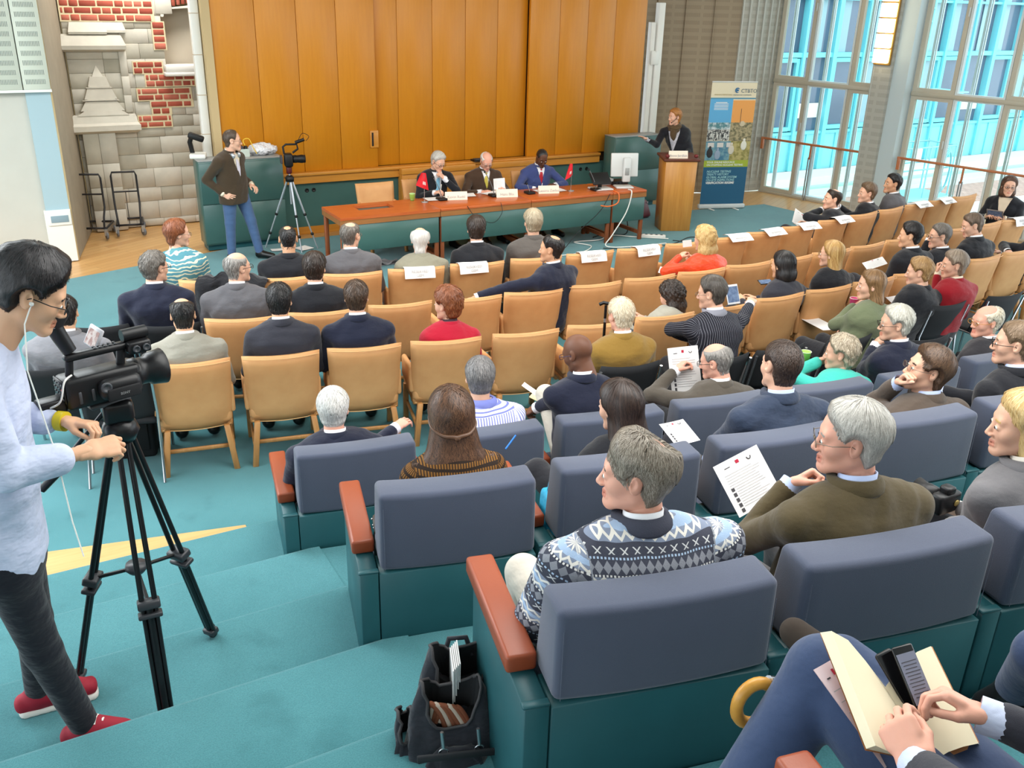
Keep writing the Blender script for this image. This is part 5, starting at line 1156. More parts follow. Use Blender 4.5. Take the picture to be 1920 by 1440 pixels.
# hair styles
SHORT = dict(t=0.015); CROP = dict(t=0.007, len=0.02, sw=0.0016); THIN = dict(t=0.013, bald=0.052); FRINGE = dict(t=0.012, bald=(0, 0.0, 0.13, 0.085)); FULL = dict(t=0.022, top=0.008); WAVY = dict(t=0.022, vol=0.007, wave=0.7, mess=0.3); REC = dict(t=0.014, recede=0.03)
BROWNH = ((58, 42, 32), (92, 70, 54)); BLACKH = ((20, 18, 19), (48, 44, 44)); DBRH = ((38, 30, 26), (68, 54, 46)); GREYH = ((112, 108, 104), (176, 170, 164)); DGREY = ((84, 78, 72), (136, 128, 120)); WHITEH = ((206, 202, 196), (240, 238, 234)); BLONDE = ((196, 156, 92), (232, 204, 146)); AUBURN = ((112, 60, 34), (156, 92, 56)); GBLOND = ((150, 136, 112), (198, 184, 158)); LBRN = ((110, 82, 54), (156, 120, 82))
BF = {}
for k, (l, a, wd) in B.items():
    BF[k] = (l + np.array((math.cos(a), math.sin(a), 0)) * wd / 2, a)
INFO = {}
def frame(k):
    if k in BF: P, a = BF[k]; return P, a, 0.33, 0.02, 0.46
    P, a = CH[k]; return P, a, 0.21, 0.035, 0.455
def local(k, px, py, y, xo=0.0):
    """photo pixel to a point of the sitter's own frame at forward distance y from the pelvis"""
    P, a, yp, _, _ = frame(k); n = np.array((-math.sin(a), math.cos(a), 0)); r = np.array((math.cos(a), math.sin(a), 0)); q = P + n * (yp + y); X = at_plane(px, py, q, n)
    return np.array(((X - P) @ r - xo, y, X[2] - P[2]), np.float32)
def sitter(name, k, px, py, label, top, hyaw=0, hpitch=8, hair=SHORT, hcol=BROWNH, yh=None, pel=0.65, h=0.012, **kw):
    P, a, yp, dy, sh_ = frame(k); y = dy if yh is None else yh; hd = local(k, px, py, y); xo = hd[0] * pel; n = np.array((-math.sin(a), math.cos(a), 0)); r = np.array((math.cos(a), math.sin(a), 0))
    loc = P + n * yp + r * xo; arms = {}
    for i, d in (kw.pop('arms', None) or {}).items():
        d = dict(d)
        for kk in ('e', 'w'):
            if kk in d and len(d[kk]) == 4 and d[kk][0] == 'px': _, qx, qy, yy = d[kk]; d[kk] = local(k, qx, qy, yy, xo)
        arms[i] = d
    kw.setdefault('bottom', DTR); kw.setdefault('shoe', SHOE); kw.setdefault('seed', len(INFO) + 1)
    hd = hd - np.array((xo, 0, 0), np.float32)
    INFO[name] = person(label, tuple(loc), a, hd, top, hyaw=hyaw, hpitch=hpitch, hair=hair, hcol=hcol, sit=sh_, arms=arms, h=h, **kw); INFO[name]['key'] = (k, xo); return INFO[name]
W_ = dict(shirt=WSH)
# front row by the stage
sitter('shawl', 'a1', 333, 437, 'woman with auburn bob and glasses wearing a blue paisley shawl', SHAWL, -65, 5, dict(t=0.02, cover_ears=True, nape=-0.1, side=0.02), AUBURN, fem=True, collar=False, sleeve=2.2, glasses=(GM, False), bulk=1.08)
sitter('darkcrop', 'a2', 540, 448, 'man in black suit with cropped dark hair and small bald crown', BLK, 0, 5, dict(t=0.006, len=0.015, bald=0.028), BLACKH, skin='tan', bulk=1.08)
sitter('greybald', 'a3', 658, 441, 'man in grey suit with thinning grey hair behind the table inset', GRY, -38, 5, dict(t=0.016, bald=(0.01, -0.03, 0.12, 0.045), mess=0.3), DGREY, glasses=(GM, False), bulk=1.05, **W_)
sitter('whitelong', 'a4', 788, 450, 'old man with long white hair and bald crown in pale tweed jacket', TWD, -15, 8, dict(t=0.018, bald=(0.0, 0.0, 0.125, 0.06), nape=-0.14, len=0.07, cover_ears=True), WHITEH, bulk=1.0)
sitter('brownsuit', 'a5', 893, 430, 'man in black suit with dark brown hair behind the second reserved sign', BLK, -15, 5, FULL, DBRH, **W_)
sitter('greyblond', 'a6', 999, 417, 'man in brown grey suit with straw grey hair before the middle table unit', BRG, -5, 3, FULL, GBLOND, bulk=1.1)
sitter('row_left', 'a13', 1560, 373, 'balding dark haired man in black suit resting his cheek on his hand', BLK, 62, 0, dict(t=0.014, bald=0.04), DBRH, yh=0.05, tw=20, arms={0: dict(e=('px', 1510, 405, 0.22), w=('px', 1543, 392, 0.2), pose='fist', up=(0, 1, 0.3))}, legs={0: dict(k=(-0.22, 0.46, 0.6), a=(-0.5, 0.62, 0.38)), 1: dict(k=(0.0, 0.48, 0.5), a=(-0.02, 0.52, 0.09))}, **W_)
sitter('row_mid', 'a14', 1625, 362, 'grey brown haired man in black suit with clasped hands by the window', BLK, 60, 0, FULL, ((92, 70, 52), (140, 116, 92)), tw=15, pel=0.75, arms={0: dict(e=(-0.26, 0.16, 0.72), w=(-0.10, 0.34, 0.84), pose='fist'), 1: dict(e=(0.2, 0.2, 0.72), w=(-0.04, 0.36, 0.84), pose='fist')}, **W_)
sitter('row_right', 'a15', 1673, 344, 'dark curly haired man in grey suit in profile before the grey column', GRY, 62, -2, dict(t=0.02, vol=0.006, wave=0.5), BLACKH, tw=10, pel=0.8, skin='tan', **W_)
# middle row
sitter('navyglass', 'e1', 291, 501, 'grey wavy haired man with black glasses in navy suit at the aisle', NVY, -45, 3, WAVY, DGREY, glasses=(GB, True), h=0.011, nstr=700, bulk=1.08, **W_)
sitter('greyspec', 'b1', 446, 501, 'balding grey haired man with dark glasses in grey suit', GRY, -52, 0, dict(t=0.012, bald=(0, 0.0, 0.12, 0.07)), GREYH, glasses=(GB, True), h=0.011, nstr=700, bulk=1.1, **W_)
sitter('dark2', 'b2', 590, 503, 'man in black suit with dark brown hair between two grey suited men', BLK, -12, 8, FULL, DBRH, h=0.011, nstr=700, **W_)
sitter('armext', 'b5', 1033, 466, 'dark haired balding man in navy suit stretching his arm over a chair', NVY, 55, 3, dict(t=0.016, bald=(0.0, -0.05, 0.12, 0.042)), BLACKH, tw=28, pel=0.8, skin='tan', h=0.011, nstr=700, bulk=1.08, arms={0: dict(e=('px', 952, 540, -0.05), w=('px', 893, 558, -0.03), stretch=True, pose='relax')}, **W_)
sitter('orange', 'b8', 1320, 448, 'woman with wavy blonde hair in an orange satin blouse', ORG, 12, 6, dict(t=0.03, vol=0.014, wave=0.9, mess=0.4, long=0.2, width=0.105, depth=0.06, cover_ears=True, len=0.16, seg=9), BLONDE, fem=True, collar=False, yh=0.1, h=0.011, nstr=900, arms={0: dict(e=('px', 1252, 508, 0.12), w=('px', 1282, 474, 0.22), pose='hold', up=(-1, 0, 0.5)), 1: dict(e=('px', 1338, 508, 0.25), w=('px', 1292, 478, 0.32), pose='hold')})
# rear leather row
sitter('fargrey', 'e3', 122, 586, 'dark haired man in grey suit behind the video camera', MGRY, 8, 12, SHORT, BLACKH, skin='asian', h=0.010, nstr=700, bulk=1.1, **W_)
sitter('lightgrey', 'c1', 343, 590, 'man in light grey suit with black hair thin on top', LGRY, 0, 6, dict(t=0.014, bald=(0.0, 0.0, 0.128, 0.055), cover_ears=False), BLACKH, skin='asian', h=0.009, nstr=900, **W_)
sitter('dgrey', 'c2', 524, 564, 'man in charcoal suit with smooth black hair in the rear leather row', CHAR, -10, 6, dict(t=0.019, top=0.004), BLACKH, skin='asian', h=0.009, nstr=1100, **W_)
sitter('navy3', 'c3', 668, 557, 'man in dark navy suit with brown hair in the rear leather row', NVY, -8, 6, dict(t=0.018, mess=0.3), BROWNH, h=0.009, nstr=1100, **W_)
sitter('red', 'c4', 838, 571, 'woman with puffy auburn hair in crimson jacket', RED_J, 42, 4, dict(t=0.03, vol=0.008, top=0.012, wave=0.4, cover_ears=False, nape=-0.1, len=0.06), AUBURN, fem=True, h=0.009, nstr=1100, shirt=mat('dark_plum_scarf', (52, 22, 34), 0.7))
sitter('curly', 'c7', 1258, 556, 'dark curly haired woman in stone coloured top leaning aside', LTOP, 20, 18, dict(t=0.03, vol=0.016, vf=110, wave=1.4, mess=0.5, long=0.16, width=0.09, cover_ears=True, len=0.12, seg=9), DBRH, fem=True, collar=False, yh=0.14, pel=0.0, h=0.010, nstr=900)
sitter('bob', 'c9', 1467, 497, 'woman with straight black bob in charcoal jacket', CHAR, 15, 8, dict(t=0.02, long=0.16, width=0.092, depth=0.075, back=-0.04, fwd=0.03, cover_ears=True, len=0.2, seg=9, mess=0.05), BLACKH, skin='asian', fem=True, h=0.010, nstr=1000)
sitter('blonde2', 'c10', 1558, 476, 'woman with long straight blonde hair in black jacket', BLK, 35, 4, dict(t=0.018, long=0.36, width=0.10, cover_ears=True, len=0.34, seg=12, mess=0.08), ((168, 124, 68), (214, 178, 116)), fem=True, h=0.010, nstr=1200, glasses=(GM, False), collar=False)
sitter('blackhair', 'c12', 1706, 441, 'man with thick black hair in black suit at the right', BLK, 38, 6, dict(t=0.02, top=0.006), BLACKH, skin='asian', h=0.011, nstr=800, legs={0: dict(k=(-0.16, 0.46, 0.62), a=(-0.42, 0.6, 0.42))}, **W_)
sitter('specr', 'c13', 1761, 442, 'grey brown haired man with black glasses in black suit, hand on chin', BLK, 58, 6, SHORT, DGREY, glasses=(GB, True), h=0.011, nstr=700, arms={0: dict(e=('px', 1722, 492, 0.2), w=('px', 1735, 466, 0.2), pose='fist', up=(0, 1, 0.3))}, **W_)
sitter('darkr', 'c14', 1822, 422, 'brown haired man with bowed head in black suit at the right', BLK, 55, 18, SHORT, ((86, 68, 54), (128, 110, 94)), h=0.011, nstr=700, **W_)
sitter('edge', 'c15', 1950, 425, 'man in black suit cut off by the right edge of the picture', BLK, 40, 5, SHORT, BROWNH, arms={0: dict(e=('px', 1925, 470, 0.0), w=('px', 1890, 472, 0.05), stretch=True)}, **W_)
# black chairs
sitter('mustard', 'd1', 1163, 591, 'old man with thin white hair in mustard tweed jacket', MUS, 6, 10, dict(t=0.015, mess=0.4, lift=0.012, recede=0.015), ((214, 196, 164), (244, 234, 214)), skin='pink', h=0.0085, nstr=1300, **W_)
sitter('pin', 'd2', 1333, 549, 'dark haired man with glasses in black pinstripe suit leaning forward', PIN, 38, 10, dict(t=0.02, top=0.006, mess=0.25), ((58, 52, 48), (108, 100, 92)), yh=0.16, h=0.0085, nstr=1200, glasses=(GM, False), arms={0: dict(e=('px', 1266, 618, 0.3), w=('px', 1305, 640, 0.45)), 1: dict(e=('px', 1392, 600, 0.28), w=('px', 1405, 573, 0.42), pose='hold')}, **W_)
sitter('green', 'd4', 1632, 534, 'woman with long brown hair in sage green sweater holding a pink cup', SAGE, 55, 5, dict(t=0.016, long=0.24, width=0.085, fwd=0.01, cover_ears=False, len=0.25, seg=10, mess=0.08), LBRN, fem=True, collar=False, h=0.0095, nstr=1000, arms={0: dict(e=('px', 1570, 608, 0.16), w=('px', 1590, 585, 0.2), pose='hold', up=(-1, 0.2, 0.2)), 1: dict(e=('px', 1650, 620, 0.2), w=('px', 1570, 615, 0.36), pose='relax')}, bottom=DTR)
sitter('boy', 'd5', 1722, 509, 'person with short blond hair in black jacket before the red cardigan woman', BLK, 42, 8, dict(t=0.024, mess=0.2), ((140, 104, 62), (192, 154, 104)), h=0.010, nstr=900)
sitter('redknit', 'd6', 1787, 496, 'woman with grey brown bob in red knitted cardigan, hand at her mouth', REDK, 58, 6, dict(t=0.026, cover_ears=False, nape=-0.1, mess=0.08, len=0.08), ((118, 100, 84), (168, 152, 134)), fem=True, h=0.010, nstr=1000, bulk=1.15, shirt=mat('cream_polo_neck', (232, 220, 196), 0.8), arms={0: dict(e=('px', 1750, 560, 0.2), w=('px', 1758, 520, 0.2), pose='fist', up=(0, 1, 0.3))})
# lowest row of fixed seats
sitter('white', 'r10', 625, 766, 'white haired man in navy jacket in the lowest row', NVY, -12, 8, dict(t=0.018, mess=0.25), WHITEH, skin='pink', h=0.008, nstr=4000, bulk=1.1, arms={1: dict(e=('px', 692, 842, 0.15), w=('px', 722, 818, 0.28), pose='relax')}, **W_)
sitter('stripe', 'r11', 900, 707, 'grey haired man in blue striped shirt', STRP, -15, 8, dict(t=0.016, mess=0.35), ((92, 90, 92), (156, 152, 150)), h=0.008, nstr=4000, sleeve=1.1, jacket_name='shirt', collar=True)
sitter('baldblack', 'r12', 1083, 662, 'bald dark skinned man with glasses in dark navy suit, cream trousers', NVY, 32, 22, None, BLACKH, skin='brown', h=0.008, glasses=(mat('navy_frame', (30, 36, 80), 0.3), True), bottom=KHA, yh=0.06, arms={0: dict(e=('px', 1050, 745, 0.12), w=('px', 1018, 760, 0.32), pose='hold', up=(-0.6, 0, 1))}, legs={0: dict(k=(-0.10, 0.42, 0.80), a=(0.2, 0.55, 0.55)), 1: dict(k=(0.12, 0.44, 0.53), a=(0.12, 0.46, 0.09))}, **W_)
sitter('paper', 'r13', 1341, 677, 'balding grey haired man with glasses reading a programme sheet', GBR, 42, 14, dict(t=0.012, bald=(0.0, 0.0, 0.128, 0.072), mess=0.1), GREYH, skin='pink', h=0.008, nstr=1500, glasses=(GB, True), yh=0.04, arms={0: dict(e=('px', 1243, 745, 0.1), w=('px', 1246, 716, 0.2), pose='pinch', up=(-1, 0, 0.2))}, **W_)
sitter('teal', 'r14', 1575, 661, 'woman with short grey blond hair in turquoise cardigan', TEALC, 48, 6, dict(t=0.026, vol=0.006, wave=0.5, mess=0.3, nape=-0.1), ((150, 134, 112), (206, 192, 168)), fem=True, collar=False, h=0.009, nstr=1300, arms={0: dict(e=('px', 1498, 712, 0.1), w=('px', 1532, 680, 0.16), pose='hold', up=(0, 1, 0.3))})
sitter('pinkcup', 'r15', 1678, 606, 'grey white haired man with glasses in navy jacket with a pink cup', NVY, 55, 6, dict(t=0.022, mess=0.2, top=0.004), ((176, 172, 160), (222, 218, 206)), h=0.009, nstr=1300, glasses=(GB, True), arms={0: dict(e=('px', 1625, 690, 0.12), w=('px', 1632, 668, 0.22), pose='hold', up=(-1, 0.2, 0.2))}, **W_)
sitter('beard', 'r16', 1848, 602, 'white bearded balding man with amber glasses in dark jacket', suit('dark_charcoal', (50, 48, 52)), 75, 2, dict(t=0.016, bald=(0.0, 0.02, 0.125, 0.075), mess=0.35, lift=0.01), ((204, 192, 168), (238, 230, 212)), skin='pink', h=0.009, nstr=1300, glasses=(GY, True), **W_)
# second row
sitter('brunette', 'r20', 845, 778, 'woman with long brown half tied hair in brown open knit', KNB, 0, 8, dict(t=0.022, long=0.36, width=0.125, depth=0.065, cover_ears=True, len=0.36, seg=14, mess=0.1, wave=0.8, sw=0.0012), ((52, 34, 24), (118, 82, 58)), fem=True, collar=False, h=0.007, nstr=7500)
sitter('longdark', 'r21', 1160, 762, 'woman with long straight dark hair in black jacket', BLK, 25, 10, dict(t=0.022, long=0.34, width=0.115, depth=0.06, cover_ears=True, len=0.36, seg=13, mess=0.07, sw=0.0011), ((32, 24, 22), (74, 56, 48)), fem=True, collar=False, h=0.007, nstr=7000, yh=0.06, legs={0: dict(k=(-0.24, 0.40, 0.66), a=(-0.62, 0.42, 0.46)), 1: dict(k=(-0.02, 0.42, 0.55), a=(-0.05, 0.45, 0.09))})
sitter('navyb', 'r22', 1463, 685, 'man with short dark hair in navy cotton blazer', BLZ, 4, 6, dict(t=0.012, len=0.03, mess=0.2), ((44, 34, 30), (84, 66, 56)), h=0.007, nstr=6000, hroll=6, bulk=1.06, shirt=BSH, arms={0: dict(e=('px', 1352, 830, 0.1), w=('px', 1330, 860, 0.3))})
sitter('brownj', 'r23', 1738, 692, 'brown haired man with glasses in brown jacket resting his cheek on his fist', BRJ, 68, -10, dict(t=0.026, mess=0.25, nape=-0.1, len=0.07, side=0.02, swept=(-0.3, 0.3, 0)), ((60, 44, 34), (112, 84, 62)), h=0.007, nstr=5000, glasses=(GM, False), pel=0.7, shirt=BSH, arms={0: dict(e=('px', 1655, 770, 0.12), w=('px', 1680, 722, 0.1), pose='fist', up=(0, 1, 0.3))})
sitter('rightspec', 'r24', 1902, 643, 'man with short brown hair and glasses in black jacket at the right edge', BLK, 45, 4, dict(t=0.012, len=0.03), ((104, 82, 60), (150, 126, 100)), h=0.008, nstr=1500, glasses=(GB, True), shirt=BSH, arms={0: dict(e=('px', 1850, 755, 0.1), w=('px', 1806, 744, 0.2), pose='relax')})
# third row
sitter('fair', 'r30', 1190, 885, 'man with tousled grey hair in a patterned blue and white sweater', FAIR, 62, 4, dict(t=0.020, bald=(0.018, -0.07, 0.105, 0.034), mess=0.26, lift=0.010, len=0.085, seg=9, sw=0.0008, feather=0.04, nape=-0.085, side=0.01), ((96, 84, 70), (170, 160, 146)), skin='pink', h=0.0055, nstr=11000, hs=1.02, bulk=1.28, collar=True, bottom=KHA, sleeve=2.4, shirt=WSH,
       arms={0: dict(e=('px', 1005, 1165, 0.0), w=('px', 1000, 1190, 0.22), pose='relax')}, legs={0: dict(k=(-0.21, 0.46, 0.60), a=(-0.19, 0.44, 0.09)), 1: dict(k=(0.02, 0.50, 0.58), a=(0.02, 0.46, 0.09))})
sitter('greenj', 'r31', 1593, 820, 'man with smooth grey hair and glasses in olive tweed jacket, chin on hand', OLV, 60, 6, dict(t=0.020, recede=0.0, mess=0.07, len=0.085, seg=9, sw=0.0008), ((150, 146, 138), (206, 202, 194)), skin='pink', h=0.0055, nstr=10000, hs=1.03, bulk=1.12, glasses=(GM, False), shirt=BSH, bottom=GTR,
       arms={0: dict(e=('px', 1395, 1010, 0.16), w=('px', 1482, 908, 0.19), pose='fist', up=(-0.3, 0.8, 0.6), d=(0.9, -0.2, 0.6)), 1: dict(e=(0.3, 0.1, 0.66), w=('px', 1500, 940, 0.34), pose='relax')}, legs={0: dict(k=(-0.26, 0.44, 0.62), a=(-0.2, 0.42, 0.09))})
sitter('blond', 'r32', 1915, 795, 'fair haired woman in grey wool sweater holding a black camera', GSW, 58, 6, dict(t=0.018, long=0.30, width=0.085, cover_ears=False, len=0.3, seg=11, mess=0.08, sw=0.001), ((206, 168, 104), (240, 214, 158)), fem=True, h=0.007, nstr=5000, shirt=mat('cream_blouse', (226, 218, 206), 0.7), arms={0: dict(e=('px', 1815, 1010, 0.12), w=('px', 1775, 985, 0.3), pose='hold', up=(-0.4, 0, 1))})
# ================================================================ people at the table, at the lectern, standing, and in the last row
def px_local(o, r, n, px, py, y):
    """pixel to a local point of a figure at o (right r, forward n) at forward distance y"""
    X = at_plane(px, py, o + n * y, n); return np.array(((X - o) @ r, y, X[2] - o[2]), np.float32)
def axes(yaw): return np.array((math.cos(yaw), math.sin(yaw), 0)), np.array((-math.sin(yaw), math.cos(yaw), 0))
sitter('speaker_a', 'p1', 822, 303, 'grey haired speaker with glasses and light blue tie, hand on his mouth', BLK, 12, 24, dict(t=0.02, top=0.006, swept=(0.6, -0.2, 0)), ((176, 172, 164), (224, 220, 212)), yh=0.12, glasses=(GB, True), open_front=True, tie=mat('light_blue_tie', (128, 182, 210), 0.5), nstr=700, h=0.010, arms={0: dict(e=('px', 853, 352, 0.2), w=('px', 829, 330, 0.20), pose='fist', up=(-0.3, 0.6, 0.6)), 1: dict(e=('px', 789, 352, 0.1), w=('px', 806, 364, 0.32), pose='pinch')}, **W_)
sitter('speaker_b', 'p2', 912, 302, 'white haired speaker in brown suit with yellow tie reading papers', BRS, -10, 28, dict(t=0.012, bald=(0, 0.01, 0.125, 0.08)), WHITEH, skin='pink', yh=0.12, glasses=(GM, True), open_front=True, tie=mat('yellow_tie', (196, 178, 74), 0.5), nstr=600, h=0.010, bulk=1.06, arms={0: dict(e=('px', 942, 346, 0.12), w=('px', 945, 355, 0.34), pose='hold'), 1: dict(e=('px', 876, 350, 0.1), w=('px', 896, 361, 0.32), pose='relax')}, **W_)
sitter('speaker_c', 'p3', 1016, 296, 'bald dark skinned speaker in blue suit with red tie, writing', BLU, -8, 32, dict(t=0.0035, len=0.008, sw=0.0016, recede=0.03), BLACKH, skin='dark', yh=0.14, open_front=True, tie=mat('red_tie', (178, 34, 48), 0.5), nstr=600, h=0.010, bulk=1.08, arms={0: dict(e=('px', 1050, 338, 0.14), w=('px', 1030, 347, 0.34), pose='relax'), 1: dict(e=('px', 975, 345, 0.14), w=('px', 998, 354, 0.34), pose='pinch')}, **W_)
# the woman at the lectern
o = np.array((2.60, 14.50, 0.0)); yw = math.radians(168); r_, n_ = axes(yw)
INFO['lectern_woman'] = person('woman with reddish blond hair and brown scarf speaking at the oak lectern', tuple(o), yw, px_local(o, r_, n_, 1265, 219, 0.0), BLK, fem=True, hair=dict(t=0.018, swept=(0, -1, 0), mess=0.1), hcol=((150, 92, 42), (204, 146, 82)), hyaw=-52, hpitch=4, sit=None, bottom=DTR, shoe=SHOE, shirt=mat('print_blouse', (206, 204, 212), 0.7, var=0.35, vscale=60), open_front=True, h=0.009, nstr=900, bulk=0.95, hs=0.97,
    arms={1: dict(e=px_local(o, r_, n_, 1231, 271, 0.12), w=px_local(o, r_, n_, 1214, 262, 0.25), pose='flat', up=(0, -0.2, 1)), 0: dict(e=px_local(o, r_, n_, 1291, 276, 0.02), w=px_local(o, r_, n_, 1285, 292, 0.22), pose='relax')})
def scarf(I, m, zz=0.0):
    mb = MB(); N, rt, fw = I['N'], I['rt'], I['fw']
    for j, (rr, dz, tr) in enumerate(((0.082, -0.015, 0.03), (0.09, 0.02, 0.028), (0.078, 0.045, 0.024))):
        mb.tube([tuple(N + rt * math.sin(t) * rr - fw * (math.cos(t) * rr * 0.95 - 0.02) + V3(0, 0, dz + 0.02 * math.cos(t) + 0.008 * math.sin(3 * t + j))) for t in [2 * PI * k / 22 for k in range(22)]], tr, 9, True)
    mb.tube([tuple(N + fw * (0.11 + 0.02 * k / 4) + V3(0, 0, -0.02 - 0.04 * k) + rt * 0.01 * math.sin(k)) for k in range(5)], [0.05, 0.055, 0.05, 0.04, 0.012], 10); return mb.build('scarf', m, I['body'])
scarf(INFO['lectern_woman'], suit('brown_leopard_scarf', (104, 84, 58), (60, 44, 28), 0.8, 0.9))
def headset(I, m, side=1):
    mb = MB(); H, RH = I['H'], I['RH']; q = lambda x, y, z: tuple(H + RH @ V3(x, y, z))
    mb.tube([q(side * 0.082, -0.03, 0.01), q(side * 0.085, 0.0, 0.03), q(side * 0.08, 0.03, -0.02), q(side * 0.055, 0.085, -0.07)], 0.003, 6); mb.ball(q(side * 0.052, 0.09, -0.072), 0.009, 8); return mb.build('headset_microphone', m, I['body'])
headset(INFO['lectern_woman'], DARK, -1)
# the man standing beside the green cabinet
o = np.array((-3.60, 11.62, 0.0)); yw = math.radians(-108); r_, n_ = axes(yw); cx_ = px_local(o, r_, n_, 438, 262, 0.0)
def side_px(px, py, x):                                                # pixel to local at lateral distance x
    X = at_plane(px, py, o + r_ * x, r_); return np.array((x, (X - o) @ n_, X[2] - o[2]), np.float32)
INFO['standing_man'] = I = person('standing man in brown jacket and jeans, headphones round his neck, hand on hip', tuple(o), yw, side_px(436, 263, 0.0), JKT, hair=dict(t=0.011, recede=0.025, len=0.03), hcol=((70, 56, 46), (110, 92, 78)), hyaw=34, hpitch=4, sit=None, bottom=JEAN, shoe=SHOE, shirt=mat('cream_shirt', (226, 214, 190), 0.7), tie=stripes_mat('purple_striped_tie', (84, 72, 128), (214, 210, 224), 0.03, 0.012, 0.5), open_front=True, h=0.008, nstr=1200, bulk=1.08, glasses=(GB, False),
    arms={1: dict(e=side_px(389, 334, 0.26), w=side_px(424, 368, 0.20), pose='relax', d=(-0.15, 0.9, -0.35), up=(1, 0, 0.2)), 0: dict(e=(-0.26, -0.05, 1.15), w=(-0.22, 0.12, 0.95))}, legs={0: dict(k=(-0.12, 0.14, 0.50), a=(-0.14, 0.22, 0.09)), 1: dict(k=(0.10, -0.02, 0.50), a=(0.10, -0.04, 0.09))})
mb = MB(); N, rt, fw = I['N'], I['rt'], I['fw']
mb.tube([tuple(N + rt * math.sin(t) * 0.085 - fw * (math.cos(t) * 0.085 - 0.02) + V3(0, 0, 0.02 + 0.03 * math.cos(t))) for t in [-2.4 + 4.8 * k / 16 for k in range(17)]], 0.007, 6); hp_o = mb.build('headphones', DARK, I['body'])
for sx in (-1, 1):
    mb = MB(); c = N + rt * sx * 0.062 + fw * 0.085 + V3(0, 0, -0.01); mb.M = Matrix.Translation(Vector(c)) @ Euler((0, sx * PI / 2, 0)).to_matrix().to_4x4(); mb.lathe([(0.036, -0.012), (0.038, 0.0), (0.03, 0.016), (0.012, 0.018)], 16); mb.build('ear_cup', [mat('silver_cup', (180, 182, 186), 0.3, 0.5)], hp_o)
# the woman at the right, turned towards the room, with a tablet
o = np.array(at_z(1893, 348, 1.16)); o[2] = 0; yw = math.radians(140); r_, n_ = axes(yw)
INFO['tablet_woman'] = I = person('woman with brown bob and glasses in black jacket holding a tablet by the windows', tuple(o), yw, (0, 0.02, 1.16), BLK, fem=True, hair=dict(t=0.018, long=0.17, width=0.09, depth=0.07, back=-0.035, fwd=0.045, cover_ears=True, len=0.2, seg=9, mess=0.06), hcol=((64, 44, 34), (110, 80, 62)), hyaw=22, hpitch=2, sit=0.455, bottom=DTR, shoe=SHOE, shirt=mat('beige_top', (214, 196, 172), 0.7), open_front=True, h=0.009, nstr=1000, glasses=(GB, True),
    arms={0: dict(e=(-0.24, 0.12, 0.72), w=(-0.07, 0.30, 0.80), pose='hold', up=(-0.5, 0.2, 0.8)), 1: dict(e=(0.24, 0.1, 0.72), w=(0.10, 0.30, 0.80), pose='hold', up=(0.5, 0.2, 0.8))})
# the cameraman on the aisle step
CZ = 0.54; o = np.array(at_z(95, 1400, CZ)); o[2] = CZ; yw = math.radians(-72); r_, n_ = axes(yw)
def cam_side(px, py, x):
    X = at_plane(px, py, o + r_ * x, r_); return np.array((x, (X - o) @ n_, X[2] - o[2]), np.float32)
CAMO = (o.copy(), r_, n_)
INFO['cameraman'] = I = person('young black haired cameraman in pale blue striped shirt and dark jeans', tuple(o), yw, cam_side(62, 548, 0.0), SHIRT_B, skin='asian', hair=dict(t=0.03, top=0.010, mess=0.22, len=0.085, seg=9, sw=0.0008, nape=-0.075, vol=0.004), hcol=((22, 20, 21), (58, 54, 56)), hyaw=4, hpitch=30, sit=None, bottom=DJEAN, shoe=None, h=0.006, nstr=9000, bulk=0.94, glasses=(GB, True), collar=False, jacket_name='shirt', hem=0.86, sleeve=1.8, upto=0.80, noff=(0, -0.085, 0.0),
    arms={1: dict(e=cam_side(22, 905, 0.24), w=cam_side(150, 850, 0.14), pose='hold', up=(0.6, 0.2, 0.9)), 0: dict(e=cam_side(15, 800, -0.24), w=cam_side(120, 790, -0.12), pose='hold', up=(-0.3, 0.2, 1))}, legs={0: dict(k=(-0.15, 0.0, 0.50), a=(-0.24, -0.06, 0.09)), 1: dict(k=(0.06, 0.06, 0.50), a=(0.02, 0.14, 0.09))})
print('cameraman head', I['H'])
for i, l in I['Lg'].items():                                           # red canvas shoes with pale soles and laces
    f = l['t'] - l['a']; f = f / np.linalg.norm(f); f[2] = 0; sx = (-1, 1)[i]
    s = SDF(np.minimum(l['a'], l['t']) - 0.12, np.maximum(l['a'], l['t']) + 0.12, 0.006); g = l['a'] * 1.0; g[2] = 0.045
    s.seg(g - f * 0.06, g + f * 0.19, 0.04, 0.044, 0.04, 0.03, np.cross(f, V3(0, 0, 1)), 0.02); s.cap(g - f * 0.01 + V3(0, 0, 0.02), g + V3(0, 0, 0.07), 0.04, 0.04, 0.03); s.cap(l['a'] + V3(0, 0, -0.01), g + f * 0.13 + V3(0, 0, 0.012), 0.054, 0.044, 0.02); s.d = np.maximum(s.d, 0.02 - s.z); v, q = s.mesh(); sh_o = link('shoe', np_mesh('shoe', v, q, [REDSHOE]), I['body'])
    s = SDF(np.minimum(l['a'], l['t']) - 0.12, np.maximum(l['a'], l['t']) + 0.12, 0.006); s.seg(g - f * 0.06 - V3(0, 0, 0.035), g + f * 0.19 - V3(0, 0, 0.035), 0.046, 0.05, 0.03, 0.03, np.cross(f, V3(0, 0, 1)), 0.02); s.d = np.maximum(s.d, np.maximum(s.z - 0.028, 0.001 - s.z)); v, q = s.mesh(); link('sole', np_mesh('sole', v, q, [mat('rubber_sole', (226, 220, 212), 0.6)]), sh_o)
    mb = MB(); rr = np.cross(f, V3(0, 0, 1))
    for k in range(4): p = g + f * (0.045 + 0.026 * k) + V3(0, 0, 0.083 - 0.011 * k); mb.tube([tuple(p - rr * 0.028 - V3(0, 0, 0.014)), tuple(p), tuple(p + rr * 0.028 - V3(0, 0, 0.014))], 0.005, 5)
    mb.build('laces', WHITE, sh_o)
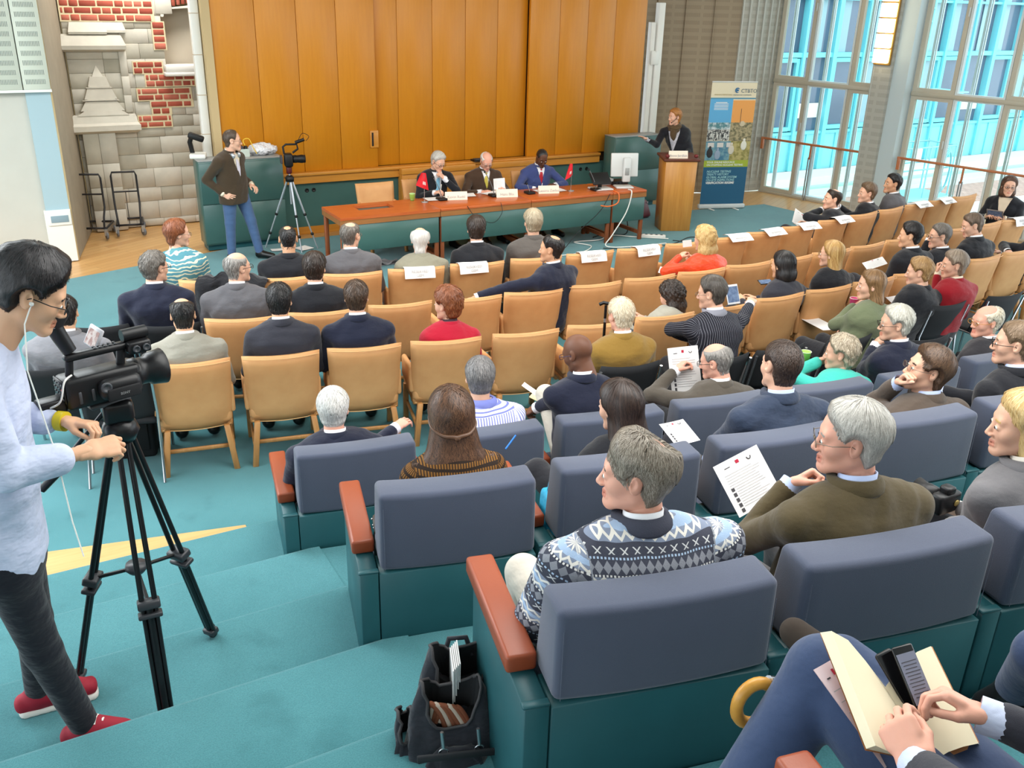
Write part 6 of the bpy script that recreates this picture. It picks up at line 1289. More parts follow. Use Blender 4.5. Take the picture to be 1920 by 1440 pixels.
# yellow watch, belt, white earphone lead
d = I['A'][0]['w'] - I['A'][0]['e']; d /= np.linalg.norm(d); w0 = I['A'][0]['w']; mb = MB(); mb.tube([tuple(w0 - d * 0.045), tuple(w0 - d * 0.015)], 0.036, 14); wt = mb.build('wrist_watch', mat('yellow_strap', (200, 180, 30), 0.5), I['body'])
H, RH = I['H'], I['RH']; q = lambda x, y, z: tuple(H + RH @ V3(x, y, z))
mb = MB(); mb.ball(q(0.083, 0.006, -0.012), 0.008, 8); mb.tube([q(0.084, 0.006, -0.012), q(0.088, 0.012, -0.08), tuple(I['sh'][1] + V3(-0.05, 0.16, 0.02)), tuple(I['sh'][1] + V3(-0.02, 0.20, -0.25)), tuple(I['sh'][1] + V3(0.02, 0.22, -0.5)), tuple(I['sh'][1] + V3(0.05, 0.24, -0.62))], 0.0024, 6); mb.build('earphone_lead', WHITE, I['body'])
# last row: the man with phone and book (only legs and hands in view), and his neighbour's foot
k = 'r40'; P, a, yp, _, _ = frame(k); r_, n_ = axes(a); o = P + n_ * 0.30 + r_ * 0.05
L_ = lambda px, py, y: px_local(o, r_, n_, px, py, y)
INFO['phone_man'] = I = person('seated man in navy chinos reading a phone over an open book', tuple(o), a, (0.12, 0.0, 1.20), suit('dark_grey_herringbone', (58, 58, 66), (40, 40, 48), 0.3, 0.9, 0.5), hair=SHORT, hcol=BROWNH, sit=0.46, bottom=BJEAN, shoe=mat('suede_shoe', (52, 42, 34), 0.9), shirt=SHIRT_B, h=0.006, nstr=800, skin='pink', hpitch=20,
    arms={0: dict(e=L_(1770, 1530, 0.10), w=L_(1722, 1438, 0.24), pose='hold', d=(0.02, 0.75, 0.35), up=(-0.75, -0.2, 0.65), stretch=True), 1: dict(e=L_(2010, 1450, 0.16), w=L_(1846, 1342, 0.30), pose='hold', d=(-0.62, 0.62, 0.28), up=(0.55, 0.1, 0.8), stretch=True)},
    legw=1.32, legs={0: dict(k=L_(1545, 1262, 0.60), a=L_(1270, 1680, 0.50)), 1: dict(k=L_(1700, 1350, 0.48), a=L_(1575, 1240, 0.68), t=L_(1490, 1186, 0.80))})
k = 'r41'; P, a, yp, _, _ = frame(k); r_, n_ = axes(a); o = P + n_ * 0.30 + r_ * 0.12
INFO['neighbour'] = person('person in blue trousers and black shoe beside the man with the phone', tuple(o), a, (0.25, -0.02, 1.18), CHAR, hair=SHORT, hcol=DBRH, sit=0.46, bottom=BJEAN, shoe=SHOE, h=0.012, nstr=300, legs={0: dict(k=px_local(o, r_, n_, 1955, 1230, 0.5), a=px_local(o, r_, n_, 1905, 1290, 0.62), t=px_local(o, r_, n_, 1850, 1320, 0.68))}, **W_)
# ================================================================ things
def wpt(I, p):
    b = I['body']; return np.array(Matrix.Translation(b.location) @ Euler(b.rotation_euler).to_matrix().to_4x4() @ Vector([float(x) for x in p]))
def hand_w(name, i, f=0.07):
    I = INFO[name]; A = I['A'][i]; d = A.get('d', A['w'] - A['e']); d = d / np.linalg.norm(d); return wpt(I, A['w'] + d * f)
PAGE = PAPER; PINKP = mat('pinkish_paper', (226, 204, 208), 0.7); BRASS2 = BRASS
def oriented(o, P, x, y):
    x = Vector(x).normalized(); z = x.cross(Vector(y)).normalized(); y = z.cross(x); M = Matrix((x, y, z)).transposed().to_4x4(); M.translation = Vector(P); o.matrix_world = M; return o
def print_lines(parent, w, h, logos=True, rows=12, seed=1, photos=False):
    r = random.Random(seed); m = MB()
    for k in range(rows):
        y = h * 0.5 - h * (0.26 + 0.66 * k / rows); x0 = -w * 0.40 + (w * 0.1 if photos and k > rows * 0.4 else 0); x1 = w * r.uniform(0.2, 0.42)
        m.quad((x0, y, 0.0012), (x1, y, 0.0012), (x1, y + h * 0.009, 0.0012), (x0, y + h * 0.009, 0.0012))
    stuff(m.build('print', INK, parent))
    if photos:
        m = MB()
        for k in range(5): y = h * (-0.02 - 0.1 * k); m.quad((-w * 0.4, y - h * 0.035, 0.0013), (-w * 0.33, y - h * 0.035, 0.0013), (-w * 0.33, y + h * 0.035, 0.0013), (-w * 0.4, y + h * 0.035, 0.0013))
        m.build('portrait_strip', INKD, parent)
    if logos:
        m = MB(); m.quad((-w * 0.05, h * 0.37, 0.0013), (w * 0.03, h * 0.37, 0.0013), (w * 0.03, h * 0.43, 0.0013), (-w * 0.05, h * 0.43, 0.0013)); m.build('red_logo', RED, parent)
        m = MB(); m.tube([(w * 0.25 + 0.009 * math.cos(t), h * 0.39 + 0.011 * math.sin(t), 0.0012) for t in [PI + PI * j / 8 for j in range(9)]] , 0.0022, 4); m.build('u_logo', INKD, parent)
        m = MB(); m.quad((-w * 0.33, h * 0.36, 0.0013), (-w * 0.2, h * 0.36, 0.0013), (-w * 0.2, h * 0.375, 0.0013), (-w * 0.33, h * 0.375, 0.0013)); m.build('crest_line', INKD, parent)
def sheet(label, P, x, y, w=0.21, h=0.297, m=None, rows=12, logos=True, curl=0.01, seed=1, name='paper_sheet', cat='paper', photos=False):
    b = MB(); f = lambda u, v, dz=0: ((u - 0.5) * w, (v - 0.5) * h, curl * (2 * u - 1) ** 2 - curl * 0.3 + dz)
    b.grid(lambda u, v: f(u, v), 6, 6); b.grid(lambda u, v: f(1 - u, v, -0.0012), 6, 6)
    o = tag(b.build(name, m or PAGE), label, cat); oriented(o, P, x, y)
    if rows:
        pr = MB(); r = random.Random(seed)
        print_lines(o, w * 0.96, h, logos, rows, seed, photos)
        for c in o.children:
            for vv in c.data.vertices: vv.co.z += curl * (2 * vv.co.x / w) ** 2 - curl * 0.3
    return o
def sheet_px(label, TL, TR, BL, P0, n, **kw):
    A, Bp, D = (at_plane(*p, P0, n) for p in (TL, TR, BL)); x = Bp - A; dn = D - A
    return sheet(label, (Bp + D) / 2, x, -dn, float(np.linalg.norm(x)), float(np.linalg.norm(dn)), **kw)
def rigid(name, label, cat, P, x, y, group=None):
    t = thing(name, label, cat, (0, 0, 0), 0, group); return oriented(t, P, x, y)
TOCAM = lambda P: (CAMP - np.asarray(P, float)) / np.linalg.norm(CAMP - np.asarray(P, float))
# ---- reserved signs draped over chair backs
SIGNS = (('a4', 0.02, 'fourth chair, behind the old man in pale tweed'), ('a5', -0.06, 'fifth chair, behind the man in black'), ('a7', 0.0, 'empty seventh chair of the front row'), ('a8', 0.06, 'empty eighth chair of the front row'), ('a10', 0.1, 'chair right of the orange blouse woman'), ('a11', 0.08, 'second chair right of the orange blouse woman'), ('a12', 0.1, 'third chair right of the orange blouse woman'), ('a13', 0.1, 'chair of the man with his cheek on his hand'), ('a16', 0.06, 'first empty chair before the grey column'), ('a17', 0.04, 'second empty chair before the grey column'), ('b17', 0.08, 'middle row chair before the woman with the tablet'))
for i, (k, dx, lb) in enumerate(SIGNS):
    P, a = CH[k]; m = MB(); w, tilt = 0.29, 0.0
    pf = [(0.10, 0.80), (0.07, 0.868), (-0.005, 0.882), (-0.045, 0.868), (-0.075, 0.79 if i not in (4, 5, 6, 7, 8, 9) else 0.825)]
    if i in (4, 5, 6, 7, 8, 9): pf = [(0.09, 0.865), (0.05, 0.882), (-0.01, 0.888), (-0.06, 0.862), (-0.11, 0.832)]
    vs = [(s * w / 2, y, z) for y, z in pf for s in (-1, 1)]; m.add(vs, [(2 * j, 2 * j + 1, 2 * j + 3, 2 * j + 2) for j in range(len(pf) - 1)])
    m.add([(x, y, z - 0.0015) for x, y, z in vs], [(2 * j + 2, 2 * j + 3, 2 * j + 1, 2 * j) for j in range(len(pf) - 1)])
    o = tag(m.build('reserved_sign', PAPER), 'white reserved sign on the ' + lb, 'sign', 'reserved signs on the chairs'); r, n = axes(a); q = P + r * dx; o.location = tuple(q); o.rotation_euler = (0, 0, a + (0.05 if i % 2 else -0.05))
    (y0, z0), (y1, z1) = pf[-2], pf[-1]; ang = math.atan2(z0 - z1, y0 - y1)
    text('lettering', 'RESERVED\nGEM', 0.036, INK, o, (0, (y0 + y1) / 2 - 0.004, (z0 + z1) / 2 + 0.004), (ang, 0, 0))
# ---- on the speakers' table
TZ = 0.7335; tab = lambda px, py, z=TZ: Vector(at_z(px, py, z))
CARD = mat('cream_card', (240, 226, 206), 0.7)
def name_card(words, P, rz, label, w=0.30, h=0.105):
    m = MB(); d = 0.035
    m.add([(-w / 2, -d, 0), (w / 2, -d, 0), (w / 2, 0, h), (-w / 2, 0, h), (w / 2, d, 0), (-w / 2, d, 0)], [(0, 1, 2, 3), (3, 2, 4, 5)]); m.add([(-w / 2, -d + 0.002, 0), (w / 2, -d + 0.002, 0), (w / 2, 0, h - 0.003), (-w / 2, 0, h - 0.003), (w / 2, d - 0.002, 0), (-w / 2, d - 0.002, 0)], [(3, 2, 1, 0), (5, 4, 2, 3)])
    o = tag(m.build('name_card', CARD, None, P, rz), label, 'name card', 'name cards of the speakers'); text('lettering', words, 0.052, INK, o, (0, -d / 2 - 0.002 - 0.007, h * 0.38), (math.atan2(h, d), 0, 0)); return o
for wd, (px, py), who in (('Kevin Rudd', (855, 374), 'speaker with the light blue tie'), ('Hans Blix', (950, 369), 'speaker in the brown suit'), ('Lassina Zerbo', (1028, 362), 'speaker in the blue suit')):
    P = tab(px, py); name_card(wd, P, A30 - 0.25, 'folded cream name card before the ' + who)
name_card('Anna Jardfelt', Vector((2.375, 13.90, 1.085)), math.radians(8), 'folded cream name card on the oak lectern', 0.29, 0.11)
def cup(P, c, label, z=0.0):
    t = thing('paper_cup', label, 'cup', P, 0); m = MB(); m.lathe([(0.027, 0), (0.038, 0.09), (0.0395, 0.092), (0.036, 0.092), (0.026, 0.006)], 18); m.build('cup_body', c, t); m = MB(); m.lathe([(0.030, 0.02), (0.03, 0.021)], 14); m.build('cup_bottom', WHITE, t); m = MB(); m.tube([(0.0385 * math.cos(q), 0.0385 * math.sin(q), 0.092) for q in [2 * PI * j / 18 for j in range(18)]], 0.002, 5, True); m.build('rim', WHITE, t); return t
LIME = mat('lime_paper', (160, 216, 96), 0.6); PINKC = mat('pink_paper', (208, 70, 120), 0.6)
cup(tab(773, 376), LIME, 'lime green paper cup on the speakers table')
for name, i, c, lb in (('green', 0, PINKC, 'pink paper cup held by the woman in sage green'), ('pinkcup', 0, PINKC, 'pink paper cup held by the grey haired man in navy'), ('teal', 0, LIME, 'lime green paper cup held by the woman in turquoise')):
    p = hand_w(name, i, 0.085); q = {'green': (1599, 577), 'pinkcup': (1641, 662), 'teal': (1508, 680)}[name]; p = at_plane(*q, p, TOCAM(p) * np.array((1, 1, 0))); cup(Vector(p) - Vector((0, 0, 0.005)), c, lb)
FLAGR = mat('red_flag', (206, 24, 36), 0.6)
for (px, py), s, lb in (((796, 379), 1, 'small red table flag before the speaker with the light blue tie'), ((1070, 358), -1, 'small red table flag beside the speaker in blue')):
    t = thing('table_flag', lb, 'flag', tab(px, py), A30 - 0.2, 'red table flags'); m = MB(); m.lathe([(0.05, 0), (0.05, 0.008), (0.02, 0.014), (0.006, 0.02)], 16); m.build('foot', CHROME, t); m = MB(); m.tube([(0, 0, 0), (0, 0, 0.36)], 0.004, 6); m.build('staff', CHROME, t)
    m = MB(); f = lambda u, v: ((-0.11 + 0.17 * u if s > 0 else -0.09 + 0.11 * u) * (0.35 + 0.65 * v), 0.012 * math.sin(5 * u + 2 * v) + 0.004, 0.38 - 0.16 * v - 0.07 * (u if s > 0 else 1 - u) * v); m.grid(f, 6, 5); fl_ = m.build('cloth', FLAGR, t); m = MB()
    for k in range(3): m.quad(*[(f(0.5 + 0.1 * k, vv)[0], f(0.5 + 0.1 * k, vv)[1] - 0.003, f(0.5 + 0.1 * k, vv)[2]) for vv in (0.55, 0.75)], *[(f(0.56 + 0.1 * k, vv)[0], f(0.56 + 0.1 * k, vv)[1] - 0.003, f(0.56 + 0.1 * k, vv)[2]) for vv in (0.75, 0.55)])
    m.build('white_emblem', WHITE, fl_)
for (px, py), (dx, dz), lb in (((828, 375), (-0.1, 0.27), 'gooseneck microphone before the speaker with the light blue tie'), ((926, 368), (-0.12, 0.3), 'gooseneck microphone before the speaker in brown'), ((993, 363), (-0.02, 0.1), 'gooseneck microphone before the speaker in blue'), ((1117, 357), (-0.1, 0.26), 'gooseneck microphone at the monitor end of the table')):
    t = thing('gooseneck_microphone', lb, 'microphone', tab(px, py), A30, 'microphones on the speakers table'); m = MB(); m.rbox((0, 0, 0.016), (0.12, 0.14, 0.032), 0.012, 2); m.build('base', DARK, t); m = MB(); pts = [(dx * u ** 1.6, 0.05 * u, 0.03 + dz * u) for u in [j / 8 for j in range(9)]]; m.tube(pts, 0.005, 6); m.build('gooseneck', mat('dull_steel', (120, 122, 124), 0.4, 0.6), t); m = MB(); m.ball(pts[-1], (0.013, 0.013, 0.02), 8); m.build('capsule', DARK, t)
for TL, TR, BL, lb in (((795, 371), (835, 368), (800, 377), 'white notes under the writing hand of the speaker in black'), ((835, 363), (885, 362), (845, 369), 'white binder behind the first name card'), ((908, 362), (935, 356), (917, 368), 'white papers in the hands of the speaker in brown'), ((1000, 356), (1050, 352), (1010, 362), 'white notes before the speaker in blue')):
    sheet_px(lb, TL, TR, BL, (0, 0, TZ + 0.006), (0, 0, 1), rows=5, logos=False, curl=0.004)
p0 = hand_w('speaker_b', 0, 0.05); sheet('white sheet held upright by the speaker in brown', p0 + np.array((-0.05, -0.05, 0.07)), UA, (0.1, 0.25, 1), 0.18, 0.15, rows=6, logos=False, curl=0.02)
for nm, lb in (('speaker_a', 'pen in the writing hand of the speaker in black'), ('speaker_c', 'pen in the writing hand of the speaker in blue')):
    p = hand_w(nm, 1, 0.09); m = MB(); m.tube([(0, 0, -0.04), (0.02, 0.03, 0.09)], 0.005, 6); o = tag(m.build('pen', WHITE, None, tuple(p)), lb, 'pen')
# monitor, telephone-like stand and cables at the right end
t = thing('computer_monitor', 'silver computer monitor seen from behind on the speakers table', 'monitor', room(8.02, 10.83, TZ), A30 - 0.35); SIL = mat('silver_plastic', (206, 208, 206), 0.4)
m = MB(); m.rbox((0, 0, 0.32), (0.40, 0.045, 0.33), 0.01, 2, rx=-0.12); m.build('screen_housing', SIL, t); m = MB(); m.rbox((0, 0.028, 0.32), (0.38, 0.01, 0.31), 0.004, 1, rx=-0.12); m.build('bezel', DARK, t); m = MB(); m.rbox((0.02, -0.06, 0.26), (0.11, 0.07, 0.34), 0.012, 2); m.build('neck', SIL, t); m = MB(); m.rbox((0, -0.02, 0.012), (0.26, 0.22, 0.024), 0.01, 2); m.build('foot', SIL, t); m = MB(); m.rbox((0.02, -0.098, 0.24), (0.06, 0.01, 0.1), 0.003, 1); m.build('label_plate', mat('plate_grey', (150, 152, 150), 0.5), t)
t = thing('touch_panel', 'black tilted touch panel on a stand left of the monitor', 'control panel', room(7.62, 10.82, TZ), A30 - 0.1); m = MB(); m.rbox((0, 0.02, 0.15), (0.30, 0.02, 0.21), 0.008, 2, rx=-0.85); m.build('panel', DARK, t); m = MB(); m.tube([(0, 0.03, 0.02), (0, 0.02, 0.12)], 0.03, 10); m.build('stand', DARK, t); m = MB(); m.rbox((0, 0, 0.012), (0.3, 0.24, 0.024), 0.01, 2); m.build('base', SIL, t)
for i, (u, v, sx, sy, sz, c, lb) in enumerate(((8.1, 11.1, 0.28, 0.2, 0.05, DARK, 'black cable box behind the monitor'), (7.9, 11.12, 0.2, 0.16, 0.09, SIL, 'grey switch box behind the touch panel'))):
    t = thing('cable_box', lb, 'box', room(u, v, TZ), A30); m = MB(); m.rbox((0, 0, sz / 2), (sx, sy, sz), 0.008, 2); m.build('casing', c, t); m = MB()
    for j in range(3): m.box((-sx * 0.25 + j * sx * 0.2, -sy / 2 - 0.004, sz * 0.5), (0.02, 0.008, 0.015))
    m.build('ports', INKD, t)
def cable(label, pts, r, mm): m = MB(); P = [Vector(p) for p in pts]; out = []
def smooth_path(pts, n=6):
    P = [Vector(p) for p in pts]; out = []
    for i in range(len(P) - 1):
        a, b, c, d = P[max(i - 1, 0)], P[i], P[i + 1], P[min(i + 2, len(P) - 1)]
        for k in range(n):
            t = k / n; out.append(0.5 * ((2 * b) + (c - a) * t + (2 * a - 5 * b + 4 * c - d) * t * t + (3 * b - a - 3 * c + d) * t ** 3))
    out.append(P[-1]); return out
def cable(label, pts, r, mm, name='cable'): m = MB(); m.tube(smooth_path(pts), r, 6); return tag(m.build(name, mm), label, 'cable', 'cables at the speakers table')
CW = mat('white_cable', (226, 224, 218), 0.5); CO = mat('orange_cable', (222, 110, 50), 0.5); CB = mat('black_cable', (22, 22, 24), 0.5); rv = lambda u, v, z: tuple(room(u, v, z))
cable('thick white cable hanging before the last green table panel', [rv(7.95, 10.6, 0.75), rv(7.94, 10.50, 0.72), rv(7.86, 10.49, 0.45), rv(7.62, 10.46, 0.15), rv(7.5, 10.42, 0.012), rv(7.8, 10.25, 0.012), rv(8.4, 10.2, 0.012)], 0.009, CW)
cable('orange cable looping over the table edge under the touch panel', [rv(7.7, 10.62, 0.745), rv(7.72, 10.51, 0.72), rv(7.7, 10.49, 0.6), rv(7.55, 10.49, 0.56), rv(7.42, 10.5, 0.58)], 0.01, CO)
cable('white cable coiling on the carpet under the table', [rv(6.35, 10.3, 0.012), rv(6.9, 10.25, 0.012), rv(7.3, 10.5, 0.012), rv(7.2, 10.8, 0.012), rv(7.6, 10.75, 0.015), rv(7.9, 10.9, 0.02), rv(8.2, 10.7, 0.012), rv(8.6, 10.4, 0.012)], 0.008, CW)
cable('black cable tangled on the carpet before the lectern', [rv(7.4, 10.35, 0.01), rv(7.9, 10.1, 0.01), rv(8.5, 10.15, 0.01), rv(8.95, 10.35, 0.01), rv(9.1, 10.2, 0.01), rv(8.9, 10.05, 0.01), rv(8.6, 10.3, 0.01)], 0.006, CB)
cable('thin black cable hanging slantwise before the third table panel', [rv(7.6, 10.55, 0.72), rv(7.4, 10.49, 0.5), rv(7.05, 10.48, 0.25), rv(6.7, 10.4, 0.01), rv(6.3, 10.4, 0.01)], 0.005, CB)
cable('thin black microphone cable before the second green table panel', [rv(5.85, 10.56, 0.74), rv(5.84, 10.50, 0.62), rv(5.7, 10.49, 0.5), rv(5.45, 10.5, 0.6), rv(5.35, 10.55, 0.74)], 0.004, CB)
cable('white cable lying under the second table unit', [rv(5.0, 10.4, 0.01), rv(5.3, 10.35, 0.01), rv(5.6, 10.5, 0.01)], 0.007, CW)
cable('black cables running down behind the monitor', [rv(8.05, 11.1, 0.78), rv(8.22, 11.2, 0.7), rv(8.3, 11.1, 0.3), rv(8.2, 10.9, 0.02), rv(7.9, 11.0, 0.02), rv(7.6, 10.9, 0.02)], 0.008, CB)
t = thing('power_strip', 'white power strip on the carpet beside the lectern', 'power strip', room(8.45, 10.62, 0), A30 - 0.6); m = MB(); m.rbox((0, 0, 0.02), (0.42, 0.07, 0.04), 0.008, 2); m.build('casing', CW, t); m = MB()
for j in range(5): m.box((-0.15 + 0.075 * j, 0, 0.0405), (0.035, 0.035, 0.003))
m.build('sockets', INKD, t)
# burgundy handbag behind the table
t = thing('handbag', 'burgundy leather handbag on the floor behind the lectern', 'bag', room(9.05, 11.72, 0), A30 + 0.3); BUR = mat('burgundy_leather', (104, 36, 44), 0.3); m = MB(); m.rbox((0, 0, 0.15), (0.34, 0.17, 0.30), 0.06, 3, warp=lambda p: (p.x * (1 - 0.3 * (p.z / 0.15)), p.y * (1 - 0.4 * (p.z / 0.15)), p.z)); m.build('body', BUR, t); m = MB(); m.tube([(0.10 * math.cos(a_), 0.0, 0.28 + 0.14 * math.sin(a_)) for a_ in [PI * j / 10 for j in range(11)]], 0.009, 6); m.build('strap', BUR, t)
for sx in (-1, 1):
    m = MB(); m.tube([(sx * 0.1 + 0.014 * math.cos(a_), -0.07, 0.25 + 0.014 * math.sin(a_)) for a_ in [2 * PI * j / 10 for j in range(10)]], 0.004, 5, True); m.build('ring', CHROME, t)
# laptop on the ledge, stand cable cover
t = thing('laptop', 'closed black laptop lying on the wooden ledge behind the speakers', 'laptop', room(6.72, 12.77, 0.885), A30); m = MB(); m.rbox((0, 0, 0.012), (0.32, 0.15, 0.024), 0.005, 2); m.build('base', DARK, t); m = MB(); m.rbox((0, -0.005, 0.03), (0.26, 0.12, 0.01), 0.004, 1); m.build('lid', INKD, t)
# ---- clutter on the left cabinet
CT = 1.193; cab = lambda px, py, z=CT: Vector(at_z(px, py, z))
t = thing('document_camera', 'black document camera with bent arm on the left green cabinet', 'document camera', cab(372, 296), A30 - 0.3); m = MB(); m.rbox((0, 0, 0.03), (0.2, 0.2, 0.06), 0.012, 2); m.build('base', WHITE, t); m = MB(); m.tube([(-0.07, 0.05, 0.05), (-0.09, 0.02, 0.2), (-0.06, 0, 0.27)], 0.03, 8); m.build('arm', DARK, t); m = MB(); m.rbox((0.0, -0.03, 0.27), (0.2, 0.1, 0.075), 0.02, 2, ry=0.35); m.build('head', DARK, t)
t = thing('plastic_bag', 'crumpled white plastic bag on the left green cabinet', 'bag', cab(492, 289), A30); m = MB(); r_ = random.Random(5)
bm = bmesh.new(); bmesh.ops.create_icosphere(bm, subdivisions=4, radius=1); bm.verts.index_update()
m.add([(v.co.x * 0.20 * (1 + 0.10 * math.sin(9 * v.co.y + 4 * v.co.z)), v.co.y * 0.13, 0.06 + max(-0.06, v.co.z * 0.075 * (1 + 0.35 * math.sin(7 * v.co.x + 5 * v.co.y)) + 0.012 * math.sin(23 * v.co.x + 17 * v.co.y))) for v in bm.verts], [[v.index for v in f.verts] for f in bm.faces], True); bm.free(); m.build('film', mat('white_film', (228, 228, 232), 0.25, wrinkle=0.8, wscale=30), t)
t = thing('box_of_supplies', 'small clear box of dark supplies and yellow ribbon on the left cabinet', 'box', cab(452, 293), A30); m = MB()
for c, d in (((0, 0.06, 0.05), (0.2, 0.006, 0.1)), ((0, -0.06, 0.05), (0.2, 0.006, 0.1)), ((0.1, 0, 0.05), (0.006, 0.12, 0.1)), ((-0.1, 0, 0.05), (0.006, 0.12, 0.1)), ((0, 0, 0.004), (0.2, 0.12, 0.008))): m.box(c, d)
m.build('tray', mat('frosted_plastic', (196, 206, 196), 0.3), t)
for j in range(4): m = MB(); m.rbox((-0.07 + 0.045 * j, 0.01, 0.09), (0.035, 0.08, 0.09), 0.01, 2, ry=0.2 * (j - 1.5)); m.build('supply', DARK if j % 2 else INKD, t)
m = MB(); m.tube(smooth_path([(0.08, 0, 0.1), (0.05, 0.02, 0.2), (0.12, 0, 0.22), (0.16, -0.03, 0.12), (0.2, -0.05, 0.03)]), 0.006, 5); m.build('ribbon', mat('yellow_ribbon', (230, 190, 60), 0.6), t)
for i, (px, py, c, lb) in enumerate(((447, 292, PINKP, 'stack of pink and white papers on the left cabinet'), (458, 290, PAPER, 'white papers beside the plastic bag'))):
    t = thing('paper_stack', lb, 'papers', cab(px, py), A30 + 0.2 * i)
    for j in range(3): m = MB(); m.box((0.01 * j, 0, 0.006 + 0.012 * j), (0.22, 0.16, 0.011), 0.1 * j); m.build('sheet_bundle', c if j != 1 else PAPER, t)
m = MB(); m.rbox((0, 0, 0.015), (0.14, 0.05, 0.02), 0.008, 2); tag(m.build('marker', mat('yellow_plastic', (236, 196, 40), 0.5), None, cab(440, 288, CT + 0.04), 0.6), 'yellow marker lying on the papers on the left cabinet', 'marker')
# ---- roll-up banner
P0, P1 = at_z(1308, 392), at_z(1394, 390); v = P1 - P0; bw = float(np.linalg.norm(v)); t = thing('rollup_banner', 'tall roll-up banner with photographs and blue lower field', 'banner', tuple((P0 + P1) / 2), math.atan2(v[1], v[0]))
m = MB(); m.rbox((0, 0, 0.045), (bw, 0.09, 0.075), 0.02, 2); m.build('base', SIL, t)
for sx in (-0.22, 0.22):
    m = MB(); m.rbox((sx, -0.06, 0.008), (0.03, 0.22, 0.014), 0.004, 1, rz=0.25); m.build('foot', WHITE, t)
W2 = bw * 0.47
def field(nm, z0, z1, mm, x0=-1, x1=1, y=0.0, par=None): m = MB(); m.box(((x0 + x1) / 2 * W2, y, (z0 + z1) / 2), ((x1 - x0) * W2, 0.004, z1 - z0)); return m.build(nm, mm, par or t)
sh_ = field('sheet', 0.08, 2.05, mat('banner_cream', (226, 214, 184), 0.5)); m = MB(); m.tube([(-W2, 0, 2.055), (W2, 0, 2.055)], 0.012, 8); m.build('top_rail', SIL, t)
field('blue_field', 0.08, 0.70, mat('banner_blue', (38, 92, 124), 0.5), -1, 1, -0.004, sh_); field('green_band', 0.70, 0.81, mat('banner_green', (164, 178, 56), 0.5), -1, 1, -0.004, sh_); field('blue_line', 1.79, 1.81, mat('banner_line', (80, 140, 166), 0.5), -1, 1, -0.004, sh_)
def photo_mat(nm, c1, c2, sc, c3=None):
    m = base_mat(nm, c1, 0.5); q = NT(m); v = q.coord('Object'); n_ = q.noise(v, sc, 4, 0.65); rr = q.n('ShaderNodeMapRange', i_From_Min=0.42, i_From_Max=0.58); q.l(n_, rr.inputs[0]); cc = q.mix(rr.outputs[0], lin(c1), lin(c2)); q.l(cc, q.b.inputs['Base Color']); return m
field('photo_sky', 1.42, 1.79, mat('banner_sky', (96, 170, 214), 0.5), -1, 0.0, -0.004, sh_); field('photo_snow', 1.30, 1.42, photo_mat('banner_sea', (84, 134, 140), (206, 214, 216), 12), -1, 0.0, -0.005, sh_)
field('photo_birds', 1.13, 1.31, photo_mat('banner_birds', (34, 34, 40), (206, 204, 196), 34), -1, 0.0, -0.006, sh_); field('photo_dusk', 1.42, 1.77, mat('banner_dusk', (232, 160, 84), 0.5), 0.02, 1, -0.004, sh_); field('photo_station', 1.12, 1.42, photo_mat('banner_station', (104, 100, 72), (176, 160, 122), 18), 0.02, 1, -0.005, sh_)
field('photo_room', 0.81, 1.12, photo_mat('banner_room', (64, 118, 146), (120, 160, 170), 10), -1, 0.1, -0.005, sh_); field('photo_field', 0.81, 1.12, photo_mat('banner_field', (136, 128, 66), (186, 170, 110), 12), 0.1, 1, -0.005, sh_)
for i in range(9): m = MB(); m.ball((W2 * (-0.92 + 0.1 * i), -0.008, 1.2 + 0.012 * (i % 2)), (0.009, 0.004, 0.045), 6); m.build('penguin', WHITE if i % 3 else DARK, sh_)
m = MB(); m.ball((W2 * 0.52, -0.007, 1.4), (0.05, 0.004, 0.045), 10); m.build('dome', mat('banner_dome', (206, 190, 160), 0.6), sh_); m = MB(); m.box((W2 * 0.42, -0.008, 1.52), (0.006, 0.003, 0.24)); m.build('mast', INKD, sh_)
for i in range(3): m = MB(); m.box((W2 * (-0.78 + 0.42 * i), -0.008, 1.06 - 0.06 * (i % 1)), (0.11, 0.003, 0.075)); m.build('monitor_picture', mat('banner_screen', (216, 210, 204), 0.5), sh_)
for x, z, c in ((-0.45, 0.9, (150, 166, 186)), (0.15, 0.98, (214, 204, 186)), (-0.8, 0.93, (50, 48, 50)), (0.7, 1.05, (232, 228, 214))): m = MB(); m.ball((W2 * x, -0.008, z), (0.055, 0.005, 0.08), 10); m.ball((W2 * x, -0.009, z + 0.09), (0.024, 0.005, 0.026), 8); m.build('figure_picture', mat('banner_fig_%d' % c[0], c, 0.6), sh_)
BT = lambda s, size, mm, x, z, al='LEFT', b=0.0, shr=0.0: text('lettering', s, size, mm, sh_, (W2 * x, -0.0085, z), (PI / 2, 0, 0), al, b, shr)
BWH = mat('banner_white', (236, 236, 230), 0.6); BMI = mat('banner_mint', (170, 214, 216), 0.6); BGR = mat('banner_grey', (84, 104, 120), 0.6)
BT('CTBTO', 0.085, BGR, 0.30, 1.915); BT('PREPARATORY COMMISSION', 0.024, BGR, -0.02, 1.852); BT('WWW.CTBTO.ORG', 0.034, mat('banner_tan', (176, 156, 104), 0.6), -0.86, 1.855)
m = MB(); m.tube([(W2 * 0.15 + 0.034 * math.cos(a_), -0.008, 1.925 + 0.034 * math.sin(a_)) for a_ in [0.6 + 4.6 * j / 14 for j in range(15)]], [0.004 + 0.008 * math.sin(PI * j / 14) for j in range(15)], 6); m.ball((W2 * 0.15, -0.008, 1.925), (0.02, 0.004, 0.016), 8); m.build('swirl_logo', mat('logo_blue', (40, 110, 160), 0.5), sh_)
BT('YOUR ONLINE RESOURCE\nON STOPPING NUCLEAR TESTING', 0.042, BWH, -0.88, 0.755, 'LEFT', 0.0008)
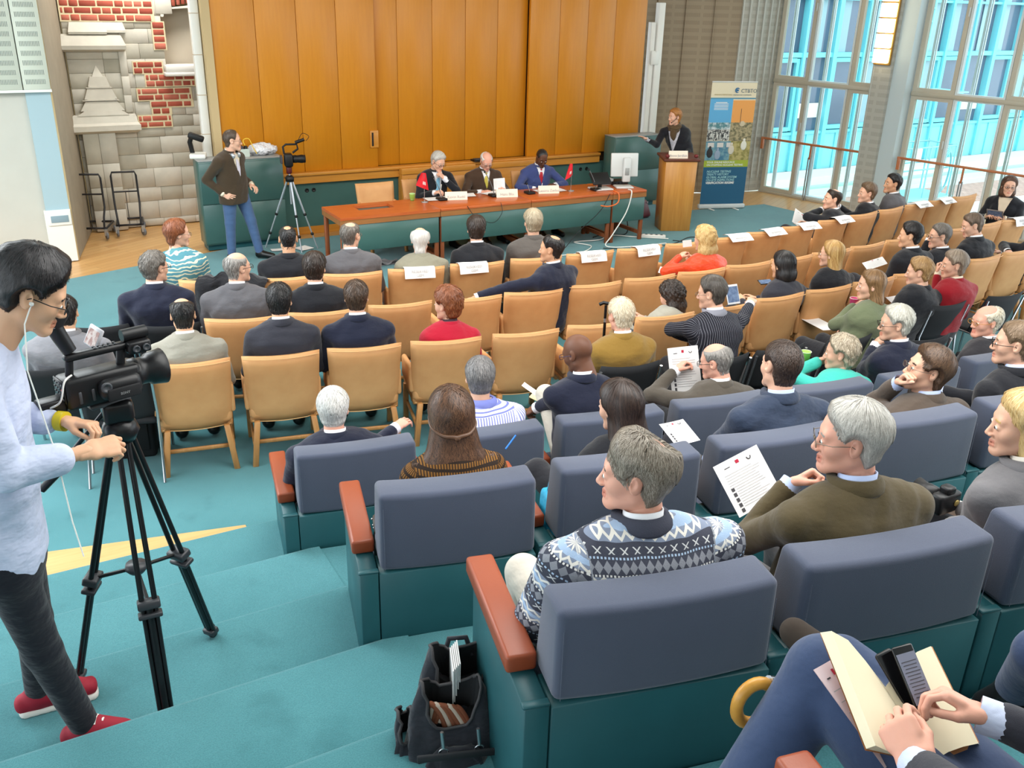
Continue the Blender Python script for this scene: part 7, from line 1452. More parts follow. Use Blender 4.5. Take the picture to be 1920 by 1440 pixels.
for i, s_ in enumerate(('NUCLEAR TESTING', 'TREATY HISTORY', 'GLOBAL ALARM SYSTEM', 'ON-SITE INSPECTIONS')): BT(s_, 0.05, BMI, -0.84, 0.625 - 0.047 * i, 'LEFT', 0.0008, 0.15)
BT('VERIFICATION REGIME', 0.05, BWH, -0.84, 0.437, 'LEFT', 0.002, 0.15)
for i in range(6): m = MB(); m.box((W2 * -0.5, -0.0075, 1.735 - 0.022 * i), (W2 * (0.62 if i else 0.5), 0.002, 0.008 if i else 0.012)); m.build('small_print', BWH, sh_)
# ---- the two trolleys in the recess
for (xa, xb), lb in ((((146, 452), (200, 451)), 'black tubular trolley nearest the cream partition'), (((222, 446), (271, 443)), 'black tubular trolley before the stone wall')):
    A_, B_ = at_z(*xa), at_z(*xb); v = B_ - A_; wd = float(np.linalg.norm(v)); t = thing('trolley', lb, 'trolley', tuple((A_ + B_) / 2), math.atan2(v[1], v[0]), 'black trolleys in the recess'); TB = mat('black_tube', (36, 34, 36), 0.4)
    hw = wd / 2; m = MB(); m.tube([(-hw * 0.85, 0.10, 0.16), (-hw * 0.9, 0.12, 0.3), (-hw * 0.95, 0.2, 0.42), (-hw * 0.95, 0.2, 0.82), (-hw * 0.85, 0.2, 0.87), (hw * 0.85, 0.2, 0.87), (hw * 0.95, 0.2, 0.82), (hw * 0.95, 0.2, 0.42), (hw * 0.9, 0.12, 0.3), (hw * 0.85, 0.10, 0.16)], 0.014, 7); m.build('handle_frame', TB, t)
    m = MB(); m.tube([(-hw * 0.95, 0.2, 0.6), (hw * 0.95, 0.2, 0.6)], 0.012, 6); m.build('crossbar', TB, t); m = MB(); m.tube([(0, 0.2, 0.6), (0, 0.12, 0.16)], 0.005, 5); m.build('centre_rod', TB, t)
    m = MB()
    m.tube([(-hw, 0.1, 0.15), (hw, 0.1, 0.15), (hw, 0.52, 0.15), (-hw, 0.52, 0.15)], 0.016, 6, True); m.build('base_frame', TB, t)
    for sx in (-1, 1):
        for yy in (0.06, 0.5):
            m = MB(); m.M = Matrix.Translation((sx * hw, yy, 0.055)) @ Euler((0, PI / 2, 0.5 if sx > 0 else 0.2)).to_matrix().to_4x4(); m.lathe([(0.055, -0.012), (0.055, 0.012), (0.03, 0.014), (0.028, 0.0)], 16); w_ = m.build('wheel', mat('grey_wheel', (110, 112, 116), 0.5), t); m = MB(); m.box((sx * hw, yy, 0.1), (0.045, 0.05, 0.09)); m.build('fork', STEEL, w_)
# ---- second tripod with the stills camera
c0 = np.array((-3.0, 12.2, 0)); ap = at_plane(543, 333, c0, (0, 1, 0)); t = thing('tripod', 'silver tripod with black camera beside the standing man', 'tripod', (ap[0], ap[1], 0)); AL = mat('aluminium', (196, 200, 206), 0.3, 0.7); hz_ = ap[2]
feet = [np.array(at_z(*p)) - np.array((ap[0], ap[1], 0)) for p in ((498, 464), (566, 474), (596, 466))]; feet[1] = feet[1] * 1.0
for f in feet:
    a0 = Vector((f[0] * 0.07, f[1] * 0.07, hz_ - 0.02)); b0 = Vector((f[0], f[1], 0)); m = MB(); m.tube([a0, a0.lerp(b0, 0.5)], 0.015, 8); lg = m.build('leg', AL, t); m = MB(); m.tube([a0.lerp(b0, 0.5), b0], 0.010, 8); m.build('lower_leg', AL, lg)
    for q in (0.5, 0.78): m = MB(); m.ball(a0.lerp(b0, q), 0.024, 8); m.build('clamp', DARK, lg)
m = MB(); m.tube([(0, 0, hz_ - 0.35), (0, 0, hz_ + 0.08)], 0.013, 8); m.build('centre_column', AL, t); m = MB(); m.lathe([(0.055, hz_ - 0.05), (0.06, hz_), (0.035, hz_ + 0.03)], 12); m.build('crown', DARK, t); m = MB(); m.rbox((0, 0, hz_ + 0.1), (0.07, 0.07, 0.1), 0.02, 2); m.build('head', mat('red_black_head', (80, 20, 24), 0.4), t)
t2 = thing('stills_camera', 'black camera with lens and top handle on the silver tripod', 'camera', (ap[0], ap[1], hz_ + 0.15), math.radians(-72)); m = MB(); m.rbox((0, 0, 0.08), (0.16, 0.11, 0.17), 0.025, 2); m.build('body', DARK, t2); m = MB(); m.M = Matrix.Translation((0, 0.05, 0.09)) @ Matrix.Rotation(-PI / 2, 4, 'X'); m.lathe([(0.05, 0), (0.052, 0.05), (0.048, 0.06), (0.055, 0.12), (0.05, 0.17), (0.04, 0.165)], 16); m.build('lens', DARK, t2)
m = MB(); m.tube([(0, -0.05, 0.16), (0, -0.06, 0.25), (0, -0.02, 0.28), (0, 0.12, 0.28), (0, 0.13, 0.22), (0, 0.06, 0.17)], 0.014, 7); m.build('top_handle', DARK, t2); m = MB(); m.tube([(0, 0.1, 0.3), (0, 0.22, 0.34)], 0.022, 8); m.build('microphone', DARK, t2); m = MB(); m.rbox((0, -0.09, 0.09), (0.12, 0.03, 0.1), 0.008, 2); m.build('rear_screen', INKD, t2); m = MB(); m.tube(smooth_path([(0, 0.14, 0.33), (0.03, 0.2, 0.42), (0.02, 0.28, 0.38), (0, 0.24, 0.32)]), 0.004, 5); m.build('wire', DARK, t2)
for (TL, TR, BL), lb in ((((507, 467), (530, 465), (510, 471)), 'white sheet on the carpet left of the silver tripod'), (((556, 464), (578, 459), (560, 471)), 'white sheet on the carpet under the silver tripod')): sheet_px(lb, TL, TR, BL, (0, 0, 0.012), (0, 0, 1), rows=0, curl=0.003)
m = MB(); m.grid(lambda u, v: ((u - 0.5) * 0.34, (v - 0.5) * 0.14, 0.03 + 0.025 * math.sin(9 * u + 3 * v) * math.cos(6 * v)), 12, 6); m.grid(lambda u, v: ((0.5 - u) * 0.34, (v - 0.5) * 0.14, 0.004), 2, 2); tag(m.build('grey_scarf', mat('grey_cloth', (150, 150, 154), 0.9), None, tuple(at_z(722, 495)), A30), 'grey patterned scarf lying on the carpet beside the pale tweed man', 'scarf')

# ---- the video camera on its tall black tripod
FT = [np.array((-1.82, 3.09, 0.54)), np.array((-1.345, 3.415, 0.54)), np.array((-1.34, 2.83, 0.54))]; cc_ = sum(FT) / 3; AP = at_plane(226, 806, cc_, (0, 1, 0)); TBK = mat('tripod_black', (20, 21, 23), 0.32); t = thing('video_tripod', 'tall black twin tube tripod under the video camera on the aisle steps', 'tripod', (AP[0], AP[1], 0.54)); o3 = np.array((AP[0], AP[1], 0.54)); hz_ = AP[2] - 0.54
for i, f in enumerate(FT):
    b0 = Vector(f - o3); a0 = Vector((b0.x * 0.08, b0.y * 0.08, hz_)); md = a0.lerp(b0, 0.56); sd = Vector((-b0.y, b0.x, 0)).normalized() * 0.024
    m = MB(); m.tube([a0 + sd * 0.7, md + sd], 0.011, 8); m.tube([a0 - sd * 0.7, md - sd], 0.011, 8); lg = m.build('leg', TBK, t); m = MB(); m.tube([md + (a0 - md) * 0.02, b0 + (md - b0) * 0.06], 0.016, 8); m.tube([md + sd, b0 + (md - b0) * 0.08 + sd * 0.9], 0.009, 6); m.tube([md - sd, b0 + (md - b0) * 0.08 - sd * 0.9], 0.009, 6); m.build('lower_leg', TBK, lg)
    m = MB(); ax_ = (b0 - a0).normalized(); m.M = Matrix.Translation(md) @ ax_.to_track_quat('Z', 'Y').to_matrix().to_4x4(); m.rbox((0, 0, 0), (0.085, 0.06, 0.035), 0.008, 2); m.rbox((0, 0, 0.045), (0.09, 0.055, 0.02), 0.006, 2); m.build('bracket', mat('bracket_grey', (52, 54, 58), 0.4), lg); m = MB(); m.M = Matrix.Translation(b0.lerp(md, 0.07)) @ ax_.to_track_quat('Z', 'Y').to_matrix().to_4x4(); m.rbox((0, 0, 0), (0.06, 0.045, 0.03), 0.006, 2); m.build('foot_clamp', mat('bracket_grey', (52, 54, 58), 0.4), lg); m = MB(); m.lathe([(0.012, 0.06), (0.02, 0.03), (0.022, 0.012), (0.014, 0.0)], 10, tuple(b0)); m.build('rubber_foot', DARK, lg)
    hub = Vector((sum(FT) / 3 - o3)); hub.z = md.z + 0.05; m = MB(); m.tube([hub, md], 0.008, 6); m.build('spreader_arm', TBK, t)
m = MB(); m.lathe([(0.03, -0.02), (0.045, 0.0), (0.04, 0.02)], 14, tuple(hub)); m.build('spreader_hub', mat('bracket_grey', (52, 54, 58), 0.4), t)
m = MB(); m.lathe([(0.05, hz_ - 0.04), (0.07, hz_), (0.06, hz_ + 0.03), (0.045, hz_ + 0.05)], 16); m.build('bowl', TBK, t); m = MB(); m.rbox((0, 0, hz_ + 0.085), (0.10, 0.11, 0.09), 0.02, 2, rz=math.radians(-60)); m.build('fluid_head', TBK, t)
vd = Vector((math.sin(math.radians(60)), math.cos(math.radians(60)), 0)); hb = Vector((0, 0, hz_ + 0.08)); he = Vector(at_plane(78, 918, AP + np.array((-0.25, -0.10, 0)), (0, 1, 0)) - o3); m = MB(); m.tube([hb - vd * 0.05, he], 0.009, 8); m.tube([he.lerp(hb, 0.32), he], 0.016, 8); m.build('pan_handle', TBK, t)
V = thing('video_camera', 'black professional video camera with viewfinder on the tall tripod', 'video camera', tuple(o3 + np.array((-0.02, -0.02, hz_ + 0.135))), math.radians(-45)); V.scale = (0.92, 0.92, 0.92); VC = mat('camera_black', (24, 24, 26), 0.38, grain=0.1, gscale=300); VG = mat('camera_grey', (70, 72, 76), 0.4)
m = MB(); m.rbox((0, 0, -0.008), (0.07, 0.16, 0.018), 0.004, 1); m.build('plate', VG, V); m = MB(); m.rbox((0, -0.02, 0.075), (0.115, 0.30, 0.13), 0.018, 2); vb = m.build('body', VC, V)
m = MB(); m.M = Matrix.Translation((0.0, 0.10, 0.085)) @ Matrix.Rotation(-PI / 2, 4, 'X'); m.lathe([(0.058, 0), (0.062, 0.03), (0.056, 0.035), (0.056, 0.07), (0.066, 0.08), (0.075, 0.14), (0.072, 0.142), (0.05, 0.10)], 20); m.build('lens_hood', VC, V)
m = MB(); m.rbox((0.075, 0.03, 0.075), (0.06, 0.17, 0.085), 0.03, 3); gp_ = m.build('grip', VC, V); m = MB(); m.rbox((0.112, 0.03, 0.06), (0.012, 0.13, 0.05), 0.005, 2); m.build('hand_strap', mat('strap_black', (30, 30, 32), 0.8), gp_); text('lettering', 'SONY', 0.014, mat('logo_white', (130, 130, 130), 0.5), gp_, (0.119, 0.03, 0.06), (PI / 2, 0, PI / 2), 'CENTER', 0.0004)
m = MB(); m.M = Matrix.Translation((0.106, -0.035, 0.095)) @ Matrix.Rotation(PI / 2, 4, 'Y'); m.lathe([(0.022, 0), (0.022, 0.006), (0.014, 0.008), (0.013, 0.005)], 14); m.build('dial', VG, gp_)
m = MB(); m.tube([(0, -0.13, 0.13), (0, -0.12, 0.20)], 0.016, 8); m.tube([(0, 0.07, 0.13), (0, 0.08, 0.20)], 0.018, 8); m.rbox((0, -0.005, 0.212), (0.045, 0.27, 0.03), 0.012, 2); hd = m.build('handle', VC, V)
for i in range(5):
    for j in range(2): m = MB(); m.rbox((-0.01 + 0.02 * j, -0.02 + 0.02 * i, 0.229), (0.012, 0.012, 0.005), 0.002, 1); m.build('button', VG, hd)
m = MB(); m.tube([(0.0, 0.09, 0.25), (0.0, 0.19, 0.25)], 0.026, 12); m.build('microphone', VC, V); m = MB(); m.rbox((0.03, 0.14, 0.205), (0.05, 0.09, 0.05), 0.008, 2); xb = m.build('audio_box', VC, V)
for j in (0, 1): m = MB(); m.M = Matrix.Translation((0.057, 0.12 + 0.04 * j, 0.205)) @ Matrix.Rotation(PI / 2, 4, 'Y'); m.lathe([(0.015, 0), (0.015, 0.008), (0.01, 0.009), (0.009, 0.003)], 12); m.build('audio_socket', VG, xb)
m = MB(); m.tube([(-0.005, -0.11, 0.235), (-0.01, -0.135, 0.30), (-0.012, -0.15, 0.345)], [0.027, 0.03, 0.032], 14); vf = m.build('viewfinder', VC, V); m = MB(); m.M = Matrix.Translation((-0.012, -0.152, 0.345)) @ Euler((-0.3, 0.0, 0)).to_matrix().to_4x4(); m.add([(0.033 * math.cos(a_), 0.033 * math.sin(a_), 0) for a_ in [2 * PI * j / 18 for j in range(18)]] + [((0.048) * math.cos(a_), 0.05 * math.sin(a_), 0.035 + 0.045 * max(0, math.cos(a_))) for a_ in [2 * PI * j / 18 for j in range(18)]], [(j, (j + 1) % 18, 18 + (j + 1) % 18, 18 + j) for j in range(18)], True); m.build('eyecup', mat('eyecup_rubber', (28, 28, 30), 0.8), vf)
m = MB(); m.rbox((-0.10, 0.02, 0.235), (0.12, 0.012, 0.085), 0.004, 1, rx=-0.5); lc = m.build('fold_out_screen', mat('screen_bezel', (190, 190, 196), 0.4), V); m = MB(); m.box((-0.10, 0.0125, 0.2335), (0.10, 0.002, 0.066), 0, -0.5); m.build('screen_picture', photo_mat('live_picture', (150, 96, 84), (206, 188, 180), 30), lc)
m = MB(); m.rbox((0, -0.215, 0.035), (0.075, 0.10, 0.06), 0.01, 2); bt = m.build('battery', VC, V); m = MB(); m.box((0.0, -0.266, 0.02), (0.06, 0.002, 0.008)); m.build('blue_stripe', mat('blue_stripe', (60, 150, 210), 0.4), bt)
m = MB(); m.rbox((0, -0.172, 0.09), (0.10, 0.006, 0.09), 0.002, 1); bp = m.build('rear_panel', VC, V)
for i in range(4):
    for j in range(4): m = MB(); m.rbox((-0.036 + 0.024 * i, -0.176, 0.06 + 0.02 * j), (0.014, 0.004, 0.007), 0.001, 1); m.build('button', mat('key_red', (180, 60, 40), 0.5) if (i, j) == (3, 2) else VG, bp)
m = MB(); m.tube(smooth_path([(0.03, -0.13, 0.15), (0.06, -0.17, 0.14), (0.07, -0.2, 0.07), (0.02, -0.24, 0.03), (0.0, -0.27, -0.02)]), 0.004, 6); m.build('white_lead', CW, V)
for q in (0.02, -0.03): m = MB(); m.rbox((0.06, -0.09 + q, 0.06), (0.006, 0.012, 0.05), 0.002, 1); m.build('slot_door', VG, vb)

# ---- backpack on the step
P = at_z(852, 1440, 0.72); tC = np.array((-0.28, 2.42, 0.72)); bp_ = at_plane(850, 1370, (0, 2.45, 0), (0, 1, 0)); t = thing('backpack', 'black backpack with open zips standing on the carpet step', 'bag', (bp_[0], bp_[1], 0.72), math.radians(10)); BPK = suit('backpack_nylon', (46, 48, 56), (36, 38, 44), 0.6, 0.7, 0.3); BPD = mat('backpack_lining', (24, 25, 28), 0.9); TRIM = mat('zip_tape', (64, 62, 64), 0.6)
hB = 0.53
def bagshell(name, cx, cy, wx, dy, z0, z1, open_top, mm, lean=0.0, par=None, cut=0.0):
    m = MB(); n, k = 26, 14; vs = []
    for j in range(k + 1):
        w = j / k; z = z0 + (z1 - z0) * w; s_ = (1 - (0.36 if open_top else 0.5) * w ** 3.2) * (0.84 + 0.16 * min(1, w * 5)) * (1 + 0.07 * math.sin(PI * w))
        for i in range(n):
            a_ = 2 * PI * i / n; c, s2 = math.cos(a_), math.sin(a_); x = wx * abs(c) ** 0.6 * (1 if c > 0 else -1) * s_; y = dy * abs(s2) ** 0.6 * (1 if s2 > 0 else -1) * s_
            dz = -cut * (w ** 2) * max(0.0, -s2) if open_top else 0; fold = 0.006 * math.sin(5 * a_ + 9 * w) + 0.004 * math.sin(11 * a_ - 7 * w)
            vs.append((cx + x + fold, cy + y + lean * w + fold, z + dz + 0.05 * w * abs(c) ** 2 * (1 if open_top else 0)))
    fs = [(j * n + i, j * n + (i + 1) % n, (j + 1) * n + (i + 1) % n, (j + 1) * n + i) for j in range(k) for i in range(n)] + [tuple(range(n))[::-1]]
    if not open_top: fs.append(tuple(k * n + i for i in range(n)))
    m.add(vs, fs, True); rim = vs[k * n:]
    if open_top:
        inn = [(cx + (p[0] - cx) * 0.93, cy + (p[1] - cy) * 0.9, p[2] - 0.002) for p in rim] + [(cx + (p[0] - cx) * 0.85, cy + (p[1] - cy) * 0.8, p[2] - 0.12) for p in rim]; m.cur = 1; m.add(inn, [(n + i, n + (i + 1) % n, (i + 1) % n, i) for i in range(n)] + [tuple(range(n, 2 * n))], True); m.cur = 0
    o = m.build(name, [mm, BPD], par or t)
    if open_top: m = MB(); m.tube([(p[0], p[1], p[2]) for p in rim], 0.006, 6, True); m.build('zip', TRIM, o)
    return o
main = bagshell('main_compartment', 0.03, 0.08, 0.15, 0.085, 0.0, hB - 0.06, True, BPK, 0.0, None, 0.13); front = bagshell('front_compartment', -0.01, -0.03, 0.15, 0.07, 0.0, hB - 0.12, True, BPK, 0.01, None, 0.12); bagshell('side_pocket', -0.165, 0.02, 0.035, 0.08, 0.02, 0.26, True, BPK, 0.0, None, 0.05); bagshell('lower_pocket', 0.0, -0.10, 0.12, 0.035, 0.0, 0.24, False, BPK)
for sx in (-0.05, 0.07):
    m = MB(); m.tube([(sx, -0.115, 0.33), (sx + 0.004, -0.125, 0.27)], 0.007, 6); z_ = m.build('zip_pull', CHROME, front); m = MB(); m.tube([(sx + 0.004 + 0.016 * math.cos(a_), -0.128, 0.252 + 0.019 * math.sin(a_)) for a_ in [2 * PI * j / 12 for j in range(12)]], 0.003, 5, True); m.build('ring', CHROME, z_)
m = MB(); m.rbox((0.0, -0.137, 0.245), (0.27, 0.012, 0.03), 0.004, 1); m.build('compression_strap', mat('webbing', (38, 39, 42), 0.8), t); m = MB(); m.tube([(0.17, 0.17, 0.02), (0.20, 0.20, 0.2), (0.19, 0.18, 0.42), (0.12, 0.16, 0.46)], 0.022, 7); m.build('shoulder_strap', BPK, t); m = MB(); m.tube([(-0.02, 0.135, hB - 0.10), (0.0, 0.15, hB - 0.035), (0.06, 0.15, hB - 0.035), (0.08, 0.135, hB - 0.10)], 0.010, 7); m.build('grab_handle', BPK, t); m = MB(); m.box((0.09, -0.14, 0.10), (0.02, 0.003, 0.06)); lb_ = m.build('tag', mat('tag_black', (18, 18, 18), 0.6), t); m = MB(); m.box((0.09, -0.142, 0.075), (0.008, 0.002, 0.008)); m.build('lime_mark', LIME, lb_)
m = MB()
for j in range(5): m.box((0.0 + 0.006 * j, 0.06 + 0.004 * j, hB - 0.15 + 0.004 * j), (0.004, 0.11, 0.22), 0, 0.1)
tag(m.build('papers', PAPER, None, t.location, t.rotation_euler[2]), 'bundle of white papers in the open backpack', 'papers')
t = thing('striped_scarf', 'rust and cream striped scarf stuffed in the front of the backpack', 'scarf', tuple(bpy.data.objects['backpack'].location), math.radians(10))
for j in range(7):
    m = MB(); m.tube(smooth_path([(-0.10 + 0.012 * j, -0.035, 0.30), (-0.085 + 0.016 * j, -0.03 + 0.002 * j, 0.375 - 0.006 * j), (-0.05 + 0.017 * j, -0.035, 0.34 - 0.01 * j), (-0.03 + 0.017 * j, -0.04, 0.27)]), 0.0105, 7); m.build('stripe_fold', mat('scarf_cream', (196, 180, 164), 0.9) if j % 3 == 1 else mat('scarf_rust', (134, 78, 54), 0.9), t)

# ---- papers, tablets, bags of the audience
TABW = mat('tablet_white', (226, 226, 228), 0.3); SCR = mat('tablet_screen', (74, 92, 128), 0.12, col2=(120, 140, 170), vscale=30); BLKP = mat('black_gloss', (16, 16, 18), 0.15)
def tablet(label, TL, TR, BL, P0, n, body=BLKP, th=0.008, cat='tablet', name='tablet', scr=SCR, mg=0.1):
    A, Bp, D = (at_plane(*p, P0, n) for p in (TL, TR, BL)); x = Bp - A; dn = D - A; w, h = float(np.linalg.norm(x)), float(np.linalg.norm(dn)); t = rigid(name, label, cat, (Bp + D) / 2, x, -dn); m = MB(); m.rbox((0, 0, -th / 2), (w, h, th), min(0.012, th * 0.49), 2); m.build('body', body, t); m = MB(); m.box((0, 0, 0.0006), (w * (1 - mg), h * (1 - 2 * mg), 0.001)); m.build('screen', scr, t); return t
up = np.array((0, 0, 1.0)); F_ = lambda n_, u_: n_ * 1.0 + up * u_
def chair_plane(k, y, z): P, a, yp, _, _ = frame(k); r, n = axes(a); return P + n * (yp + y) + up * z, n
pp, nn = chair_plane('d2', 0.5, 0.95); tablet('white tablet propped on the chair before the pinstripe man', (1362, 535), (1385, 532), (1363, 572), pp, -nn + up * 0.5, TABW)
pp, nn = chair_plane('c9', 0.35, 0.72); tablet('dark tablet on the lap of the woman with the black bob', (1423, 525), (1447, 523), (1424, 533), pp, -nn * 0.4 + up)
pp, nn = chair_plane('e3', 0.4, 0.85); tablet('tablet with silver rim on the lap of the man behind the video camera', (156, 640), (200, 640), (158, 662), pp, -nn + up, TABW, scr=photo_mat('tablet_picture', (150, 110, 96), (200, 180, 170), 30))
I = INFO['tablet_woman']; c = (wpt(I, I['A'][0]['w']) + wpt(I, I['A'][1]['w'])) / 2; r_, n_ = axes(math.radians(140)); t = rigid('tablet', 'grey tablet held by the woman by the windows', 'tablet', c + n_ * 0.08 + up * 0.05, -r_, n_ * 0.5 + up * 0.6); m = MB(); m.rbox((0, 0, 0), (0.2, 0.15, 0.012), 0.006, 2); m.build('body', mat('grey_case', (120, 112, 108), 0.5), t); m = MB(); m.box((0, 0, 0.0068), (0.17, 0.125, 0.001)); m.build('screen', SCR, t)
I = INFO['paper']; pw = hand_w('paper', 0, 0.10); n0 = TOCAM(pw) * np.array((1, 1, 0.5)); sheet_px('programme sheet held up by the balding man in the gunmetal brown jacket', (1246, 654), (1303, 648), (1265, 737), pw, n0, rows=13, photos=True, curl=0.006)
pp, nn = chair_plane('r31', 0.42, 0.80); sheet_px('programme sheet in the hand of the man in olive tweed', (1324, 886), (1406, 843), (1398, 961), pp, -nn * 0.9 + up * 0.7, rows=14, photos=True, curl=0.004)
pp, nn = chair_plane('r22', 0.5, 0.55); sheet_px('programme sheet on the knee beside the long dark haired woman', (1228, 799), (1273, 789), (1275, 833), pp, -nn * 0.3 + up, rows=12, photos=True, curl=0.003)
pp, nn = chair_plane('r12', 0.42, 0.60); sheet_px('open booklet in the hands of the bald man', (978, 716), (1020, 744), (983, 724), pp, -nn * 0.5 + up * 0.8, rows=0, curl=0.004); sheet_px('yellowish page of the booklet held by the bald man', (1000, 735), (1030, 748), (992, 745), pp - up * 0.02, -nn * 0.3 + up, m=mat('cream_page', (236, 222, 168), 0.7), rows=4, logos=False, curl=0.004)
pp, nn = chair_plane('d4', 0.42, 0.58); sheet_px('white papers on the lap of the woman in sage green', (1505, 598), (1535, 595), (1540, 620), pp, up + nn * 0.01, rows=0, curl=0.003)
pp, nn = chair_plane('c12', 0.42, 0.68); sheet_px('printed sheet on the knee of the black haired man', (1617, 493), (1655, 481), (1625, 507), pp, -nn * 0.8 + up, rows=8, curl=0.004)
pp, nn = chair_plane('a13', 0.5, 0.62); sheet_px('printed sheet on the crossed leg of the cheek resting man', (1484, 388), (1512, 408), (1492, 418), pp, -nn + up * 0.6, rows=8, curl=0.004)
pp, nn = chair_plane('b8', 0.42, 0.60); sheet_px('white sheet beside the elbow of the woman in orange', (1232, 499), (1250, 503), (1240, 512), pp, -nn * 0.2 + up, rows=0, curl=0.003); sheet_px('white sheet in the raised hands of the woman in orange', (1277, 452), (1294, 450), (1283, 463), hand_w('orange', 1, 0.09), TOCAM(pp) * np.array((1, 1, 0.4)), rows=0, curl=0.004)
pp, nn = chair_plane('d5', 0.38, 0.62); sheet_px('white papers held by the blond person in black', (1666, 558), (1690, 554), (1668, 570), pp, -nn * 0.4 + up, rows=0, curl=0.003)
I = INFO['mustard']; P, a, yp, _, _ = frame('d1'); r_, n_ = axes(a); q = at_plane(1133, 620, P + n_ * 0.35, n_); t = thing('walking_cane', 'black walking cane with crook handle held before the mustard jacket', 'cane', (q[0], q[1], 0)); m = MB(); m.tube([(0, 0, 0.0), (0, 0, q[2] + 0.2)], 0.011, 8); m.build('shaft', BLKP, t); zt = q[2] + 0.2; m = MB(); m.tube([(-0.05, 0, zt + 0.005), (-0.02, 0, zt + 0.02), (0.03, 0, zt + 0.012)], 0.014, 8); m.build('handle', BLKP, t); m = MB(); m.tube([(0, 0, zt - 0.13), (0, 0, zt - 0.10)], 0.0125, 8); m.build('silver_collar', CHROME, t)
I = INFO['blond']; c = hand_w('blond', 0, 0.06); c = at_plane(1772, 940, c, TOCAM(c) * np.array((1, 1, 0))); t = thing('photo_camera', 'black camera in the hands of the fair haired woman', 'camera', tuple(c), math.radians(30)); m = MB(); m.rbox((0, 0, 0), (0.13, 0.06, 0.09), 0.015, 2); m.build('body', VC, t); m = MB(); m.rbox((0, 0, 0.055), (0.05, 0.05, 0.035), 0.01, 2); m.build('prism_hump', VC, t); m = MB(); m.M = Matrix.Translation((-0.01, 0.03, 0.01)) @ Matrix.Rotation(-PI / 2, 4, 'X'); m.lathe([(0.035, 0), (0.037, 0.05), (0.034, 0.06), (0.04, 0.1), (0.034, 0.1)], 16); m.build('lens', VC, t); m = MB(); m.M = Matrix.Translation((0.03, -0.03, 0.0)) @ Matrix.Rotation(PI / 2, 4, 'X'); m.lathe([(0.014, 0), (0.014, 0.004), (0.006, 0.005)], 12); m.build('dial', mat('gold_dial', (170, 150, 90), 0.4, 0.5), t)
# bags and coats
P, a = CH['a1']; r_, n_ = axes(a); t = thing('black_coat', 'black coat thrown over the chair beside the woman in the shawl', 'coat', tuple(P + r_ * 0.20), a); m = MB()
def coat_f(u, v, o=0.0):
    prof = [(0.22, 0.62), (0.14, 0.80), (0.06, 0.885), (-0.02, 0.90), (-0.06, 0.84), (-0.08, 0.70), (-0.085, 0.52)]; q_ = v * 5.999; j = int(q_); f_ = q_ - j; y_ = prof[j][0] * (1 - f_) + prof[j + 1][0] * f_; z_ = prof[j][1] * (1 - f_) + prof[j + 1][1] * f_
    if v > 0.6: z_ += 0.12 * math.sin(3.1 * u) * (v - 0.6) / 0.4 + 0.1 * u * (v - 0.6)
    w_ = 0.018 * math.sin(17 * u + 3 * v) + 0.012 * math.sin(31 * u - 5 * v); return ((u - 0.5) * 0.60 + 0.03 * math.sin(6 * v), y_ + w_ - o, z_ + 0.6 * w_ + 0.03 * math.sin(4 * u) - o)
m.grid(coat_f, 30, 18); m.grid(lambda u, v: coat_f(1 - u, v, 0.012), 30, 18); m.build('cloth', suit('black_cloth', (30, 30, 34), None, 0.6), t)
t = thing('shoulder_bag', 'black and white shoulder bag standing on the chair beside the coat', 'bag', tuple(P + r_ * 0.53 + n_ * 0.16 + up * 0.46), a + 0.3); m = MB(); m.rbox((0, 0, 0.16), (0.18, 0.12, 0.34), 0.03, 2); m.build('body', mat('black_leather', (28, 28, 30), 0.5), t); m = MB(); m.rbox((0.02, -0.062, 0.18), (0.10, 0.012, 0.28), 0.005, 1); m.build('white_panel', mat('bag_white', (222, 216, 204), 0.5), t); m = MB(); m.tube([(-0.06, 0, 0.32), (-0.03, 0, 0.43), (0.04, 0, 0.43), (0.07, 0, 0.32)], 0.009, 6); m.build('strap', WHITE, t)
q = at_z(268, 860, 0.0); t = thing('black_equipment_bag', 'black equipment bag on the carpet behind the video tripod', 'bag', (q[0] - 0.08, q[1] + 0.12, 0), math.radians(15)); m = MB(); m.rbox((0, 0, 0.21), (0.30, 0.26, 0.42), 0.03, 3); m.build('body', mat('black_nylon', (18, 18, 20), 0.7), t); m = MB(); m.tube([(-0.08, -0.13, 0.38), (-0.05, -0.16, 0.44), (0.05, -0.16, 0.44), (0.08, -0.13, 0.38)], 0.01, 6); m.build('strap', mat('webbing', (38, 39, 42), 0.8), t); m = MB(); m.rbox((0, -0.135, 0.18), (0.22, 0.02, 0.22), 0.008, 2); m.build('front_pocket', mat('black_nylon', (18, 18, 20), 0.7), t)
BQ = BF['r20']; r_, n_ = axes(BQ[1]); q = BQ[0] - r_ * 0.27 + n_ * 0.22 + up * 0.45; t = thing('studded_handbag', 'black studded handbag beside the woman in brown knit', 'bag', tuple(q), BQ[1]); m = MB(); m.rbox((0, 0, 0.13), (0.12, 0.26, 0.30), 0.04, 3); m.build('body', mat('black_leather', (28, 28, 30), 0.5), t); m = MB(); m.tube(smooth_path([(-0.04, -0.1, 0.27), (-0.06, -0.04, 0.36), (-0.05, 0.05, 0.36), (-0.03, 0.1, 0.27)]), 0.012, 6); m.build('strap', mat('brown_black_leather', (52, 42, 34), 0.5), t); m = MB()
for j in range(7): m.ball((-0.062, -0.09 + 0.03 * j, 0.33 + 0.02 * math.sin(j)), 0.005, 6)
m.build('studs', CHROME, t); m = MB(); m.rbox((0.0, 0.0, 0.30), (0.06, 0.15, 0.06), 0.02, 2); m.build('coloured_contents', mat('printed_contents', (210, 180, 90), 0.6, col2=(70, 110, 170), vscale=40), t)
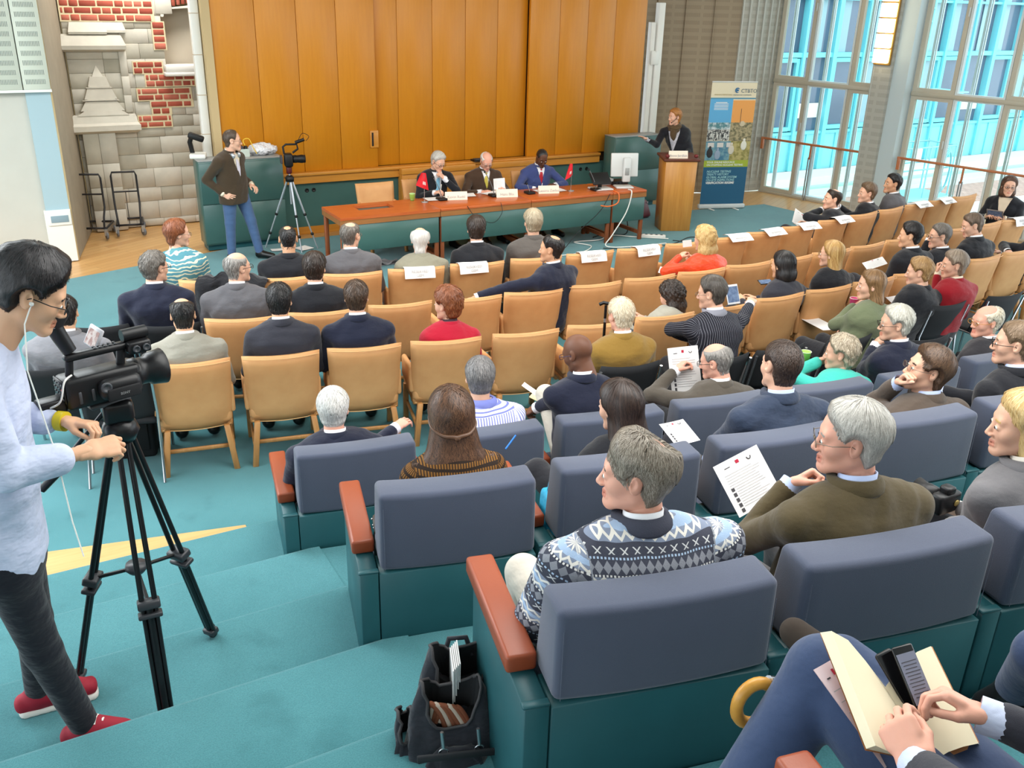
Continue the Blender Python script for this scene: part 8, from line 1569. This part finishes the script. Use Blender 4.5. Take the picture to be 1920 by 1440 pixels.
BQ = BF['r21']; r_, n_ = axes(BQ[1]); q = BQ[0] - r_ * 0.30 + n_ * 0.16 + up * 0.45; t = thing('turquoise_bag', 'turquoise woven bag between the two fixed seats of the second row', 'bag', tuple(q), BQ[1]); m = MB(); m.rbox((0, 0.03, 0.18), (0.10, 0.24, 0.36), 0.03, 2, warp=lambda p: (p.x * (1 - 0.5 * max(0, p.z / 0.18)), p.y, p.z + 0.02 * math.sin(20 * p.y))); m.build('body', mat('turquoise_fabric', (40, 164, 206), 0.6, wrinkle=0.5, wscale=14), t); m = MB(); m.tube([(0, -0.05, 0.35), (0, -0.02, 0.44), (0, 0.08, 0.44), (0, 0.11, 0.35)], 0.008, 6); m.build('strap', mat('turquoise_fabric', (40, 164, 206), 0.6), t)
p = at_z(948, 842, 1.16); m = MB(); m.tube([(0, 0, 0), (0.05, 0.06, 0.05)], 0.005, 6); tag(m.build('pen', mat('blue_plastic', (40, 120, 210), 0.4), None, tuple(p)), 'blue pen poking up beside the woman in brown knit', 'pen')
# hair twist of the woman in brown
I = INFO['brunette']; H, RH = I['H'], I['RH']; hm = [c for c in I['body'].children if c.name.startswith('hair')][0].data.materials[0]
for sx in (-1, 1):
    m = MB(); m.tube(smooth_path([tuple(H + RH @ V3(sx * x, y, z)) for x, y, z in ((0.098, 0.01, 0.0), (0.098, -0.06, -0.03), (0.06, -0.112, -0.055), (0.015, -0.125, -0.062), (-0.01, -0.125, -0.07))]), [0.003 + 0.011 * (j / 24) for j in range(25)], 8); tw_ = m.build('hair_twist', hm, I['body']); a_t = tw_.data.attributes.new('shade', 'FLOAT', 'POINT'); a_t.data.foreach_set('value', [0.55] * len(tw_.data.vertices))
m = MB(); m.tube(smooth_path([(1.0, 0.0, 0.0), (1.0, 0, 0.01)]), 0.001, 4)
# ---- last row: book, phone, papers, umbrella handle
k = 'r40'; P, a, yp, _, _ = frame(k); r_, n_ = axes(a); o_ = P + n_ * 0.30 + r_ * 0.05; pb = o_ + n_ * 0.40 + up * 0.79; nb = -n_ * 0.55 + up; CR = mat('cream_book_page', (240, 228, 196), 0.7)
sheet_px('pinkish printed sheet under the open book', (1522, 1258), (1574, 1228), (1660, 1440), pb - up * 0.03, nb, m=PINKP, rows=6, logos=True, curl=0.004)
bk_ = thing('open_book', 'open cream paged book on the lap of the man with the phone', 'book')
Q = lambda px, py, dz: Vector(at_plane(px, py, pb + up * dz, nb))
lo_ = [Q(1537, 1187, 0.02), Q(1622, 1404, 0.02)]; pg = [Q(1558, 1182, 0.045), Q(1600, 1214, 0.04), Q(1655, 1290, 0.0), Q(1740, 1424, 0.0), Q(1690, 1420, 0.03), Q(1641, 1400, 0.05)]
m = MB(); m.add([Q(1537, 1187, 0.0), Q(1660, 1290, -0.02), Q(1745, 1432, -0.02), Q(1622, 1407, 0.0)], [(0, 1, 2, 3)]); m.add([Q(1660, 1290, -0.02), Q(1748, 1212, -0.02), Q(1838, 1396, -0.02), Q(1745, 1432, -0.02)], [(0, 1, 2, 3)]); m.build('cover', mat('tan_cover', (196, 130, 80), 0.5), bk_)
m = MB(); A_ = [Q(1538, 1186, 0.004), Q(1624, 1404, 0.004)]; nl = 7
top_ = [Q(1559, 1183, 0.035), Q(1590, 1200, 0.037), Q(1622, 1238, 0.03), Q(1660, 1288, 0.0)]; bot_ = [Q(1642, 1398, 0.035), Q(1672, 1412, 0.037), Q(1708, 1424, 0.028), Q(1745, 1430, 0.0)]
m.add(top_ + bot_, [(j, j + 1, 5 + j, 4 + j) for j in range(3)], True); m.add([A_[0], A_[1], bot_[0], top_[0]], [(0, 1, 2, 3)]); m.add([A_[1], Q(1745, 1432, -0.015), bot_[3], bot_[2], bot_[1], bot_[0]], [(0, 1, 2, 3, 4, 5)]); m.add([A_[0], top_[0], top_[1], top_[2], top_[3]], [(0, 1, 2, 3, 4)]); m.build('left_pages', CR, bk_)
m = MB(); t2 = [Q(1660, 1288, 0.0), Q(1690, 1245, 0.012), Q(1720, 1222, 0.01), Q(1744, 1212, 0.004)]; b2 = [Q(1745, 1430, 0.0), Q(1778, 1410, 0.012), Q(1806, 1400, 0.01), Q(1834, 1394, 0.004)]; m.add(t2 + b2, [(j, j + 1, 5 + j, 4 + j) for j in range(3)], True); m.add([t2[3], Q(1746, 1212, -0.018), Q(1836, 1396, -0.018), b2[3]], [(0, 1, 2, 3)]); m.build('right_pages', CR, bk_)
pf_ = pb + up * 0.06 - n_ * 0.02; nf = -n_ * 0.75 + up * 0.8 - r_ * 0.15
tablet('black phone with lit text screen in the right hand over the book', (1676, 1214), (1714, 1203), (1718, 1341), pf_, nf, BLKP, 0.010, 'phone', 'phone', mat('phone_screen', (128, 132, 150), 0.2), 0.12)
ph = bpy.data.objects['phone']; m = MB()
for j in range(11): m.box((0.0, 0.036 - 0.0075 * j, 0.0014), (0.036 - 0.004 * (j % 3), 0.0016, 0.0004))
stuff(m.build('screen_text', INKD, ph))
tablet('black phone case behind the phone in the left hand', (1655, 1224), (1684, 1208), (1696, 1350), pf_ - np.array(nf) * 0.03, nf, mat('black_case', (20, 20, 22), 0.4), 0.012, 'phone case', 'phone_case', BLKP, 0.05)
q = at_plane(1415, 1318, o_ + n_ * 0.66, n_); t = thing('umbrella', 'umbrella with curved bamboo handle leaning behind the navy knee', 'umbrella', tuple(q), a); m = MB(); m.tube([(0.055 * math.cos(a_) * 0.9, 0, 0.06 * math.sin(a_)) for a_ in [0.9 + 4.0 * j / 16 for j in range(17)]], [0.016] * 15 + [0.014, 0.012], 10); m.build('handle', mat('bamboo', (206, 148, 60), 0.3, var=0.3, vscale=20), t); m = MB(); m.tube([(0.03, 0, 0.05), (0.08, 0.0, 0.02), (0.10, 0.0, -0.35)], 0.012, 8); m.build('shaft', BLKP, t); m = MB(); m.tube([(0.03, 0, 0.055), (0.05, 0.0, 0.047)], 0.018, 10); m.build('silver_collar', CHROME, t)
